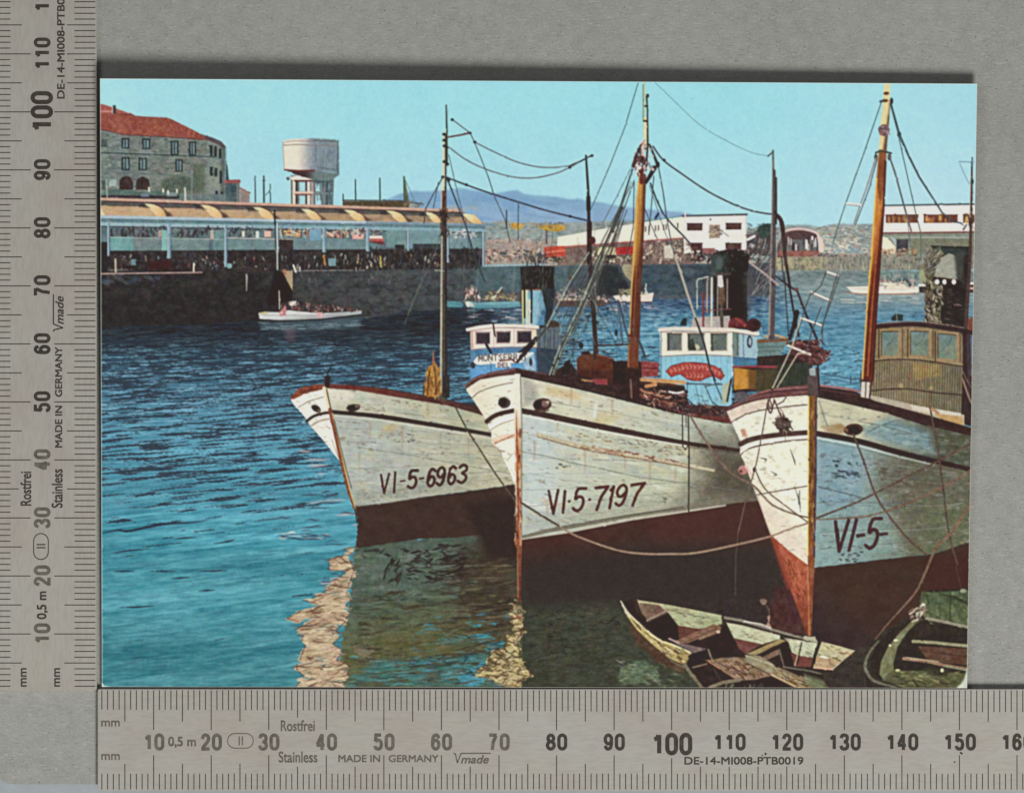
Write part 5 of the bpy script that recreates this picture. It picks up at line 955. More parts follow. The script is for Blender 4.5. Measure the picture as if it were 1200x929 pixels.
scuffs(hr, 170, 171, ((84, 92, 88), (70, 74, 70), (172, 178, 164), (60, 62, 60)), a=(.3, .8)); scuffs([(975, 550), (1005, 552), (1005, 562), (975, 560)], 24, 172, ((44, 50, 56),), (2, 6), (.7, 1.4)); scuffs([(960, 540), (1020, 525), (1030, 600), (960, 600)], 70, 173, ((60, 76, 84), (90, 104, 108)), (1, 4))
seams([(956, 464), (990, 471.5), (1035, 482), (1086, 498), (1145, 512)], [(956, 664), (1000, 659), (1050, 653), (1095, 648), (1145, 632)], (.1, .34, .44, .62, .8, .9), (74, 80, 76), 134, (958, 1140), 26)
L([(959, 570), (985, 576.6), (1012, 583.4)], 1.2, (86, 96, 98), .9); L([(960, 608), (1000, 605), (1050, 598)], .8, (84, 96, 94), .6); L([(1030, 590), (1140, 610)], .8, (74, 76, 62), .6)
P([(963, 500), (985, 496), (994, 505), (975, 511)], (150, 118, 76), tex=24, ts=(4, 3), soft=2, a=.7); L([(960, 470), (966, 490), (970, 500)], 2, (120, 112, 104), .5); L([(1011, 470), (1011, 480)], .8, (100, 96, 84), .8); S([(985, 648), (1010, 646), (1008, 658), (985, 657)], 18, [(44, 44, 46)], (1.5, 4), (.8, 1.4), seed=174)
hl = [(851.5, 481.5), (868, 474.4), (884, 469.6), (900, 466.6), (925, 464), (949, 462.6), (950, 600), (948, 663), (925, 645.6), (904, 627.5), (898, 613), (891.7, 595), (882, 569), (872, 541), (867, 531.5), (868, 517.5), (858, 496)]
P(hl, (233, 229, 204), tex=6, ts=(8, 5), g=((222, 208, 186), 890, 540, 866, 560)); P([(851.5, 481.5), (868, 474.4), (900, 466.6), (900, 476), (872, 486), (857, 494)], (216, 190, 176), tex=16, ts=(5, 3), soft=2, a=.8)
T(hl, (200, 190, 164), .6, (7, 5), .5); scuffs(hl, 110, 175, ((150, 140, 124), (110, 104, 96), (176, 160, 140)), (1.5, 6), a=(.3, .8))
for pts in [[(890, 536), (898, 538), (896, 542)], [(903, 552), (910, 556), (906, 558)], [(926, 526), (931, 540), (932, 545)], [(931, 570), (937, 588), (938, 600)], [(900, 534), (908, 540)]]:
    L(pts, [.6, 1.8, .6], (86, 84, 80), .85)
L([(937, 575), (936, 590)], 2, (84, 92, 84), .7); P([(868, 503), (873, 502), (876, 512), (870, 512)], (196, 140, 110), soft=1.2)
L(crv([(858, 494), (872, 486.6), (890, 481), (920, 476.6), (948, 474)], 4), 1.5, (112, 84, 78)); L(crv([(868, 533), (874, 527), (890, 522), (920, 517), (948, 514.6)], 4), 1.7, (108, 84, 74)); L(crv([(869, 529), (890, 518.6), (948, 511)], 4), 2.6, (240, 234, 214), .8)
L([(885, 580), (915, 574.4), (948, 569)], 1.4, (110, 92, 84)); L([(888, 585), (948, 574)], .8, (250, 244, 226), .6); L([(884, 570), (905, 632)], 1.6, (190, 160, 146), .6)
part('boot_topping', B3)
P([(902.4, 626), (925, 645.6), (949, 663.6), (950, 745), (944, 742), (938, 722), (930, 700), (918, 670), (909, 645)], (188, 84, 50), tex=22, ts=(4, 6), g=((130, 62, 42), 925, 690, 945, 740)); L([(915, 672), (948, 672)], 1, (120, 56, 40), .6)
P([(902, 627), (910, 633), (930, 692), (922, 690)], (150, 62, 42), soft=2, a=.8); S([(918, 655), (948, 668), (948, 715), (932, 700)], 40, [(212, 110, 66), (150, 60, 40), (120, 60, 40)], (3, 10), (.8, 1.8), 1.3, .2, seed=176)
P([(952, 665), (1000, 659.4), (1050, 653.4), (1095, 648.4), (1145, 632), (1145, 702), (1080, 712), (1000, 762), (950, 752)], (72, 50, 40), tex=5, ts=(14, 8), g=((62, 46, 48), 1000, 690, 960, 750), warp=(1.4, 5, 2)); P([(1080, 660), (1140, 645), (1140, 695), (1090, 700)], (76, 44, 38), soft=6)
part('rubbing_strake', B3)
L(crv([(868, 520), (878, 515.4), (895, 511.6), (920, 508.6), (948, 506.6)], 4), [6.4, 6, 6], (86, 60, 54), jit=12)
L(crv([(956, 507.6), (1005, 516.6), (1050, 529), (1095, 540), (1145, 551.6)], 4), [6.4, 6.6, 6, 5.4], (62, 42, 42), jit=10); L(crv([(957, 513), (1005, 522), (1050, 534), (1095, 545)], 4), [2.4, 2, 1], (196, 206, 200), .8); L([(960, 516), (1010, 526), (1060, 539)], .8, (100, 112, 112), .7)
part('hawse_hole', B3); E(1000, 503.4, 11.4, 7, (84, 56, 48), -.1, tex=14); E(1001, 504, 7, 5, (52, 40, 40)); L([(986, 499), (992, 504)], 3, (170, 120, 76), .7)
RL3 = part('bulwark_rail', B3)
P([(846, 488), (853, 477), (865, 468), (876.6, 463), (902, 456), (925, 452.6), (950, 450.6), (950, 463), (925, 464.4), (900, 467), (884, 470), (868, 475), (851.5, 482), (846, 492)], (118, 74, 72), tex=18, ts=(6, 1.6)); L(crv([(850, 479), (868, 469), (900, 460), (949, 456)], 4), 1.2, (70, 44, 46), .9); L(crv([(866, 470), (900, 457.6), (949, 453)], 4), 1.2, (176, 120, 116), .8); L(crv([(852, 481), (868, 474), (900, 466), (949, 462)], 4), 1, (64, 42, 42), .8)
P([(956, 452), (1000, 458), (1026, 470), (1060, 479), (1086, 486), (1145, 503), (1145, 512), (1086, 498.4), (1035, 482.4), (990, 472), (956, 464.4)], (66, 44, 42), tex=8, ts=(8, 2)); L([(962, 451.6), (990, 455), (1010, 459)], 2.4, (166, 104, 104), jit=10); L([(962, 456), (1010, 464)], 1, (110, 70, 68), .9); L([(956, 464.6), (990, 472), (1035, 482.6), (1086, 498.6)], 1, (44, 34, 34), .8)
E(869, 465, 9, 6.4, (98, 92, 94), tex=14)
part('stem_post', B3)
P([(947.4, 452), (956.6, 452), (956.4, 560), (955, 650), (950.6, 745), (946.6, 745), (946.6, 650), (946.8, 560)], (134, 86, 44), tex=22, ts=(2.4, 7), g=((150, 76, 42), 950, 590, 950, 690))
L([(947.2, 462), (946.8, 560), (946.4, 650)], 1.8, (228, 208, 116)); L([(956.4, 466), (956, 560), (954, 652)], 2, (72, 56, 76)); S(box(948, 465, 955, 640), 60, [(100, 60, 40), (180, 130, 60), (84, 52, 44)], (3, 9), (.8, 1.8), PI / 2, .15, seed=177); L([(946.6, 664), (948.4, 744)], 1.2, (196, 140, 84), .8)
part('bitt', B3); P([(946.4, 432), (958, 430), (960.6, 464), (946, 464)], (92, 76, 72), tex=16, ts=(2, 6)); P([(948, 432), (955, 430), (956, 440), (949, 440)], (150, 166, 166)); L([(958.4, 428), (960, 462)], 2.4, (58, 42, 44))
part('registration_number', B3)
for ch, q, w in [('V', [(979, 611), (994.6, 609), (988, 645), (980, 646)], 3.1), ('I', [(1000.6, 609), (1006.6, 608.4), (998, 644), (992, 645)], 3.1), ('-', [(1004, 620), (1013, 619), (1013, 634), (1004, 635)], 3), ('5', [(1019, 608.6), (1033.6, 606.6), (1027, 641), (1013, 643)], 3.2), ('-', [(1031.6, 619), (1039.6, 618), (1039.6, 632), (1031.6, 633)], 2.8)]:
    G(ch, q, w * 1.2, (78, 40, 48))
part('guard_rail', B3); L([(962, 437.4), (997, 444), (1010, 444)], 1, (64, 84, 104)); L([(996.6, 440), (996.6, 450)], 1, (56, 70, 84)); L([(962, 443), (1008, 449)], .8, (70, 100, 124)); L([(1008.6, 434), (1008.6, 455)], 1.2, (70, 76, 80))
FN = part('funnel', B3)
P([(1093, 288), (1137, 289.6), (1136, 330), (1131, 384), (1084, 384), (1086, 330)], (54, 46, 42), tex=8, ts=(4, 8))
P([(1093, 288.6), (1137, 289), (1136, 298), (1122, 302), (1120, 326), (1094, 324), (1100, 304)], (58, 66, 62), tex=8); P([(1103, 302), (1112, 297), (1120, 300), (1123, 318), (1122, 328), (1094, 324.4), (1097, 312)], (158, 158, 142), tex=12, ts=(5, 3)); L([(1096, 325), (1122, 328.6)], 1.6, (84, 44, 46)); L([(1092, 289), (1136, 290.6)], 2, (48, 46, 44)); P([(1118, 298), (1130, 294), (1128, 330), (1121, 328)], (70, 72, 66), soft=2)
part('fishing_net', FN)
P([(1086, 293), (1100, 290), (1106, 298), (1098, 312), (1092, 330), (1104, 334), (1103, 382), (1083, 382), (1085, 334), (1082, 316)], (112, 100, 82), tex=30, ts=(2, 3), warp=(3, 4, 4)); S([(1084, 326), (1104, 330), (1103, 382), (1083, 382)], 170, [(50, 42, 38), (196, 186, 160), (90, 76, 60), (150, 136, 110), (44, 36, 34)], (2, 7), (.8, 1.8), 1.2, .6, seed=178); S([(1084, 294), (1104, 290), (1096, 316), (1086, 328)], 60, [(170, 176, 160), (90, 100, 92), (66, 70, 64)], (2, 7), (.7, 1.3), -.8, .6, seed=179)
for x in (1098, 1106.6, 1117.6):
    E(x, 330.4, 2.6, 3, (226, 224, 210), tex=14)
S(box(1106, 336, 1130, 380), 20, [(84, 76, 74), (38, 32, 32), (110, 96, 90)], (2, 6), (.8, 1.4), seed=180); L([(1118, 357), (1126, 358)], 1, (150, 120, 110))
W3 = part('wheelhouse', B3, 'weathered brown planked wheelhouse with three grey windows')
P([(1124, 388), (1145, 388), (1145, 502), (1126, 496)], (64, 46, 46), tex=8, ts=(3, 8)); L([(1134, 392), (1136, 470)], 2.4, (84, 66, 66), .8); P([(1137, 392), (1145, 392), (1145, 440), (1138, 440)], (110, 150, 176), soft=1.5, a=.8)
wf = [(1024, 380), (1050, 378), (1077, 378.6), (1128, 388), (1128, 432), (1126, 486), (1070, 478), (1018, 466), (1020, 440), (1026, 420)]
P(wf, (140, 118, 86), tex=14, ts=(3, 6))
P([(1024, 422), (1071, 421.6), (1127, 429.6), (1126, 486), (1070, 478), (1018, 466)], (136, 120, 92), tex=16, ts=(1.6, 16), g=((116, 108, 86), 1060, 440, 1126, 450)); P([(1068, 425), (1102, 427), (1104, 440), (1085, 442), (1072, 446)], (176, 144, 84), tex=14, ts=(2, 8), soft=2, a=.8)
for k in range(36):
    x = 1022 + k * 2.95; y0 = 422 + max(0, (x - 1071) * .14); L([(x, y0), (x - 1.5, 467 + (x - 1018) * .17)], .8, (74, 62, 44), .75); L([(x + 1.2, y0), (x - .3, 466 + (x - 1018) * .17)], .6, (176, 158, 112), .35)
L(crv([(1022, 423.4), (1045, 421.4), (1071, 421.6), (1100, 425), (1128, 429.6)], 4), 1.4, (72, 56, 44)); L(crv([(1022, 420.8), (1071, 419), (1128, 427)], 4), 1.4, (176, 150, 110), .7); L(crv([(1019, 458), (1040, 456), (1065, 455.8), (1095, 460), (1130, 463)], 4), 1.4, (70, 50, 42)); E(1055.6, 452, 2.4, 3, (170, 146, 100)); E(1091, 454.6, 2, 2.6, (170, 146, 100))
P([(1016, 462), (1070, 474), (1130, 486), (1130, 504), (1086, 490), (1035, 475), (1016, 470)], (178, 166, 142), tex=14)
P([(1066, 474), (1126, 484), (1126, 488), (1100, 486), (1070, 480)], (206, 196, 176), tex=10); P([(1094, 484), (1127, 488), (1128, 498), (1104, 492)], (190, 150, 96), tex=12)
L(crv([(1024, 383), (1050, 380.4), (1077, 380), (1110, 384.6), (1143, 390)], 4), 6, (66, 46, 48)); L(crv([(1024, 379.8), (1050, 377.6), (1077, 377), (1110, 381), (1143, 386.4)], 4), 1, (170, 140, 124), .8)
for x0, x1, y0, y1, dl in [(1033.4, 1052.4, 388.6, 416.6, -.3), (1067.4, 1088, 388, 416, .6), (1099.6, 1120, 391, 419.4, 1.6)]:
    part('window', W3)
    P([(x0 - 3, y0 - 3), (x1 + 4, y0 - 3 + dl), (x1 + 4, y1 + 3 + dl), (x0 - 3, y1 + 2)], (160, 132, 94), tex=12, ts=(3, 5)); P([(x0, y0), (x1, y0 + dl), (x1, y1 + dl), (x0, y1)], (112, 134, 132), tex=12, ts=(6, 6), g=((122, 134, 114), x0, y0, x1, y1)); L([(x0 - .6, y1), (x0 - .6, y0), (x1, y0 + dl)], 1.2, (84, 64, 48)); L([(x0 - 3.6, y0 - 2), (x0 - 3.6, y1 + 3)], 1.4, (74, 54, 44)); L([(x1 + 5, y0 - 2), (x1 + 5, y1 + 4)], 1, (90, 70, 54)); L([(x1 - 4, y0 + 2), (x1 - 8, y0 + 12), (x0 + 6, y0 + 17)], .8, (74, 90, 92), .7)
use(W3); P([(1044, 372), (1050, 367.6), (1058, 368.6), (1057.6, 376), (1045, 376)], (48, 62, 54)); L([(1050, 362), (1051, 376)], .8, (150, 160, 150)); P([(1134, 374), (1140, 371), (1143, 376), (1142, 388), (1133, 386)], (130, 76, 56), tex=12); L([(1128, 444), (1134, 462), (1141, 478)], 2, (150, 120, 110), jit=10); L([(1126.6, 432), (1133, 446), (1140, 456)], 1.2, (130, 104, 96))
part('fender', B3); E(870.6, 550.6, 5.6, 5.4, (190, 130, 120), tex=12); L([(874, 546), (882, 558)], 3, (226, 190, 176)); E(868, 552, 2, 2, (120, 70, 66))
use(RL3)
P([(1016, 465.4), (1026, 470), (1060, 479), (1086, 486), (1145, 503), (1145, 512), (1086, 498.4), (1035, 482.4), (1014, 477)], (66, 44, 42), tex=8, ts=(8, 2))
# masts
part('mast', B3)
P([(1036, 96), (1042.6, 96), (1042.4, 130), (1041, 150), (1038.6, 178), (1029.4, 178), (1031, 150), (1034.4, 120)], (226, 208, 148), tex=8, ts=(2, 8), g=((120, 84, 62), 1037.5, 140, 1041.5, 140.6))
mp = [(1029.6, 176), (1038.6, 176), (1037.4, 210), (1035, 250), (1031.6, 300), (1027.4, 360), (1024.6, 420), (1022.4, 452), (1009.4, 452), (1010, 440), (1013, 400), (1015.4, 360), (1020.4, 300), (1024, 245), (1026.6, 210)]
P(mp, (212, 128, 46), tex=12, ts=(2, 18), g=((110, 44, 30), 1020.5, 300, 1028.6, 301.4))
P([(1030, 176), (1038.6, 176), (1037, 215), (1031, 240), (1027, 215)], (124, 66, 44), tex=14, ts=(2, 12), soft=1.4, a=.8); L([(1027, 210), (1024.6, 246), (1021, 300), (1016, 360), (1010.6, 444)], 1.8, (238, 190, 80), .85); L([(1037.4, 190), (1035, 250), (1031, 306), (1027, 362), (1022.6, 446)], 2.4, (84, 34, 32), .9); L([(1031, 250), (1026, 310), (1021, 370), (1016.6, 440)], 2, (226, 104, 36), .6, jit=20); L([(1028.4, 300), (1024, 360), (1019, 440)], 1, (70, 36, 34), .8)
P([(1009.6, 446), (1021.6, 446), (1019.6, 467), (1008.6, 465)], (206, 196, 182), tex=10); L([(1014.6, 448), (1014, 466)], 1.6, (120, 96, 90)); L([(1020.6, 446), (1018.8, 467)], 2, (84, 60, 56)); L([(1008, 446), (1022, 447)], 2, (66, 50, 48))
for x, y, rx in [(1038.6, 110, 3), (1037, 118.6, 4.4)]:
    E(x, y, rx, 2, (110, 70, 60), tex=16)
E(1035.6, 153, 6.6, 7, (128, 100, 112), tex=26); S(box(1031, 147, 1041, 160), 18, [(84, 62, 66), (190, 160, 160), (150, 110, 84)], (2, 5), (.8, 1.6), .6, .9, seed=181); L([(1026, 179.4), (1032, 177), (1044, 180)], 2.2, (70, 76, 66)); E(1026, 184.6, 2, 4, (74, 76, 74)); E(1042, 184.6, 2.2, 4, (80, 70, 70)); E(1044.4, 119, 2, 4, (66, 50, 54)); E(1053.4, 158, 2.4, 3.6, (52, 66, 68)); E(1032, 119.6, 1.8, 1.6, (66, 70, 70))
part('mast', B3); L([(1139, 185), (1138.6, 200)], [1.4, 2], (70, 84, 80)); L([(1138.6, 196), (1138.2, 240), (1136.6, 300), (1131.6, 384)], [2, 3, 4, 4.6], (84, 62, 58), jit=12); L([(1137, 205), (1136, 260)], 1, (206, 170, 150), .8); L([(1123.4, 189.8), (1141, 190.4)], 1.2, (120, 150, 160)); L([(1124.4, 192), (1130, 205), (1135.6, 216)], .9, (120, 150, 160)); E(1139, 213, 1.8, 3.4, (56, 62, 60)); S(box(1128, 250, 1142, 270), 14, [(90, 60, 50), (60, 46, 46), (190, 160, 140)], (3, 8), (.8, 1.8), 1.2, .6, seed=182)
RG = part('rigging_wire', B3)
L([(1032.6, 120), (1012, 180), (991, 238), (983, 262), (976, 284)], 1.2, (84, 106, 108)); L([(1026, 186), (1016, 218), (1008, 240), (1000, 264)], 2, (150, 150, 148)); L([(1027.6, 187), (1018, 222), (1010, 243), (1002, 264)], 1.1, (84, 86, 90)); L([(1000, 264), (990, 288), (984, 322)], 1.6, (170, 160, 150), .8); L([(978, 280), (968, 318)], 1, (140, 150, 144), .8)
L([(1043.4, 122), (1049, 142), (1053.4, 158), (1064, 182), (1077, 208), (1103.5, 249), (1115, 259), (1127, 262)], [2.6, 3, 2.4, 1.8, 1.6], (74, 84, 92)); L([(1053, 162), (1062, 202), (1072.6, 249), (1079, 274), (1079, 305)], 1.2, (90, 110, 114)); L([(1042, 184), (1048.4, 202), (1060, 245), (1067.6, 271)], 2, (120, 112, 116)); L([(1044, 190), (1062, 250), (1067, 290)], .9, (84, 84, 90), .8)
part('pilot_ladder', B3)
for a_, b_ in [((992, 238.6), (1008, 240.4)), ((968, 318.6), (983, 323.4)), ((950, 342.4), (973.6, 352.6)), ((938, 372.6), (963.4, 381.6)), ((923.4, 405), (948.6, 415))]:
    L([a_, b_], 2.6, (226, 220, 206)); L([(a_[0], a_[1] + 1.4), (b_[0], b_[1] + 1.4)], .8, (120, 100, 100), .7)
for pts in [[(984, 322), (974, 353), (963.6, 381), (963.4, 404)], [(981, 322), (972, 352), (962, 390)], [(968, 318), (962, 335), (951, 345)], [(950, 343), (940, 372)], [(962, 360), (950, 392), (945, 414)]]:
    L(pts, 1.4, (84, 86, 82))
L([(938, 373), (928, 406), (905.6, 454)], 1.5, (190, 176, 150)); L([(948, 414), (935, 414), (910.6, 454)], 1.5, (190, 176, 150)); L([(940, 374), (931, 402)], .9, (80, 70, 66), .8)
# ropes
part('mooring_rope', B3)
br = (100, 78, 66)
L(crv([(1000, 509), (1012, 540), (1025, 577), (1040, 602), (1065, 632), (1086, 650)], 4), 2.4, (96, 74, 64), jit=16); L(crv([(954, 608), (1000, 590), (1025, 578), (1060, 560), (1097, 541.5), (1145, 515)], 4), 2.4, br, jit=16); L(crv([(957, 608.6), (990, 607), (1020, 604), (1060, 591), (1112, 566.5), (1145, 546)], 4), [1.4, 2, 3, 3], (122, 96, 80), jit=18)
L(crv([(1090, 478), (1094, 500), (1099, 526.5), (1105, 570), (1112, 624), (1122, 661)], 4), 2.2, (92, 72, 60), jit=14); L(crv([(1091, 480), (1100, 484), (1092, 478)], 3), 2.2, (170, 130, 96)); L(crv([(1145, 576), (1136, 591.5), (1115, 624), (1097, 641.5), (1085, 669), (1072, 695), (1048, 722), (1026, 748)], 4), [3, 3.4, 3, 2.4, 1.4], (128, 98, 78), jit=18); L([(1120, 664), (1127, 690)], 1, (96, 70, 60), .7); L([(1125, 636), (1140, 632)], 1.2, (150, 140, 100))
part('rope_coil', B3)
S([(906, 496), (912, 486), (926, 490), (928, 502), (918, 508)], 30, [(70, 54, 50), (130, 104, 92), (50, 40, 40)], (3, 8), (1, 2), .8, .8, seed=191)
P(crv([(908, 497), (911, 490), (918, 488), (925, 492), (926, 500), (920, 505), (912, 503)], 4, True), (92, 76, 66), tex=26, ts=(2, 2)); L([(907, 468), (912, 480), (916, 490)], 2, (104, 74, 70), jit=16); L([(903, 470), (905, 480), (901, 476), (900, 468)], 1.6, (104, 74, 70)); L([(911, 474), (918, 470), (921, 464)], 1.6, (110, 76, 72)); L([(914, 478), (921, 490)], 1.4, (150, 110, 104)); L(crv([(905, 456), (903, 466), (899, 474), (903, 484), (907, 470)], 4), 1.8, (92, 64, 64)); L([(921, 505), (920, 518)], 1, (104, 92, 84), .8)
L([(899, 474), (893, 508), (887, 540), (882.6, 556), (873, 590), (865, 624)], 1.5, (110, 92, 76)); E(884, 550, 2, 3, (70, 52, 48)); L([(865, 624), (862.4, 650), (861.6, 697)], 1, (104, 90, 78), .8)
S([(907, 494), (911, 488), (925, 490), (927, 500), (918, 507)], 40, [(70, 54, 50), (140, 116, 104), (50, 40, 40), (96, 70, 64)], (3, 7), (.8, 1.8), .8, .8, seed=192)
part('mooring_rope', B2)
L(crv([(807, 484), (818, 503), (832, 524), (844, 541), (857, 554), (870, 562), (884, 569.6), (904.6, 591), (932, 602.6), (947, 606)], 4), [2.4, 2.4, 2.2, 1.8], (126, 100, 84), jit=14); L(crv([(884, 548), (896, 572), (920, 592), (947, 612)], 4), 1.6, (120, 92, 80))
L(crv([(611, 589), (632, 603), (655, 616.4), (672, 626), (700, 637), (728, 645.4), (755, 648.6), (786, 648.8), (815, 647.6), (860, 638.6), (900, 629), (922, 621), (947, 612.6)], 5), [1.8, 2, 2.4, 2.4, 2.2], (160, 130, 108), jit=14); L([(611, 589), (655, 616)], 2, (72, 62, 52))
L([(799.6, 484), (800, 522), (803, 527), (807, 520)], 1.3, (60, 54, 50)); L([(806.4, 482), (807.4, 530), (807, 600)], 1.6, (58, 52, 48)); L([(803.6, 482), (804, 500)], 1.2, (96, 84, 76)); S([(780, 472), (812, 478), (812, 488), (790, 484)], 24, [(120, 74, 72), (60, 44, 46), (150, 110, 104)], (3, 8), (1, 1.8), .5, .9, seed=183)

# ---------------------------------------------------------------- half sunken dinghy
D1 = part('dinghy', -1, 'decaying pale green dinghy full of dark water, in front of the third bow')
P([(728, 704), (747, 703), (784, 710), (845, 722), (917, 741), (960, 752), (1002, 762), (976, 785), (962, 788), (975, 806), (822, 806), (803, 778), (786, 770), (762, 752), (745, 738), (735, 722)], (56, 41, 38), tex=8, ts=(8, 5))
P([(736, 728), (760, 750), (786, 768), (803, 778), (800, 790), (770, 775), (745, 752)], (92, 64, 48), tex=16, ts=(6, 3), soft=3, a=.9)
far = [(747, 704), (783, 709.6), (813, 715.6), (845, 721.6), (846.6, 731), (838, 733), (820, 736.6), (794.7, 732.7), (784, 719), (759, 726), (751, 717)]
P(far, (178, 176, 136), tex=16, ts=(9, 3), g=((164, 172, 130), 780, 715, 840, 728)); P([(749, 706), (772, 708), (780, 716), (759, 725.6), (751, 717)], (124, 96, 80), tex=20, ts=(4, 3)); L([(781, 714), (813, 721), (844, 727)], .8, (110, 110, 76), .8); L([(747, 703.6), (784, 709.4), (845, 721.4)], 1.8, (186, 184, 138), jit=18)
P([(851, 729), (880, 734), (914, 743), (914, 748.6), (893, 754.6), (860, 747.4)], (190, 190, 154), tex=18, ts=(6, 3)); P([(860, 747.4), (893, 754.6), (874, 766), (866, 760)], (116, 70, 62), tex=12); L([(846.6, 723), (870, 727), (917, 741), (957, 751.4)], [3.4, 3, 2.6], (140, 130, 112), jit=16); L([(872, 727.6), (892, 731), (904, 736)], 1.6, (206, 196, 186)); L([(848, 726), (915, 744)], 1, (72, 52, 48))
P([(918.6, 747), (958.6, 753), (953, 771), (937, 768.6), (928, 764), (924, 752)], (192, 194, 160), tex=16, ts=(5, 4)); P([(926, 764), (938, 768), (953, 770.6), (950, 781), (931, 781)], (120, 66, 58), tex=10); P([(942, 728 + 17), (955, 746), (958, 752), (942, 749)], (176, 170, 140), tex=14)
P([(962.6, 751.4), (985, 757), (1002, 762), (990, 772), (976, 784.6), (953, 782.6), (956, 768)], (190, 182, 140), tex=20, ts=(6, 3)); P([(958, 768), (972, 770), (985, 774), (975, 784), (953, 782)], (176, 140, 100), tex=16, ts=(5, 3), a=.8); L([(954, 781.6), (976, 784)], 1.6, (226, 176, 140)); L([(962, 768.6), (970, 771)], 2.4, (226, 216, 196)); L([(976, 770), (985, 774)], 1.2, (90, 74, 56)); L([(985, 764), (998, 766)], 1.4, (196, 120, 80), .7)
scuffs(far + [(1002, 762), (976, 784), (893, 754)], 160, 190, ((96, 84, 62), (210, 206, 176), (120, 84, 66), (84, 70, 54)), (2, 8), (.3, .8), .25)
part('rib', D1); L([(960.6, 752), (955, 768), (953.4, 776)], 4, (52, 42, 38)); L([(939.4, 752.6), (934, 778)], 1.4, (56, 44, 40)); L([(931.6, 779), (936, 762)], 1.6, (176, 160, 110)); L([(917, 744), (916, 750)], 3, (60, 50, 42)); L([(847, 722), (847.6, 732)], 2.6, (70, 60, 48)); L([(830, 760), (834, 773)], 2, (130, 116, 92)); L([(914, 762), (920, 780)], 4, (110, 92, 78), jit=14)
P([(913, 754), (921, 750), (930, 775), (920, 783)], (52, 34, 34))
near = [(727.6, 704.4), (734.7, 716), (750.7, 732), (770.7, 748), (794.7, 757.6), (812, 765.6), (806, 773), (803, 779), (784, 771), (762, 752.6), (745, 736), (735, 722)]
part('gunwale', D1)
P(near, (188, 168, 108), tex=26, ts=(5, 3), g=((164, 144, 90), 760, 740, 810, 775)); L(crv(near[:6], 4), 1.8, (222, 210, 160), jit=24); L([(737, 722), (752, 738), (775, 754), (800, 766)], 1.2, (110, 84, 50), .8, jit=20); S(near, 50, [(120, 92, 54), (222, 208, 150), (86, 62, 44)], (2, 7), (.7, 1.6), .7, .2, seed=184); L([(728, 705), (734, 716), (738, 722)], [1.4, 3, 3], (196, 186, 160))
L([(802, 778), (812, 792), (824, 806)], 4, (124, 112, 90), jit=24); L([(806, 780), (826, 806)], 1, (60, 48, 42)); L([(786, 774), (802, 782)], 1.6, (140, 140, 110), .7)
part('thwart', D1)
P([(740, 703), (747, 703), (752, 718), (757, 727), (748, 722)], (66, 46, 42)); P([(757, 726), (781, 714), (783, 718), (760, 729)], (110, 88, 78), tex=14); P([(760, 728), (783, 717.6), (795, 733), (797, 746), (782, 748)], (52, 36, 34), tex=6); L([(758, 726.6), (781, 715.4)], 1, (190, 170, 140))
P([(794, 732.6), (822, 737), (808, 744), (796, 748)], (104, 62, 50), tex=10)
part('thwart', D1); P([(789, 751.6), (836, 731), (846, 734), (844, 738), (800, 755.4)], (136, 100, 78), tex=22, ts=(5, 2)); P([(844, 735), (853, 733.6), (862, 758), (856, 770), (830, 760), (824, 752), (846, 740)], (54, 36, 36)); L([(820, 748), (843, 739.6)], 2.6, (140, 110, 84), jit=18); E(841.6, 740, 2.4, 1.6, (206, 176, 150)); P([(788, 752), (806, 755), (827, 759.6), (826, 761.4), (814, 765), (798, 757)], (124, 102, 104), tex=20, ts=(4, 2)); L([(784, 748), (796, 753)], 2, (176, 150, 140)); P([(806, 768), (812, 765), (827, 761), (830, 775), (812, 783)], (50, 42, 42)); L([(812, 781.6), (828, 777.6)], 1.8, (140, 110, 90))
L([(802, 752.6), (840, 736)], .8, (70, 46, 40), .8)
part('thwart', D1); P([(874.7, 766), (900, 754.6), (914, 748.6), (922, 750.6), (906, 757), (886.7, 767.6)], (160, 138, 90), tex=18, ts=(5, 2)); L([(886, 768), (921, 751.4)], 1.4, (70, 52, 44)); P([(891, 771), (912, 760), (914, 766), (896, 774)], (130, 104, 84), tex=14)
part('loose_plank', D1); P([(827.6, 773.4), (846, 770.6), (860, 769.6), (874, 770.6), (903, 791.6), (885, 796), (866, 797)], (138, 112, 88), tex=30, ts=(4, 1.8)); L([(828, 773.6), (866, 797)], 1.4, (176, 122, 86), jit=20); S([(835, 773), (872, 772), (898, 791), (868, 795)], 90, [(100, 62, 46), (196, 160, 120), (120, 90, 66), (84, 54, 44)], (2, 8), (.7, 1.6), .5, .25, seed=185); L([(836, 782), (846, 800)], 1.4, (74, 60, 56))
part('loose_plank', D1); P([(873, 767), (890, 768), (905, 777), (911, 783), (904, 791), (892, 786), (876, 777)], (148, 136, 106), tex=20, ts=(5, 2)); L([(874, 768), (906, 779)], 1.4, (190, 180, 150), .8); L([(876, 777), (904, 790.6)], 1.4, (96, 76, 58))
part('loose_plank', D1); P([(904, 789), (912, 781), (940, 793), (972, 806), (934, 806)], (142, 116, 84), tex=26, ts=(6, 1.8)); S([(904, 789), (912, 781), (945, 794), (968, 806), (934, 806)], 70, [(86, 62, 46), (196, 176, 140), (120, 96, 66), (100, 108, 84)], (3, 10), (.8, 1.6), .42, .12, seed=186); L([(904, 790), (932, 804)], 2.4, (190, 160, 120), jit=24); P([(942, 789), (965, 797), (972, 806), (950, 806)], (112, 120, 84), tex=16, ts=(6, 2), soft=2, a=.8); L([(918, 781), (950, 786), (962, 789)], 1.6, (140, 134, 110), .8)
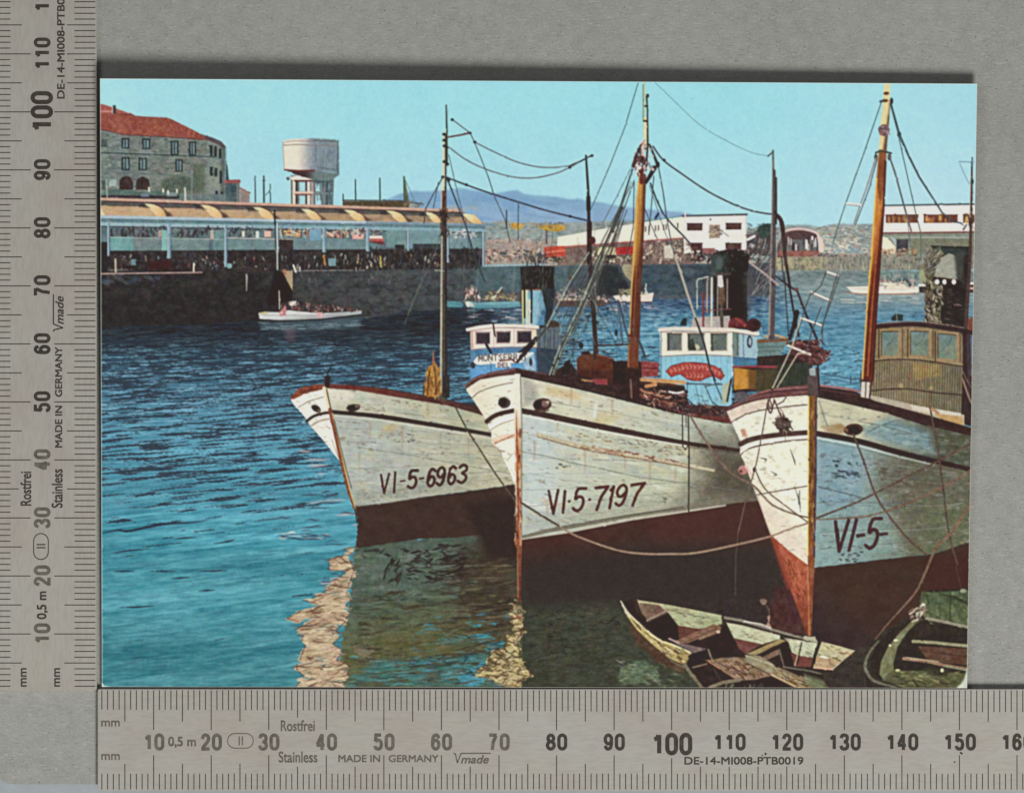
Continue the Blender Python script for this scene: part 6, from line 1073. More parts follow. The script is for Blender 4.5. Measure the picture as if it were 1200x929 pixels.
part('loose_plank', D1); L([(832, 805), (848, 799), (866, 796.6)], 4, (132, 116, 96), jit=16); S(box(836, 802, 900, 806), 14, [(120, 130, 104), (90, 84, 66)], (3, 6), (.8, 1.6), -.8, .5, seed=187)

D2 = part('dinghy', -1, 'green mossy dinghy cut off by the bottom right corner of the card')
P([(1016, 806), (1013, 785), (1018, 765), (1030, 748), (1050, 735), (1066, 724), (1078, 714), (1085, 692), (1140, 688), (1140, 806)], (54, 45, 38), tex=8, ts=(6, 5))
P([(1080, 693), (1092, 694), (1137, 691), (1140, 734), (1088, 722.6), (1076, 718)], (84, 94, 64), tex=18, ts=(6, 6)); T(box(1080, 692, 1140, 732), (126, 136, 92), .57, (6, 5), .5); T(box(1080, 692, 1140, 732), (66, 76, 50), .6, (5, 6), .6); P([(1098, 694), (1124, 704), (1140, 712), (1140, 708), (1120, 698)], (58, 66, 46)); L([(1114, 695), (1113, 732)], 1.6, (64, 66, 46)); L([(1102, 704), (1101, 720)], 1, (70, 78, 52)); E(1129, 692, 4, 2.4, (150, 150, 124), tex=14); L([(1086, 696), (1088, 706)], 2, (66, 72, 50))
part('gunwale', D2)
P([(1076, 723.6), (1067, 729), (1054, 741), (1047, 750), (1040, 759), (1032.4, 775), (1030.6, 790), (1036, 797), (1049, 798), (1047, 778), (1052, 758), (1058, 748), (1066, 738), (1081, 724.6)], (120, 120, 84), tex=18, ts=(4, 6)); L([(1079, 725), (1065, 738.6), (1052, 758), (1047, 778)], 1, (64, 60, 42)); S([(1064, 716), (1082, 708), (1086, 720), (1070, 728)], 40, [(190, 150, 136), (214, 206, 180), (110, 80, 66), (140, 110, 96)], (2, 7), (.8, 1.8), -.3, .5, seed=188); E(1082, 708, 2.4, 1.6, (220, 210, 176)); E(1050, 750, 3, 1.4, (220, 220, 170)); E(1043, 756, 1.6, 1.6, (210, 206, 150))
L(crv([(1029.5, 751), (1019, 764), (1014, 779), (1017, 789), (1026, 798), (1050, 805)], 5), [2, 3, 4, 3.4, 2.6], (112, 108, 90), jit=20); L(crv([(1026, 757), (1019, 772), (1020, 786), (1030, 797)], 4), 1.2, (74, 66, 54), .8)
L([(1086, 724), (1110, 729), (1140, 735.6)], 3.6, (146, 140, 116), jit=14); L([(1088, 727), (1140, 738)], 1.2, (60, 52, 44))
part('thwart', D2); L([(1070, 751), (1095, 752.6), (1118, 755), (1140, 757)], 3.6, (150, 144, 108), jit=20); P([(1076, 757), (1104, 758), (1140, 760), (1140, 780), (1104, 776), (1086, 772)], (100, 70, 54), tex=14, ts=(8, 2)); L([(1080, 762), (1138, 770)], .8, (64, 44, 38), .8)
part('thwart', D2); L([(1059, 771.4), (1085, 774), (1106, 779), (1132, 783.4)], 3.6, (150, 116, 92), jit=20); L([(1062, 770), (1100, 775)], 1.2, (196, 180, 140), .8); L([(1106, 780), (1132, 785)], 1.6, (140, 150, 110))
part('floorboard', D2); P([(1046, 785), (1082, 785.6), (1110, 787), (1136, 789), (1136, 806), (1060, 806), (1046, 800), (1033, 797), (1040, 790)], (96, 95, 64), tex=20, ts=(8, 3)); S(box(1050, 786, 1130, 805), 60, [(80, 80, 48), (142, 140, 88), (64, 60, 42)], (3, 10), (.8, 1.8), .1, .3, seed=189); P([(1085, 783), (1112, 784), (1110, 792), (1088, 790)], (66, 60, 44), tex=14, soft=1.4); E(1104, 785, 2, 2.4, (206, 200, 160)); E(1052, 785, 3, 1.4, (206, 200, 150)); L([(1070, 796), (1076, 804)], 2, (60, 58, 40))
# worn corners and edges of the paper itself
part('worn_edge')
P([(1133.6, 782), (1140, 780), (1140, 806.6), (1120, 806.6), (1125, 802), (1130, 795)], (196, 204, 188), tex=14, ts=(4, 4), soft=1.2)
P([(112, 800), (119, 799.4), (121.4, 803), (128, 804.4), (128, 808), (112, 808)], (226, 236, 232), soft=1)
L([(118.4, 93), (119.4, 803)], 1.2, (196, 228, 232), .6); L([(118, 93.4), (630, 95.2), (1145, 98.8)], 1.6, (206, 232, 234), .7); L([(1145, 99), (1139.6, 460), (1134, 790)], 1.4, (206, 206, 196), .8)
# ---------------------------------------------------------------- ink on paper: slight softness, uneven edges, grain and chroma mottling
def gblur(a, s):
    r = max(1, int(3 * s + .5)); k = np.exp(-.5 * (np.arange(-r, r + 1) / s) ** 2).astype(np.float32); k /= k.sum()
    p = np.pad(a, ((r, r), (0, 0), (0, 0)), 'edge'); b = sum(k[i] * p[i:i + a.shape[0]] for i in range(2 * r + 1))
    p = np.pad(b, ((0, 0), (r, r), (0, 0)), 'edge'); return sum(k[i] * p[:, i:i + a.shape[1]] for i in range(2 * r + 1))


rg = np.random.default_rng(7)


def grain(s, ch=1):
    g = gblur(rg.standard_normal((H, W, ch)).astype(np.float32), s * K)
    return g / g.std()


wx = grain(1.5)[..., 0] * .16 * K; wy = grain(1.5)[..., 0] * .16 * K
ii, jj = np.mgrid[0:H, 0:W]
iy = np.clip(np.rint(ii + wy), 0, H - 1).astype(np.int32); ix = np.clip(np.rint(jj + wx), 0, W - 1).astype(np.int32)
cv = cv[iy, ix]
plain = np.isin(idm, [k for k, p in enumerate(PARTS) if p[0] in ('sky', 'water', 'mountain_range', 'boot_topping')])[..., None]
plain = gblur(plain.astype(np.float32), 1.0)
soft = gblur(cv, .6 * K)
wide = gblur(soft, 1.8 * K)
cv = soft + .5 * (soft - wide)
mid = 1 - np.abs(cv.mean(2, keepdims=True) - 115) / 170
d = (grain(.7) * 3.6 + grain(1.5) * 3.0 + grain(3.5) * 2) * (1 - .65 * plain)
cv = cv + (d + grain(.5) * 2.2) * mid + grain(1.8, 3) * 2.6 * mid * (1 - .5 * plain)
lum = cv @ np.array([.3, .59, .11], np.float32)[:, None]
cv = 110 + (lum - 110) * 1.12 + (cv - lum) * (.93 - .14 * np.clip((cv[..., 0:1] - np.maximum(cv[..., 1:2], cv[..., 2:3]) - 45) / 60, 0, 1))
cv = np.clip(cv, 4, 252)
cv = np.maximum(cv, np.array((40, 31, 28), np.float32))
# =====================================================================  the real things, in centimetres
import bpy, bmesh
from mathutils import Vector, Matrix

PX = 67.5                                     # picture units per centimetre
C = bpy.context.scene.collection
cx = lambda x: (x - 600) / PX
cy = lambda y: (464.5 - y) / PX


def lin(c):
    c = np.asarray(c, np.float32) / 255
    return np.where(c <= .04045, c / 12.92, ((c + .055) / 1.055) ** 2.4)


def new_obj(name, me, mat=None, parent=None):
    o = bpy.data.objects.new(name, me); C.objects.link(o)
    if mat and me:
        me.materials.append(mat)
    if parent:
        o.parent = parent
    return o


def tag(o, label=None, cat=None, kind=None):
    if label: o['label'] = label
    if cat: o['category'] = cat
    if kind: o['kind'] = kind
    return o


class NT:                                      # small helper to write node materials
    def __init__(s, name):
        s.m = bpy.data.materials.new(name); s.m.use_nodes = True
        s.t = s.m.node_tree; s.b = s.t.nodes['Principled BSDF']; s.geo = s.n('ShaderNodeTexCoord').outputs['Object']

    def n(s, k, **kw):
        a = s.t.nodes.new(k)
        for q, v in kw.items():
            if q[0] == '_':
                a.inputs[q[1:].replace('_', ' ')].default_value = v
            else:
                setattr(a, q, v)
        return a

    def l(s, a, b):
        s.t.links.new(a, b)

    def noise(s, sc, det=3, rough=.6, stretch=None, rot=0):
        m = s.n('ShaderNodeMapping'); s.l(s.geo, m.inputs[0])
        if stretch: m.inputs['Scale'].default_value = stretch
        m.inputs['Rotation'].default_value = (0, 0, rot)
        a = s.n('ShaderNodeTexNoise', _Scale=sc, _Detail=det, _Roughness=rough); s.l(m.outputs[0], a.inputs['Vector'])
        return a.outputs['Fac']

    def ramp(s, f, stops):
        r = s.n('ShaderNodeValToRGB'); s.l(f, r.inputs[0]); e = r.color_ramp.elements
        while len(e) < len(stops): e.new(.5)
        for k, (p, c) in enumerate(stops):
            e[k].position = p; e[k].color = (*[float(v) for v in (lin(c) if hasattr(c, '__len__') else (c, c, c))], 1)
        return r.outputs[0]

    def mix(s, f, a, b, mode='MIX'):
        x = s.n('ShaderNodeMix', data_type='RGBA', blend_type=mode)
        if isinstance(f, (int, float)): x.inputs[0].default_value = f
        else: s.l(f, x.inputs[0])
        for v, i in ((a, 6), (b, 7)):
            if hasattr(v, '__len__'): x.inputs[i].default_value = (*[float(q) for q in lin(v)], 1)
            else: s.l(v, x.inputs[i])
        return x.outputs[2]

    def bump(s, f, st, dist=.01):
        b = s.n('ShaderNodeBump', _Strength=st, _Distance=dist); s.l(f, b.inputs['Height']); s.l(b.outputs[0], s.b.inputs['Normal'])

    def base(s, c, rough=.5, spec=.3, metal=0):
        if hasattr(c, '__len__'): s.b.inputs['Base Color'].default_value = (*[float(q) for q in lin(c)], 1)
        else: s.l(c, s.b.inputs['Base Color'])
        s.b.inputs['Roughness'].default_value = rough; s.b.inputs['Specular IOR Level'].default_value = spec; s.b.inputs['Metallic'].default_value = metal
        return s.m


# grey pulp board: mottled, with pale and dark fibres in every direction
n = NT('grey_board')
c = n.mix(n.ramp(n.noise(.5, 2), [(.35, 0.), (.65, 1.)]), (145, 145, 139), (153, 153, 147))
c = n.mix(n.ramp(n.noise(9, 4, .7), [(.35, 0.), (.7, .7)]), c, (127, 127, 120))
c = n.mix(n.ramp(n.noise(4.5, 3, .65), [(.4, 0.), (.68, .55)]), c, (160, 160, 154))
c = n.mix(n.ramp(n.noise(22, 3, .6), [(.45, 0.), (.75, .6)]), c, (164, 164, 157))
for k, a in enumerate((.2, .9, 1.7, 2.5)):
    c = n.mix(n.ramp(n.noise(4.5 + k, 1, .4, (1, 6, 1), a), [(.66, 0.), (.75, .5)]), c, (176, 175, 166))
    c = n.mix(n.ramp(n.noise(5 + k, 1, .4, (1, 5, 1), a + .4), [(.67, 0.), (.76, .45)]), c, (116, 116, 110))
c = n.mix(n.ramp(n.noise(30, 0), [(.755, 0.), (.80, .4)]), c, (200, 199, 190))
c = n.mix(n.ramp(n.noise(26, 0, .5, (1.1, 1, 1), .7), [(.79, 0.), (.82, .8)]), c, (84, 82, 78))
n.bump(n.noise(40, 3), .25, .02)
M_board = n.base(c, .9, .1)
n = NT('table_surface')
M_table = n.base(n.mix(n.noise(3, 3), (142, 150, 154), (158, 164, 168)), .6, .3)
# brushed stainless steel
def steel(name, rot):
    n = NT(name)
    c = n.mix(n.ramp(n.noise(.35, 2), [(.3, 0.), (.7, 1.)]), (168, 163, 154), (171, 170, 162))
    c = n.mix(n.ramp(n.noise(5, 3, .6, (1, .12, 1) if rot else (.12, 1, 1)), [(.3, 0.), (.75, .5)]), c, (172, 165, 152))
    c = n.mix(n.ramp(n.noise(1.1, 2), [(.45, 0.), (.8, .35)]), c, (158, 140, 132))
    c = n.mix(n.ramp(n.noise(26, 2, .6, (1, .2, 1) if rot else (.2, 1, 1)), [(.4, 0.), (.8, .25)]), c, (118, 112, 100))
    n.bump(n.noise(40, 2, .5, (1, .05, 1) if rot else (.05, 1, 1)), .04, .01)
    return n.base(c, .42, .5, .12)
M_steel_v, M_steel_h = steel('brushed_steel_upright', True), steel('brushed_steel_level', False)
n = NT('etched_black')
M_ink = n.base(n.mix(n.ramp(n.noise(9, 3), [(.4, 0.), (.75, .6)]), (50, 44, 37), (80, 73, 64)), .6, .3)
n = NT('etched_black_sheen')
M_ink_sheen = n.base(n.mix(n.ramp(n.noise(9, 3), [(.35, 0.), (.7, .8)]), (82, 76, 67), (112, 106, 95)), .6, .3)  # the same black etching, lightened to paint in reflections at the left
n = NT('card_paper')
M_paper = n.base(n.mix(n.noise(20, 3), (206, 206, 196), (190, 190, 180)), .8, .2)
# printed ink: the computed colours with fine paper grain, under a thin gloss
n = NT('printed_ink')
at = n.n('ShaderNodeAttribute', attribute_name='ink')
g = n.ramp(n.noise(55, 2), [(.2, .93), (.8, 1.0)])
g.node.color_ramp.elements[0].color = (.93, .93, .93, 1); g.node.color_ramp.elements[1].color = (1, 1, 1, 1)
n.bump(n.noise(30, 2), .03, .01)
M_print = n.base(n.mix(1.0, at.outputs['Color'], g, 'MULTIPLY'), .38, .22)

# ---- the surface: table and backing board
def slab(name, pts, z0, z1, mat, bev=.0, parent=None):
    bm = bmesh.new(); vs = [bm.verts.new((cx(x), cy(y), z0)) for x, y in pts]
    f = bm.faces.new(vs)
    if f.normal.z > 0 or sum((cx(pts[k][0]) * cy(pts[(k + 1) % len(pts)][1]) - cx(pts[(k + 1) % len(pts)][0]) * cy(pts[k][1])) for k in range(len(pts))) > 0:
        f.normal_flip()
    r = bmesh.ops.extrude_face_region(bm, geom=[f])
    bmesh.ops.translate(bm, verts=[v for v in r['geom'] if isinstance(v, bmesh.types.BMVert)], vec=(0, 0, z1 - z0))
    bmesh.ops.recalc_face_normals(bm, faces=bm.faces)
    if bev:
        bmesh.ops.bevel(bm, geom=[e for e in bm.edges if all(v.co.z > z1 - 1e-5 for v in e.verts)], offset=bev, segments=2, affect='EDGES')
    me = bpy.data.meshes.new(name); bm.to_mesh(me); bm.free()
    return new_obj(name, me, mat, parent)


tag(slab('table_top', [(-2500, -2500), (3700, -2500), (3700, 3400), (-2500, 3400)], -.6, -.25, M_table), kind='structure')
rc = [(-3 + 15 - 15 * math.cos(t), 904 + 15 * math.sin(t)) for t in np.linspace(0, PI / 2, 7)]
tag(slab('backing_board', [(-3, -900)] + [(-3, 898)] + rc + [(2100, 919.5), (2100, -900)], -.25, 0, M_board, .012), 'mottled grey pulp board under the postcard and the rulers', None, 'structure')

# ---- two steel rulers
RT = .10


def text(s, h, x, y, ang, mat, parent, name='lettering', sx=.8, bold=.0, align='CENTER', shear=0, width=None, thick=0):
    """writing of cap height h (picture units) centred at x, y"""
    cu = bpy.data.curves.new(name, 'FONT'); cu.body = s; cu.size = 1; cu.offset = bold; cu.align_x = 'CENTER'; cu.align_y = 'CENTER'; cu.shear = shear; cu.resolution_u = 5
    ob = bpy.data.objects.new(name, cu); C.objects.link(ob)
    bpy.context.view_layer.update()
    me = bpy.data.meshes.new_from_object(ob.evaluated_get(bpy.context.evaluated_depsgraph_get()))
    bpy.data.objects.remove(ob); bpy.data.curves.remove(cu)
    xs = [v.co.x for v in me.vertices]; ys = [v.co.y for v in me.vertices]
    k = h / PX / (max(ys) - min(ys)); kx = (width / PX / (max(xs) - min(xs))) if width else k * sx
    mx, my = (min(xs) + max(xs)) / 2, (min(ys) + max(ys)) / 2
    if thick:
        bm = bmesh.new(); bm.from_mesh(me); ge = bm.verts[:] + bm.edges[:] + bm.faces[:]
        for i_, (a_, b_) in enumerate(((thick, 0), (0, thick), (thick, thick))):
            r = bmesh.ops.duplicate(bm, geom=ge); bmesh.ops.translate(bm, verts=[v for v in r['geom'] if isinstance(v, bmesh.types.BMVert)], vec=(a_ / PX / kx, b_ / PX / k, .0003 * (i_ + 1)))
        bm.to_mesh(me); bm.free()
    me.transform(Matrix.Translation((cx(x), cy(y), RT + .0016)) @ Matrix.Rotation(ang, 4, 'Z') @ Matrix.Diagonal((kx, k, 1, 1)) @ Matrix.Translation((-mx, -my, 0)))
    return new_obj(name, me, mat, parent)


def ribbon(strokes, z):
    vs = []; fs = []
    for pts, w, closed in strokes:
        p = [Vector((cx(a), cy(b))) for a, b in pts]; m = len(p); b0 = len(vs); z += .0003
        for k in range(m):
            a = p[k - 1] if (k or closed) else p[k]; b = p[(k + 1) % m] if (k < m - 1 or closed) else p[k]
            d1 = (p[k] - a).normalized() if (p[k] - a).length > 1e-7 else (b - p[k]).normalized(); d2 = (b - p[k]).normalized() if (b - p[k]).length > 1e-7 else d1
            t = (d1 + d2).normalized(); nn = Vector((-t.y, t.x)) * (w / PX / 2) / max(.55, abs(t.dot(d1)))
            vs += [(*(p[k] + nn), z + k * 1e-5), (*(p[k] - nn), z + k * 1e-5)]
        for k in range(m if closed else m - 1):
            q = (k + 1) % m; fs.append((b0 + 2 * k, b0 + 2 * k + 1, b0 + 2 * q + 1, b0 + 2 * q))
    return vs, fs


DG = dict(GL)
DG.update({'0': [ARC(.5, .27, .5, .27, PI, 2 * PI, 10) + ARC(.5, .73, .5, .27, 0, PI, 10)], '1': [[(.7, 0), (.7, 1)], [(.12, .25), (.42, .2), (.62, .03)]],
           '2': [crv([(.04, .28), (.2, .06), (.52, 0), (.86, .08), (.96, .28), (.78, .5), (.4, .72), (.1, .95)], 4), [(-.12, 1), (1.1, 1)]],
           '4': [[(.72, -.07), (.72, 1.07)], [(.66, 0), (.02, .68)], [(-.1, .73), (1.1, .73)]], '8': [ARC(.5, .235, .42, .235, 0, 2 * PI, 16)[:-1], ARC(.5, .735, .5, .265, 0, 2 * PI, 16)[:-1]],
           '5': [[(.95, 0), (.17, 0), (.1, .45)], crv([(.06, .47), (.45, .35), (.85, .45), (.97, .68), (.85, .92), (.5, 1), (.14, .94), (.02, .78)], 4)],
           '6': [crv([(.95, .24), (.8, .05), (.48, 0), (.14, .14), (.02, .55)], 4), ARC(.5, .69, .47, .31, PI, 3 * PI, 18)[:-1]], '9': [crv([(.05, .76), (.2, .95), (.52, 1), (.86, .86), (.98, .45)], 4), ARC(.5, .31, .47, .31, 0, 2 * PI, 18)[:-1]],
           '3': [crv([(.02, .22), (.2, .03), (.55, 0), (.9, .1), (.9, .36), (.62, .47), (.4, .47)], 4), crv([(.4, .47), (.7, .5), (.98, .68), (.9, .92), (.5, 1), (.14, .95), (0, .76)], 4)],
           '7': [[(-.1, 0), (1.0, 0)], [(.92, .04), (.5, .5), (.34, 1.06)]]})


def number(s, h, x, y, ang, mat, parent, dw, gap, sw):
    tot = len(s) * dw + (len(s) - 1) * gap; st = []
    for k, ch in enumerate(s):
        x0 = -tot / 2 + k * (dw + gap) + sw / 2; ww = dw - sw; hh = h - sw
        for pts in DG[ch]:
            cl = ch in '08' or (ch in '69' and len(pts) == 18 and abs(pts[0][1] - pts[-1][1]) < .2)
            q = [(x0 + a * ww, -hh / 2 + b * hh) for a, b in pts]
            ca, sa = math.cos(ang), -math.sin(ang)
            st.append(([(x + a * ca - b * sa, y + a * sa + b * ca) for a, b in q], sw, cl))
    vs, fs = ribbon(st, RT + .0012)
    me = bpy.data.meshes.new('numeral'); me.from_pydata(vs, [], fs); me.update()
    return new_obj('numeral', me, mat, parent)


def strips(name, quads, mat, parent, z=RT + .0008):
    me = bpy.data.meshes.new(name); vs = []; fs = []
    for q in quads:
        b = len(vs); vs += [(cx(x), cy(y), z) for x, y in q]; fs.append((b, b + 1, b + 2, b + 3))
    me.from_pydata(vs, [], fs); me.update()
    return new_obj(name, me, mat, parent)


def seg(pts, w):
    out = []
    for (x0, y0), (x1, y1) in zip(pts[:-1], pts[1:]):
        l = math.hypot(x1 - x0, y1 - y0); a, b = -(y1 - y0) / l * w / 2, (x1 - x0) / l * w / 2
        out.append([(x0 + a, y0 + b), (x0 - a, y0 - b), (x1 - a, y1 - b), (x1 + a, y1 + b)])
    return out


rv = tag(slab('steel_ruler', [(-6, -700), (113.4, -700), (113.4, 801), (106, 808), (-6, 808)] if False else [(-6, -700), (113.4, -700), (113.4, 807), (112, 808.4), (-5, 808.4), (-6, 807)], 0, RT, M_steel_v, .008), 'upright steel ruler with black millimetre scale along the left of the postcard', 'ruler')
rh = tag(slab('steel_ruler', [(114.4, 808.2), (115.6, 806.8), (2400, 806.8), (2400, 926.2), (115.6, 926.2), (114.4, 925)], 0, RT, M_steel_h, .008), 'level steel ruler with millimetre scale below the postcard', 'ruler')
vy = lambda mm: 810.4 - 6.79 * mm
hx = lambda mm: 112.6 + 6.745 * mm
q = []
w = 1.15
for mm in range(1, 128):
    y = vy(mm); a, b = (36, 63.5) if mm % 10 == 0 else ((25.5, 75.5) if mm % 5 == 0 else (12.3, 87.2))
    if mm == 35: a = 22
    if mm in (35, 45, 55, 65) or 104 < mm < 126: b = max(b, 78.4)
    q += [[(-4, y - w / 2), (a, y - w / 2), (a, y + w / 2), (-4, y + w / 2)], [(b, y - w / 2), (111.8, y - w / 2), (111.8, y + w / 2), (b, y + w / 2)]]
strips('millimetre_scale', q, M_ink, rv)
q = []
for mm in range(1, 200):
    x = hx(mm); a, b = (855, 884.4) if mm % 10 == 0 else ((845, 894.5) if mm % 5 == 0 else (831 + min(3, mm / 40), 906))
    if mm == 100: b = 888
    if mm == 35: a = 840.5
    if mm in (35, 45, 55, 65) or 102 < mm < 123: b = max(b, 897.8)
    q += [[(x - w / 2, 808.4), (x + w / 2, 808.4), (x + w / 2, a), (x - w / 2, a)], [(x - w / 2, b), (x + w / 2, b), (x + w / 2, 924.6), (x - w / 2, 924.6)]]
strips('millimetre_scale', q, M_ink, rh)
for mm in range(10, 130, 10):
    big = mm == 100
    number(str(mm), 26.5 if big else 19.8, 49.4 if not big else 49, vy(mm), PI / 2, M_ink if mm > 40 else M_ink_sheen, rv, 15.2 if big else 11.6, 1.4 if big else 1.6, 5 if big else 3.9)
for mm in range(10, 200, 10):
    big = mm == 100
    number(str(mm), 26.5 if big else 20.2, hx(mm), 869 if not big else 871.4, 0, M_ink if mm > 70 else M_ink_sheen, rh, 15.2 if big else 11.8, 1.4 if big else 1.6, 5 if big else 3.9)
for par, mat, T_ in ((rv, M_ink, lambda a, b: (b, 810.4 - (a - 112.6) * 1.0067)), (rh, M_ink_sheen, lambda a, b: (a, b))):
    up = par is rv
    ang = PI / 2 if up else 0
    yy = (lambda v: (v - 869) + 49.4) if up else (lambda v: v)
    def put(s, h, x0, x1, y, bold=.0, sh=0, m=None, thick=.5):
        px_, py_ = T_((x0 + x1) / 2, yy(y)); text(s, h, px_, py_, ang, m or mat, par, 'lettering', bold=bold, width=x1 - x0, shear=sh, thick=thick)
    put('0,5 m', 12.4, 197, 229, 869.6, thick=.7)
    put('Rostfrei', 12.4, 329, 368.5, 850.2, .0); put('Stainless', 12.6, 326.5, 371.5, 886.8, .0)
    put('MADE IN', 8, 396.5, 445, 888.6); put('GERMANY', 8, 455.5, 513.5, 888.6)
    put('DE-14-MI008-PTB0019', 8.6, 802, 941, 891.2, m=M_ink)
    put('mm', 6.6, 118.6, 140, 847.6); put('mm', 6.6, 118.6, 140, 886.8)
    put('made', 9.4, 540, 572.5, 889.6, 0, .28)
    lg = seg([T_(a, yy(b)) for a, b in [(531.4, 882.6), (533.6, 882.4), (536, 893.4), (540.4, 882.2), (575, 882.2)]], 1.5)
    strips('lettering', lg, mat, par, RT + .0012)
    ov = [T_(a, yy(b)) for a, b in ARC(275, 867.6, 8.4, 8.6, PI / 2, 1.5 * PI, 8) + ARC(288.5, 867.6, 8.4, 8.6, -PI / 2, PI / 2, 8)]
    lg = seg(ov + ov[:1], 1.2) + seg([T_(280.4, yy(862.4)), T_(280.4, yy(873))], 1.5) + seg([T_(284, yy(862.4)), T_(284, yy(873))], 1.5)
    strips('lettering', lg, mat, par, RT + .0012)
strips('stain', seg([(896.4, 881.6), (897.8, 884)], 2.4) + seg([(892.6, 884.4), (894, 885)], 1.6) + seg([(1118, 892), (1119.4, 893)], 2) + seg([(1125, 881), (1128, 883)], 2.2), M_ink, rh)

# ---- the postcard: a slightly lifted sheet of card with the printed picture on its face
TL, TR, BR, BL = (118.2, 93.0), (1144.8, 98.6), (1133.4, 806.0), (119.3, 804.4)


def at_uv(u, v):
    bow = -1.6 * np.sin(np.pi * v) * 0
    x = (TL[0] * (1 - u) + TR[0] * u) * (1 - v) + (BL[0] * (1 - u) + BR[0] * u) * v
    y = (TL[1] * (1 - u) + TR[1] * u) * (1 - v) + (BL[1] * (1 - u) + BR[1] * u) * v
    return x + bow, y


def lift(u, v):
    return .092 + (.27 * (1 - u) + .10 * u) * (1 - v) ** 1.4


TH = .028
NU, NV = 40, 28
vs = []; fs = []
for s_ in (0, 1):
    for j in range(NV + 1):
        for i in range(NU + 1):
            u, v = i / NU, j / NV; x, y = at_uv(u, v); vs.append((cx(x), cy(y), float(lift(u, v)) - TH * s_))
A = lambda i, j, s_: s_ * (NU + 1) * (NV + 1) + j * (NU + 1) + i
for j in range(NV):
    for i in range(NU):
        fs.append((A(i, j, 0), A(i, j + 1, 0), A(i + 1, j + 1, 0), A(i + 1, j, 0))); fs.append((A(i, j, 1), A(i + 1, j, 1), A(i + 1, j + 1, 1), A(i, j + 1, 1)))
for i in range(NU):
    fs.append((A(i, 0, 0), A(i + 1, 0, 0), A(i + 1, 0, 1), A(i, 0, 1))); fs.append((A(i, NV, 0), A(i, NV, 1), A(i + 1, NV, 1), A(i + 1, NV, 0)))
for j in range(NV):
    fs.append((A(0, j, 0), A(0, j, 1), A(0, j + 1, 1), A(0, j + 1, 0))); fs.append((A(NU, j, 0), A(NU, j + 1, 0), A(NU, j + 1, 1), A(NU, j, 1)))
me = bpy.data.meshes.new('postcard'); me.from_pydata(vs, [], fs); me.update()
card = tag(new_obj('postcard', me, M_paper), 'colour picture postcard of three moored fishing boats, lying between two steel rulers', 'postcard')

GU, GV = 1420, 985
uu = np.linspace(0.0003, .9997, GU + 1, dtype=np.float32)[None, :]; vv = np.linspace(.0004, .9996, GV + 1, dtype=np.float32)[:, None]
gx, gy = at_uv(uu, vv)
gx, gy = np.broadcast_arrays(gx, gy)
gz = lift(uu, vv) + .0016
fx = np.clip((gx - X0) * K - .5, 0, W - 1.001); fy = np.clip((gy - Y0) * K - .5, 0, H - 1.001)
xi = fx.astype(np.int32); yi = fy.astype(np.int32); dx = (fx - xi)[..., None]; dy = (fy - yi)[..., None]
lc = lin(cv)
col = (lc[yi, xi] * (1 - dx) + lc[yi, xi + 1] * dx) * (1 - dy) + (lc[yi + 1, xi] * (1 - dx) + lc[yi + 1, xi + 1] * dx) * dy
col = np.minimum(col, .86)
co = np.stack([cx(gx), cy(gy), np.broadcast_to(gz, gx.shape)], -1).reshape(-1, 3).astype(np.float32)
ca = np.concatenate([col.reshape(-1, 3), np.ones((col.shape[0] * col.shape[1], 1), np.float32)], 1).astype(np.float32)
mx_ = (gx[:-1, :-1] + gx[1:, 1:]) / 2; my_ = (gy[:-1, :-1] + gy[1:, 1:]) / 2
cid = idm[np.clip(((my_ - Y0) * K).astype(np.int32), 0, H - 1), np.clip(((mx_ - X0) * K).astype(np.int32), 0, W - 1)]
order = np.argsort(cid.ravel(), kind='stable'); sid = cid.ravel()[order]
objs = {}
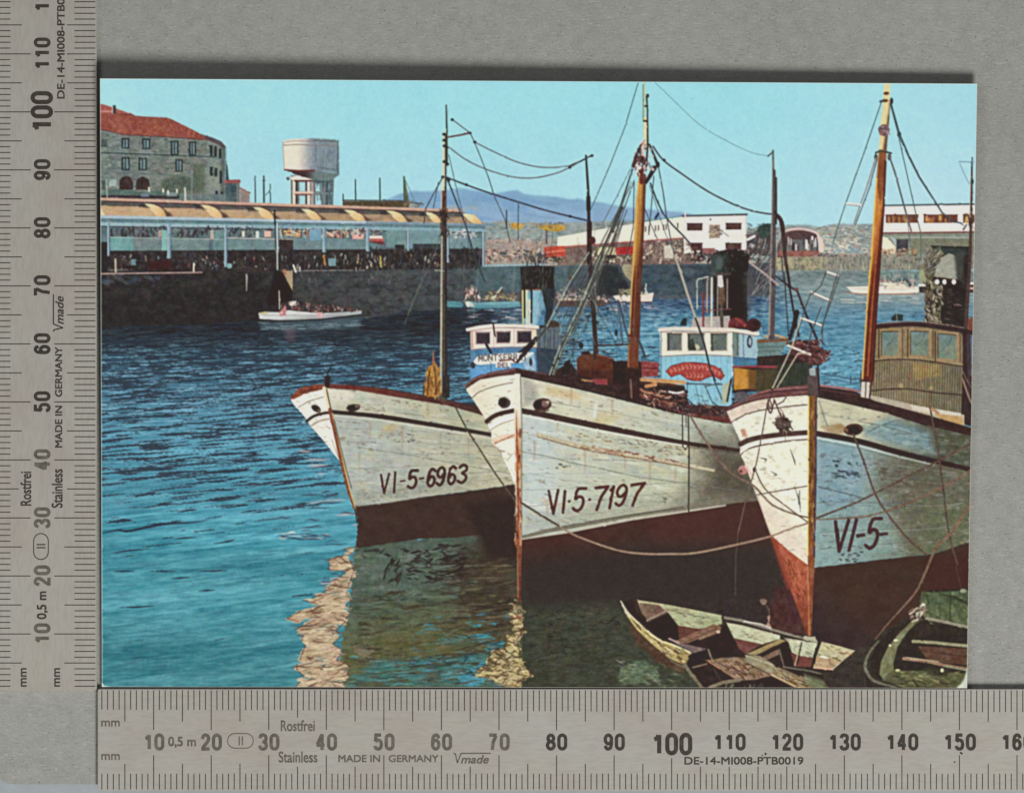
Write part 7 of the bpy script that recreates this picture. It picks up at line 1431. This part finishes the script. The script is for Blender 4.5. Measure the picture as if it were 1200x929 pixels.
for k, (name, par, lab) in enumerate(PARTS):
    a, b = np.searchsorted(sid, [k, k + 1])
    cells = order[a:b]
    if len(cells) < 4:
        if any(p[1] == k for p in PARTS):
            o = bpy.data.objects.new(name, None); C.objects.link(o)
        else:
            continue
    else:
        j, i = np.divmod(cells, GU)
        v00 = j * (GU + 1) + i
        quad = np.stack([v00, v00 + GU + 1, v00 + GU + 2, v00 + 1], 1)
        uq, inv = np.unique(quad, return_inverse=True)
        me = bpy.data.meshes.new(name)
        me.vertices.add(len(uq)); me.vertices.foreach_set('co', co[uq].ravel())
        me.loops.add(quad.size); me.loops.foreach_set('vertex_index', inv.reshape(-1).astype(np.int32))
        me.polygons.add(len(quad)); me.polygons.foreach_set('loop_start', np.arange(0, quad.size, 4, dtype=np.int32))
        me.update(calc_edges=True)
        me.attributes.new('ink', 'FLOAT_COLOR', 'POINT').data.foreach_set('color', ca[uq].ravel())
        o = new_obj(name, me, M_print)
    o.parent = objs[par] if par in objs else card
    if lab: o['label'] = lab
    if name in ('dock_crowd', 'hillside_town'): o['kind'] = 'stuff'
    objs[k] = o

# ---- lamps of the copy stand, room light, camera
def area(name, loc, size, energy, colr=(1, 1, 1)):
    la = bpy.data.lights.new(name, 'AREA'); la.shape = 'DISK'; la.size = size; la.energy = energy; la.color = colr
    o = bpy.data.objects.new(name, la); C.objects.link(o); o.location = loc
    o.rotation_euler = (Vector((0, 0, 0)) - Vector(loc)).to_track_quat('-Z', 'Y').to_euler()
    return o


KEY = 1.0
area('copy_stand_lamp', (30, -90, 84), 44, 186000 * KEY, (1, 1, .99))
area('copy_stand_side_lamp', (-85, 25, 95), 60, 24000 * KEY, (.96, .98, 1))
wd = bpy.data.worlds.new('World'); bpy.context.scene.world = wd; wd.use_nodes = True
bg = wd.node_tree.nodes['Background']; bg.inputs[0].default_value = (.95, .98, 1, 1); bg.inputs[1].default_value = .12
cam = bpy.data.cameras.new('camera'); co_ = bpy.data.objects.new('camera', cam); C.objects.link(co_)
D = 120
co_.location = (0, 0, D + RT); cam.sensor_width = 36; cam.sensor_fit = 'HORIZONTAL'; cam.lens = 36 * D / (1200 / PX); cam.clip_start = 1; cam.clip_end = 1000
sc_ = bpy.context.scene; sc_.camera = co_
sc_.view_settings.view_transform = 'Standard'; sc_.view_settings.look = 'None'; sc_.view_settings.exposure = 0; sc_.view_settings.gamma = 1
sc_.render.engine = 'CYCLES'; sc_.cycles.use_denoising = True; sc_.cycles.max_bounces = 4
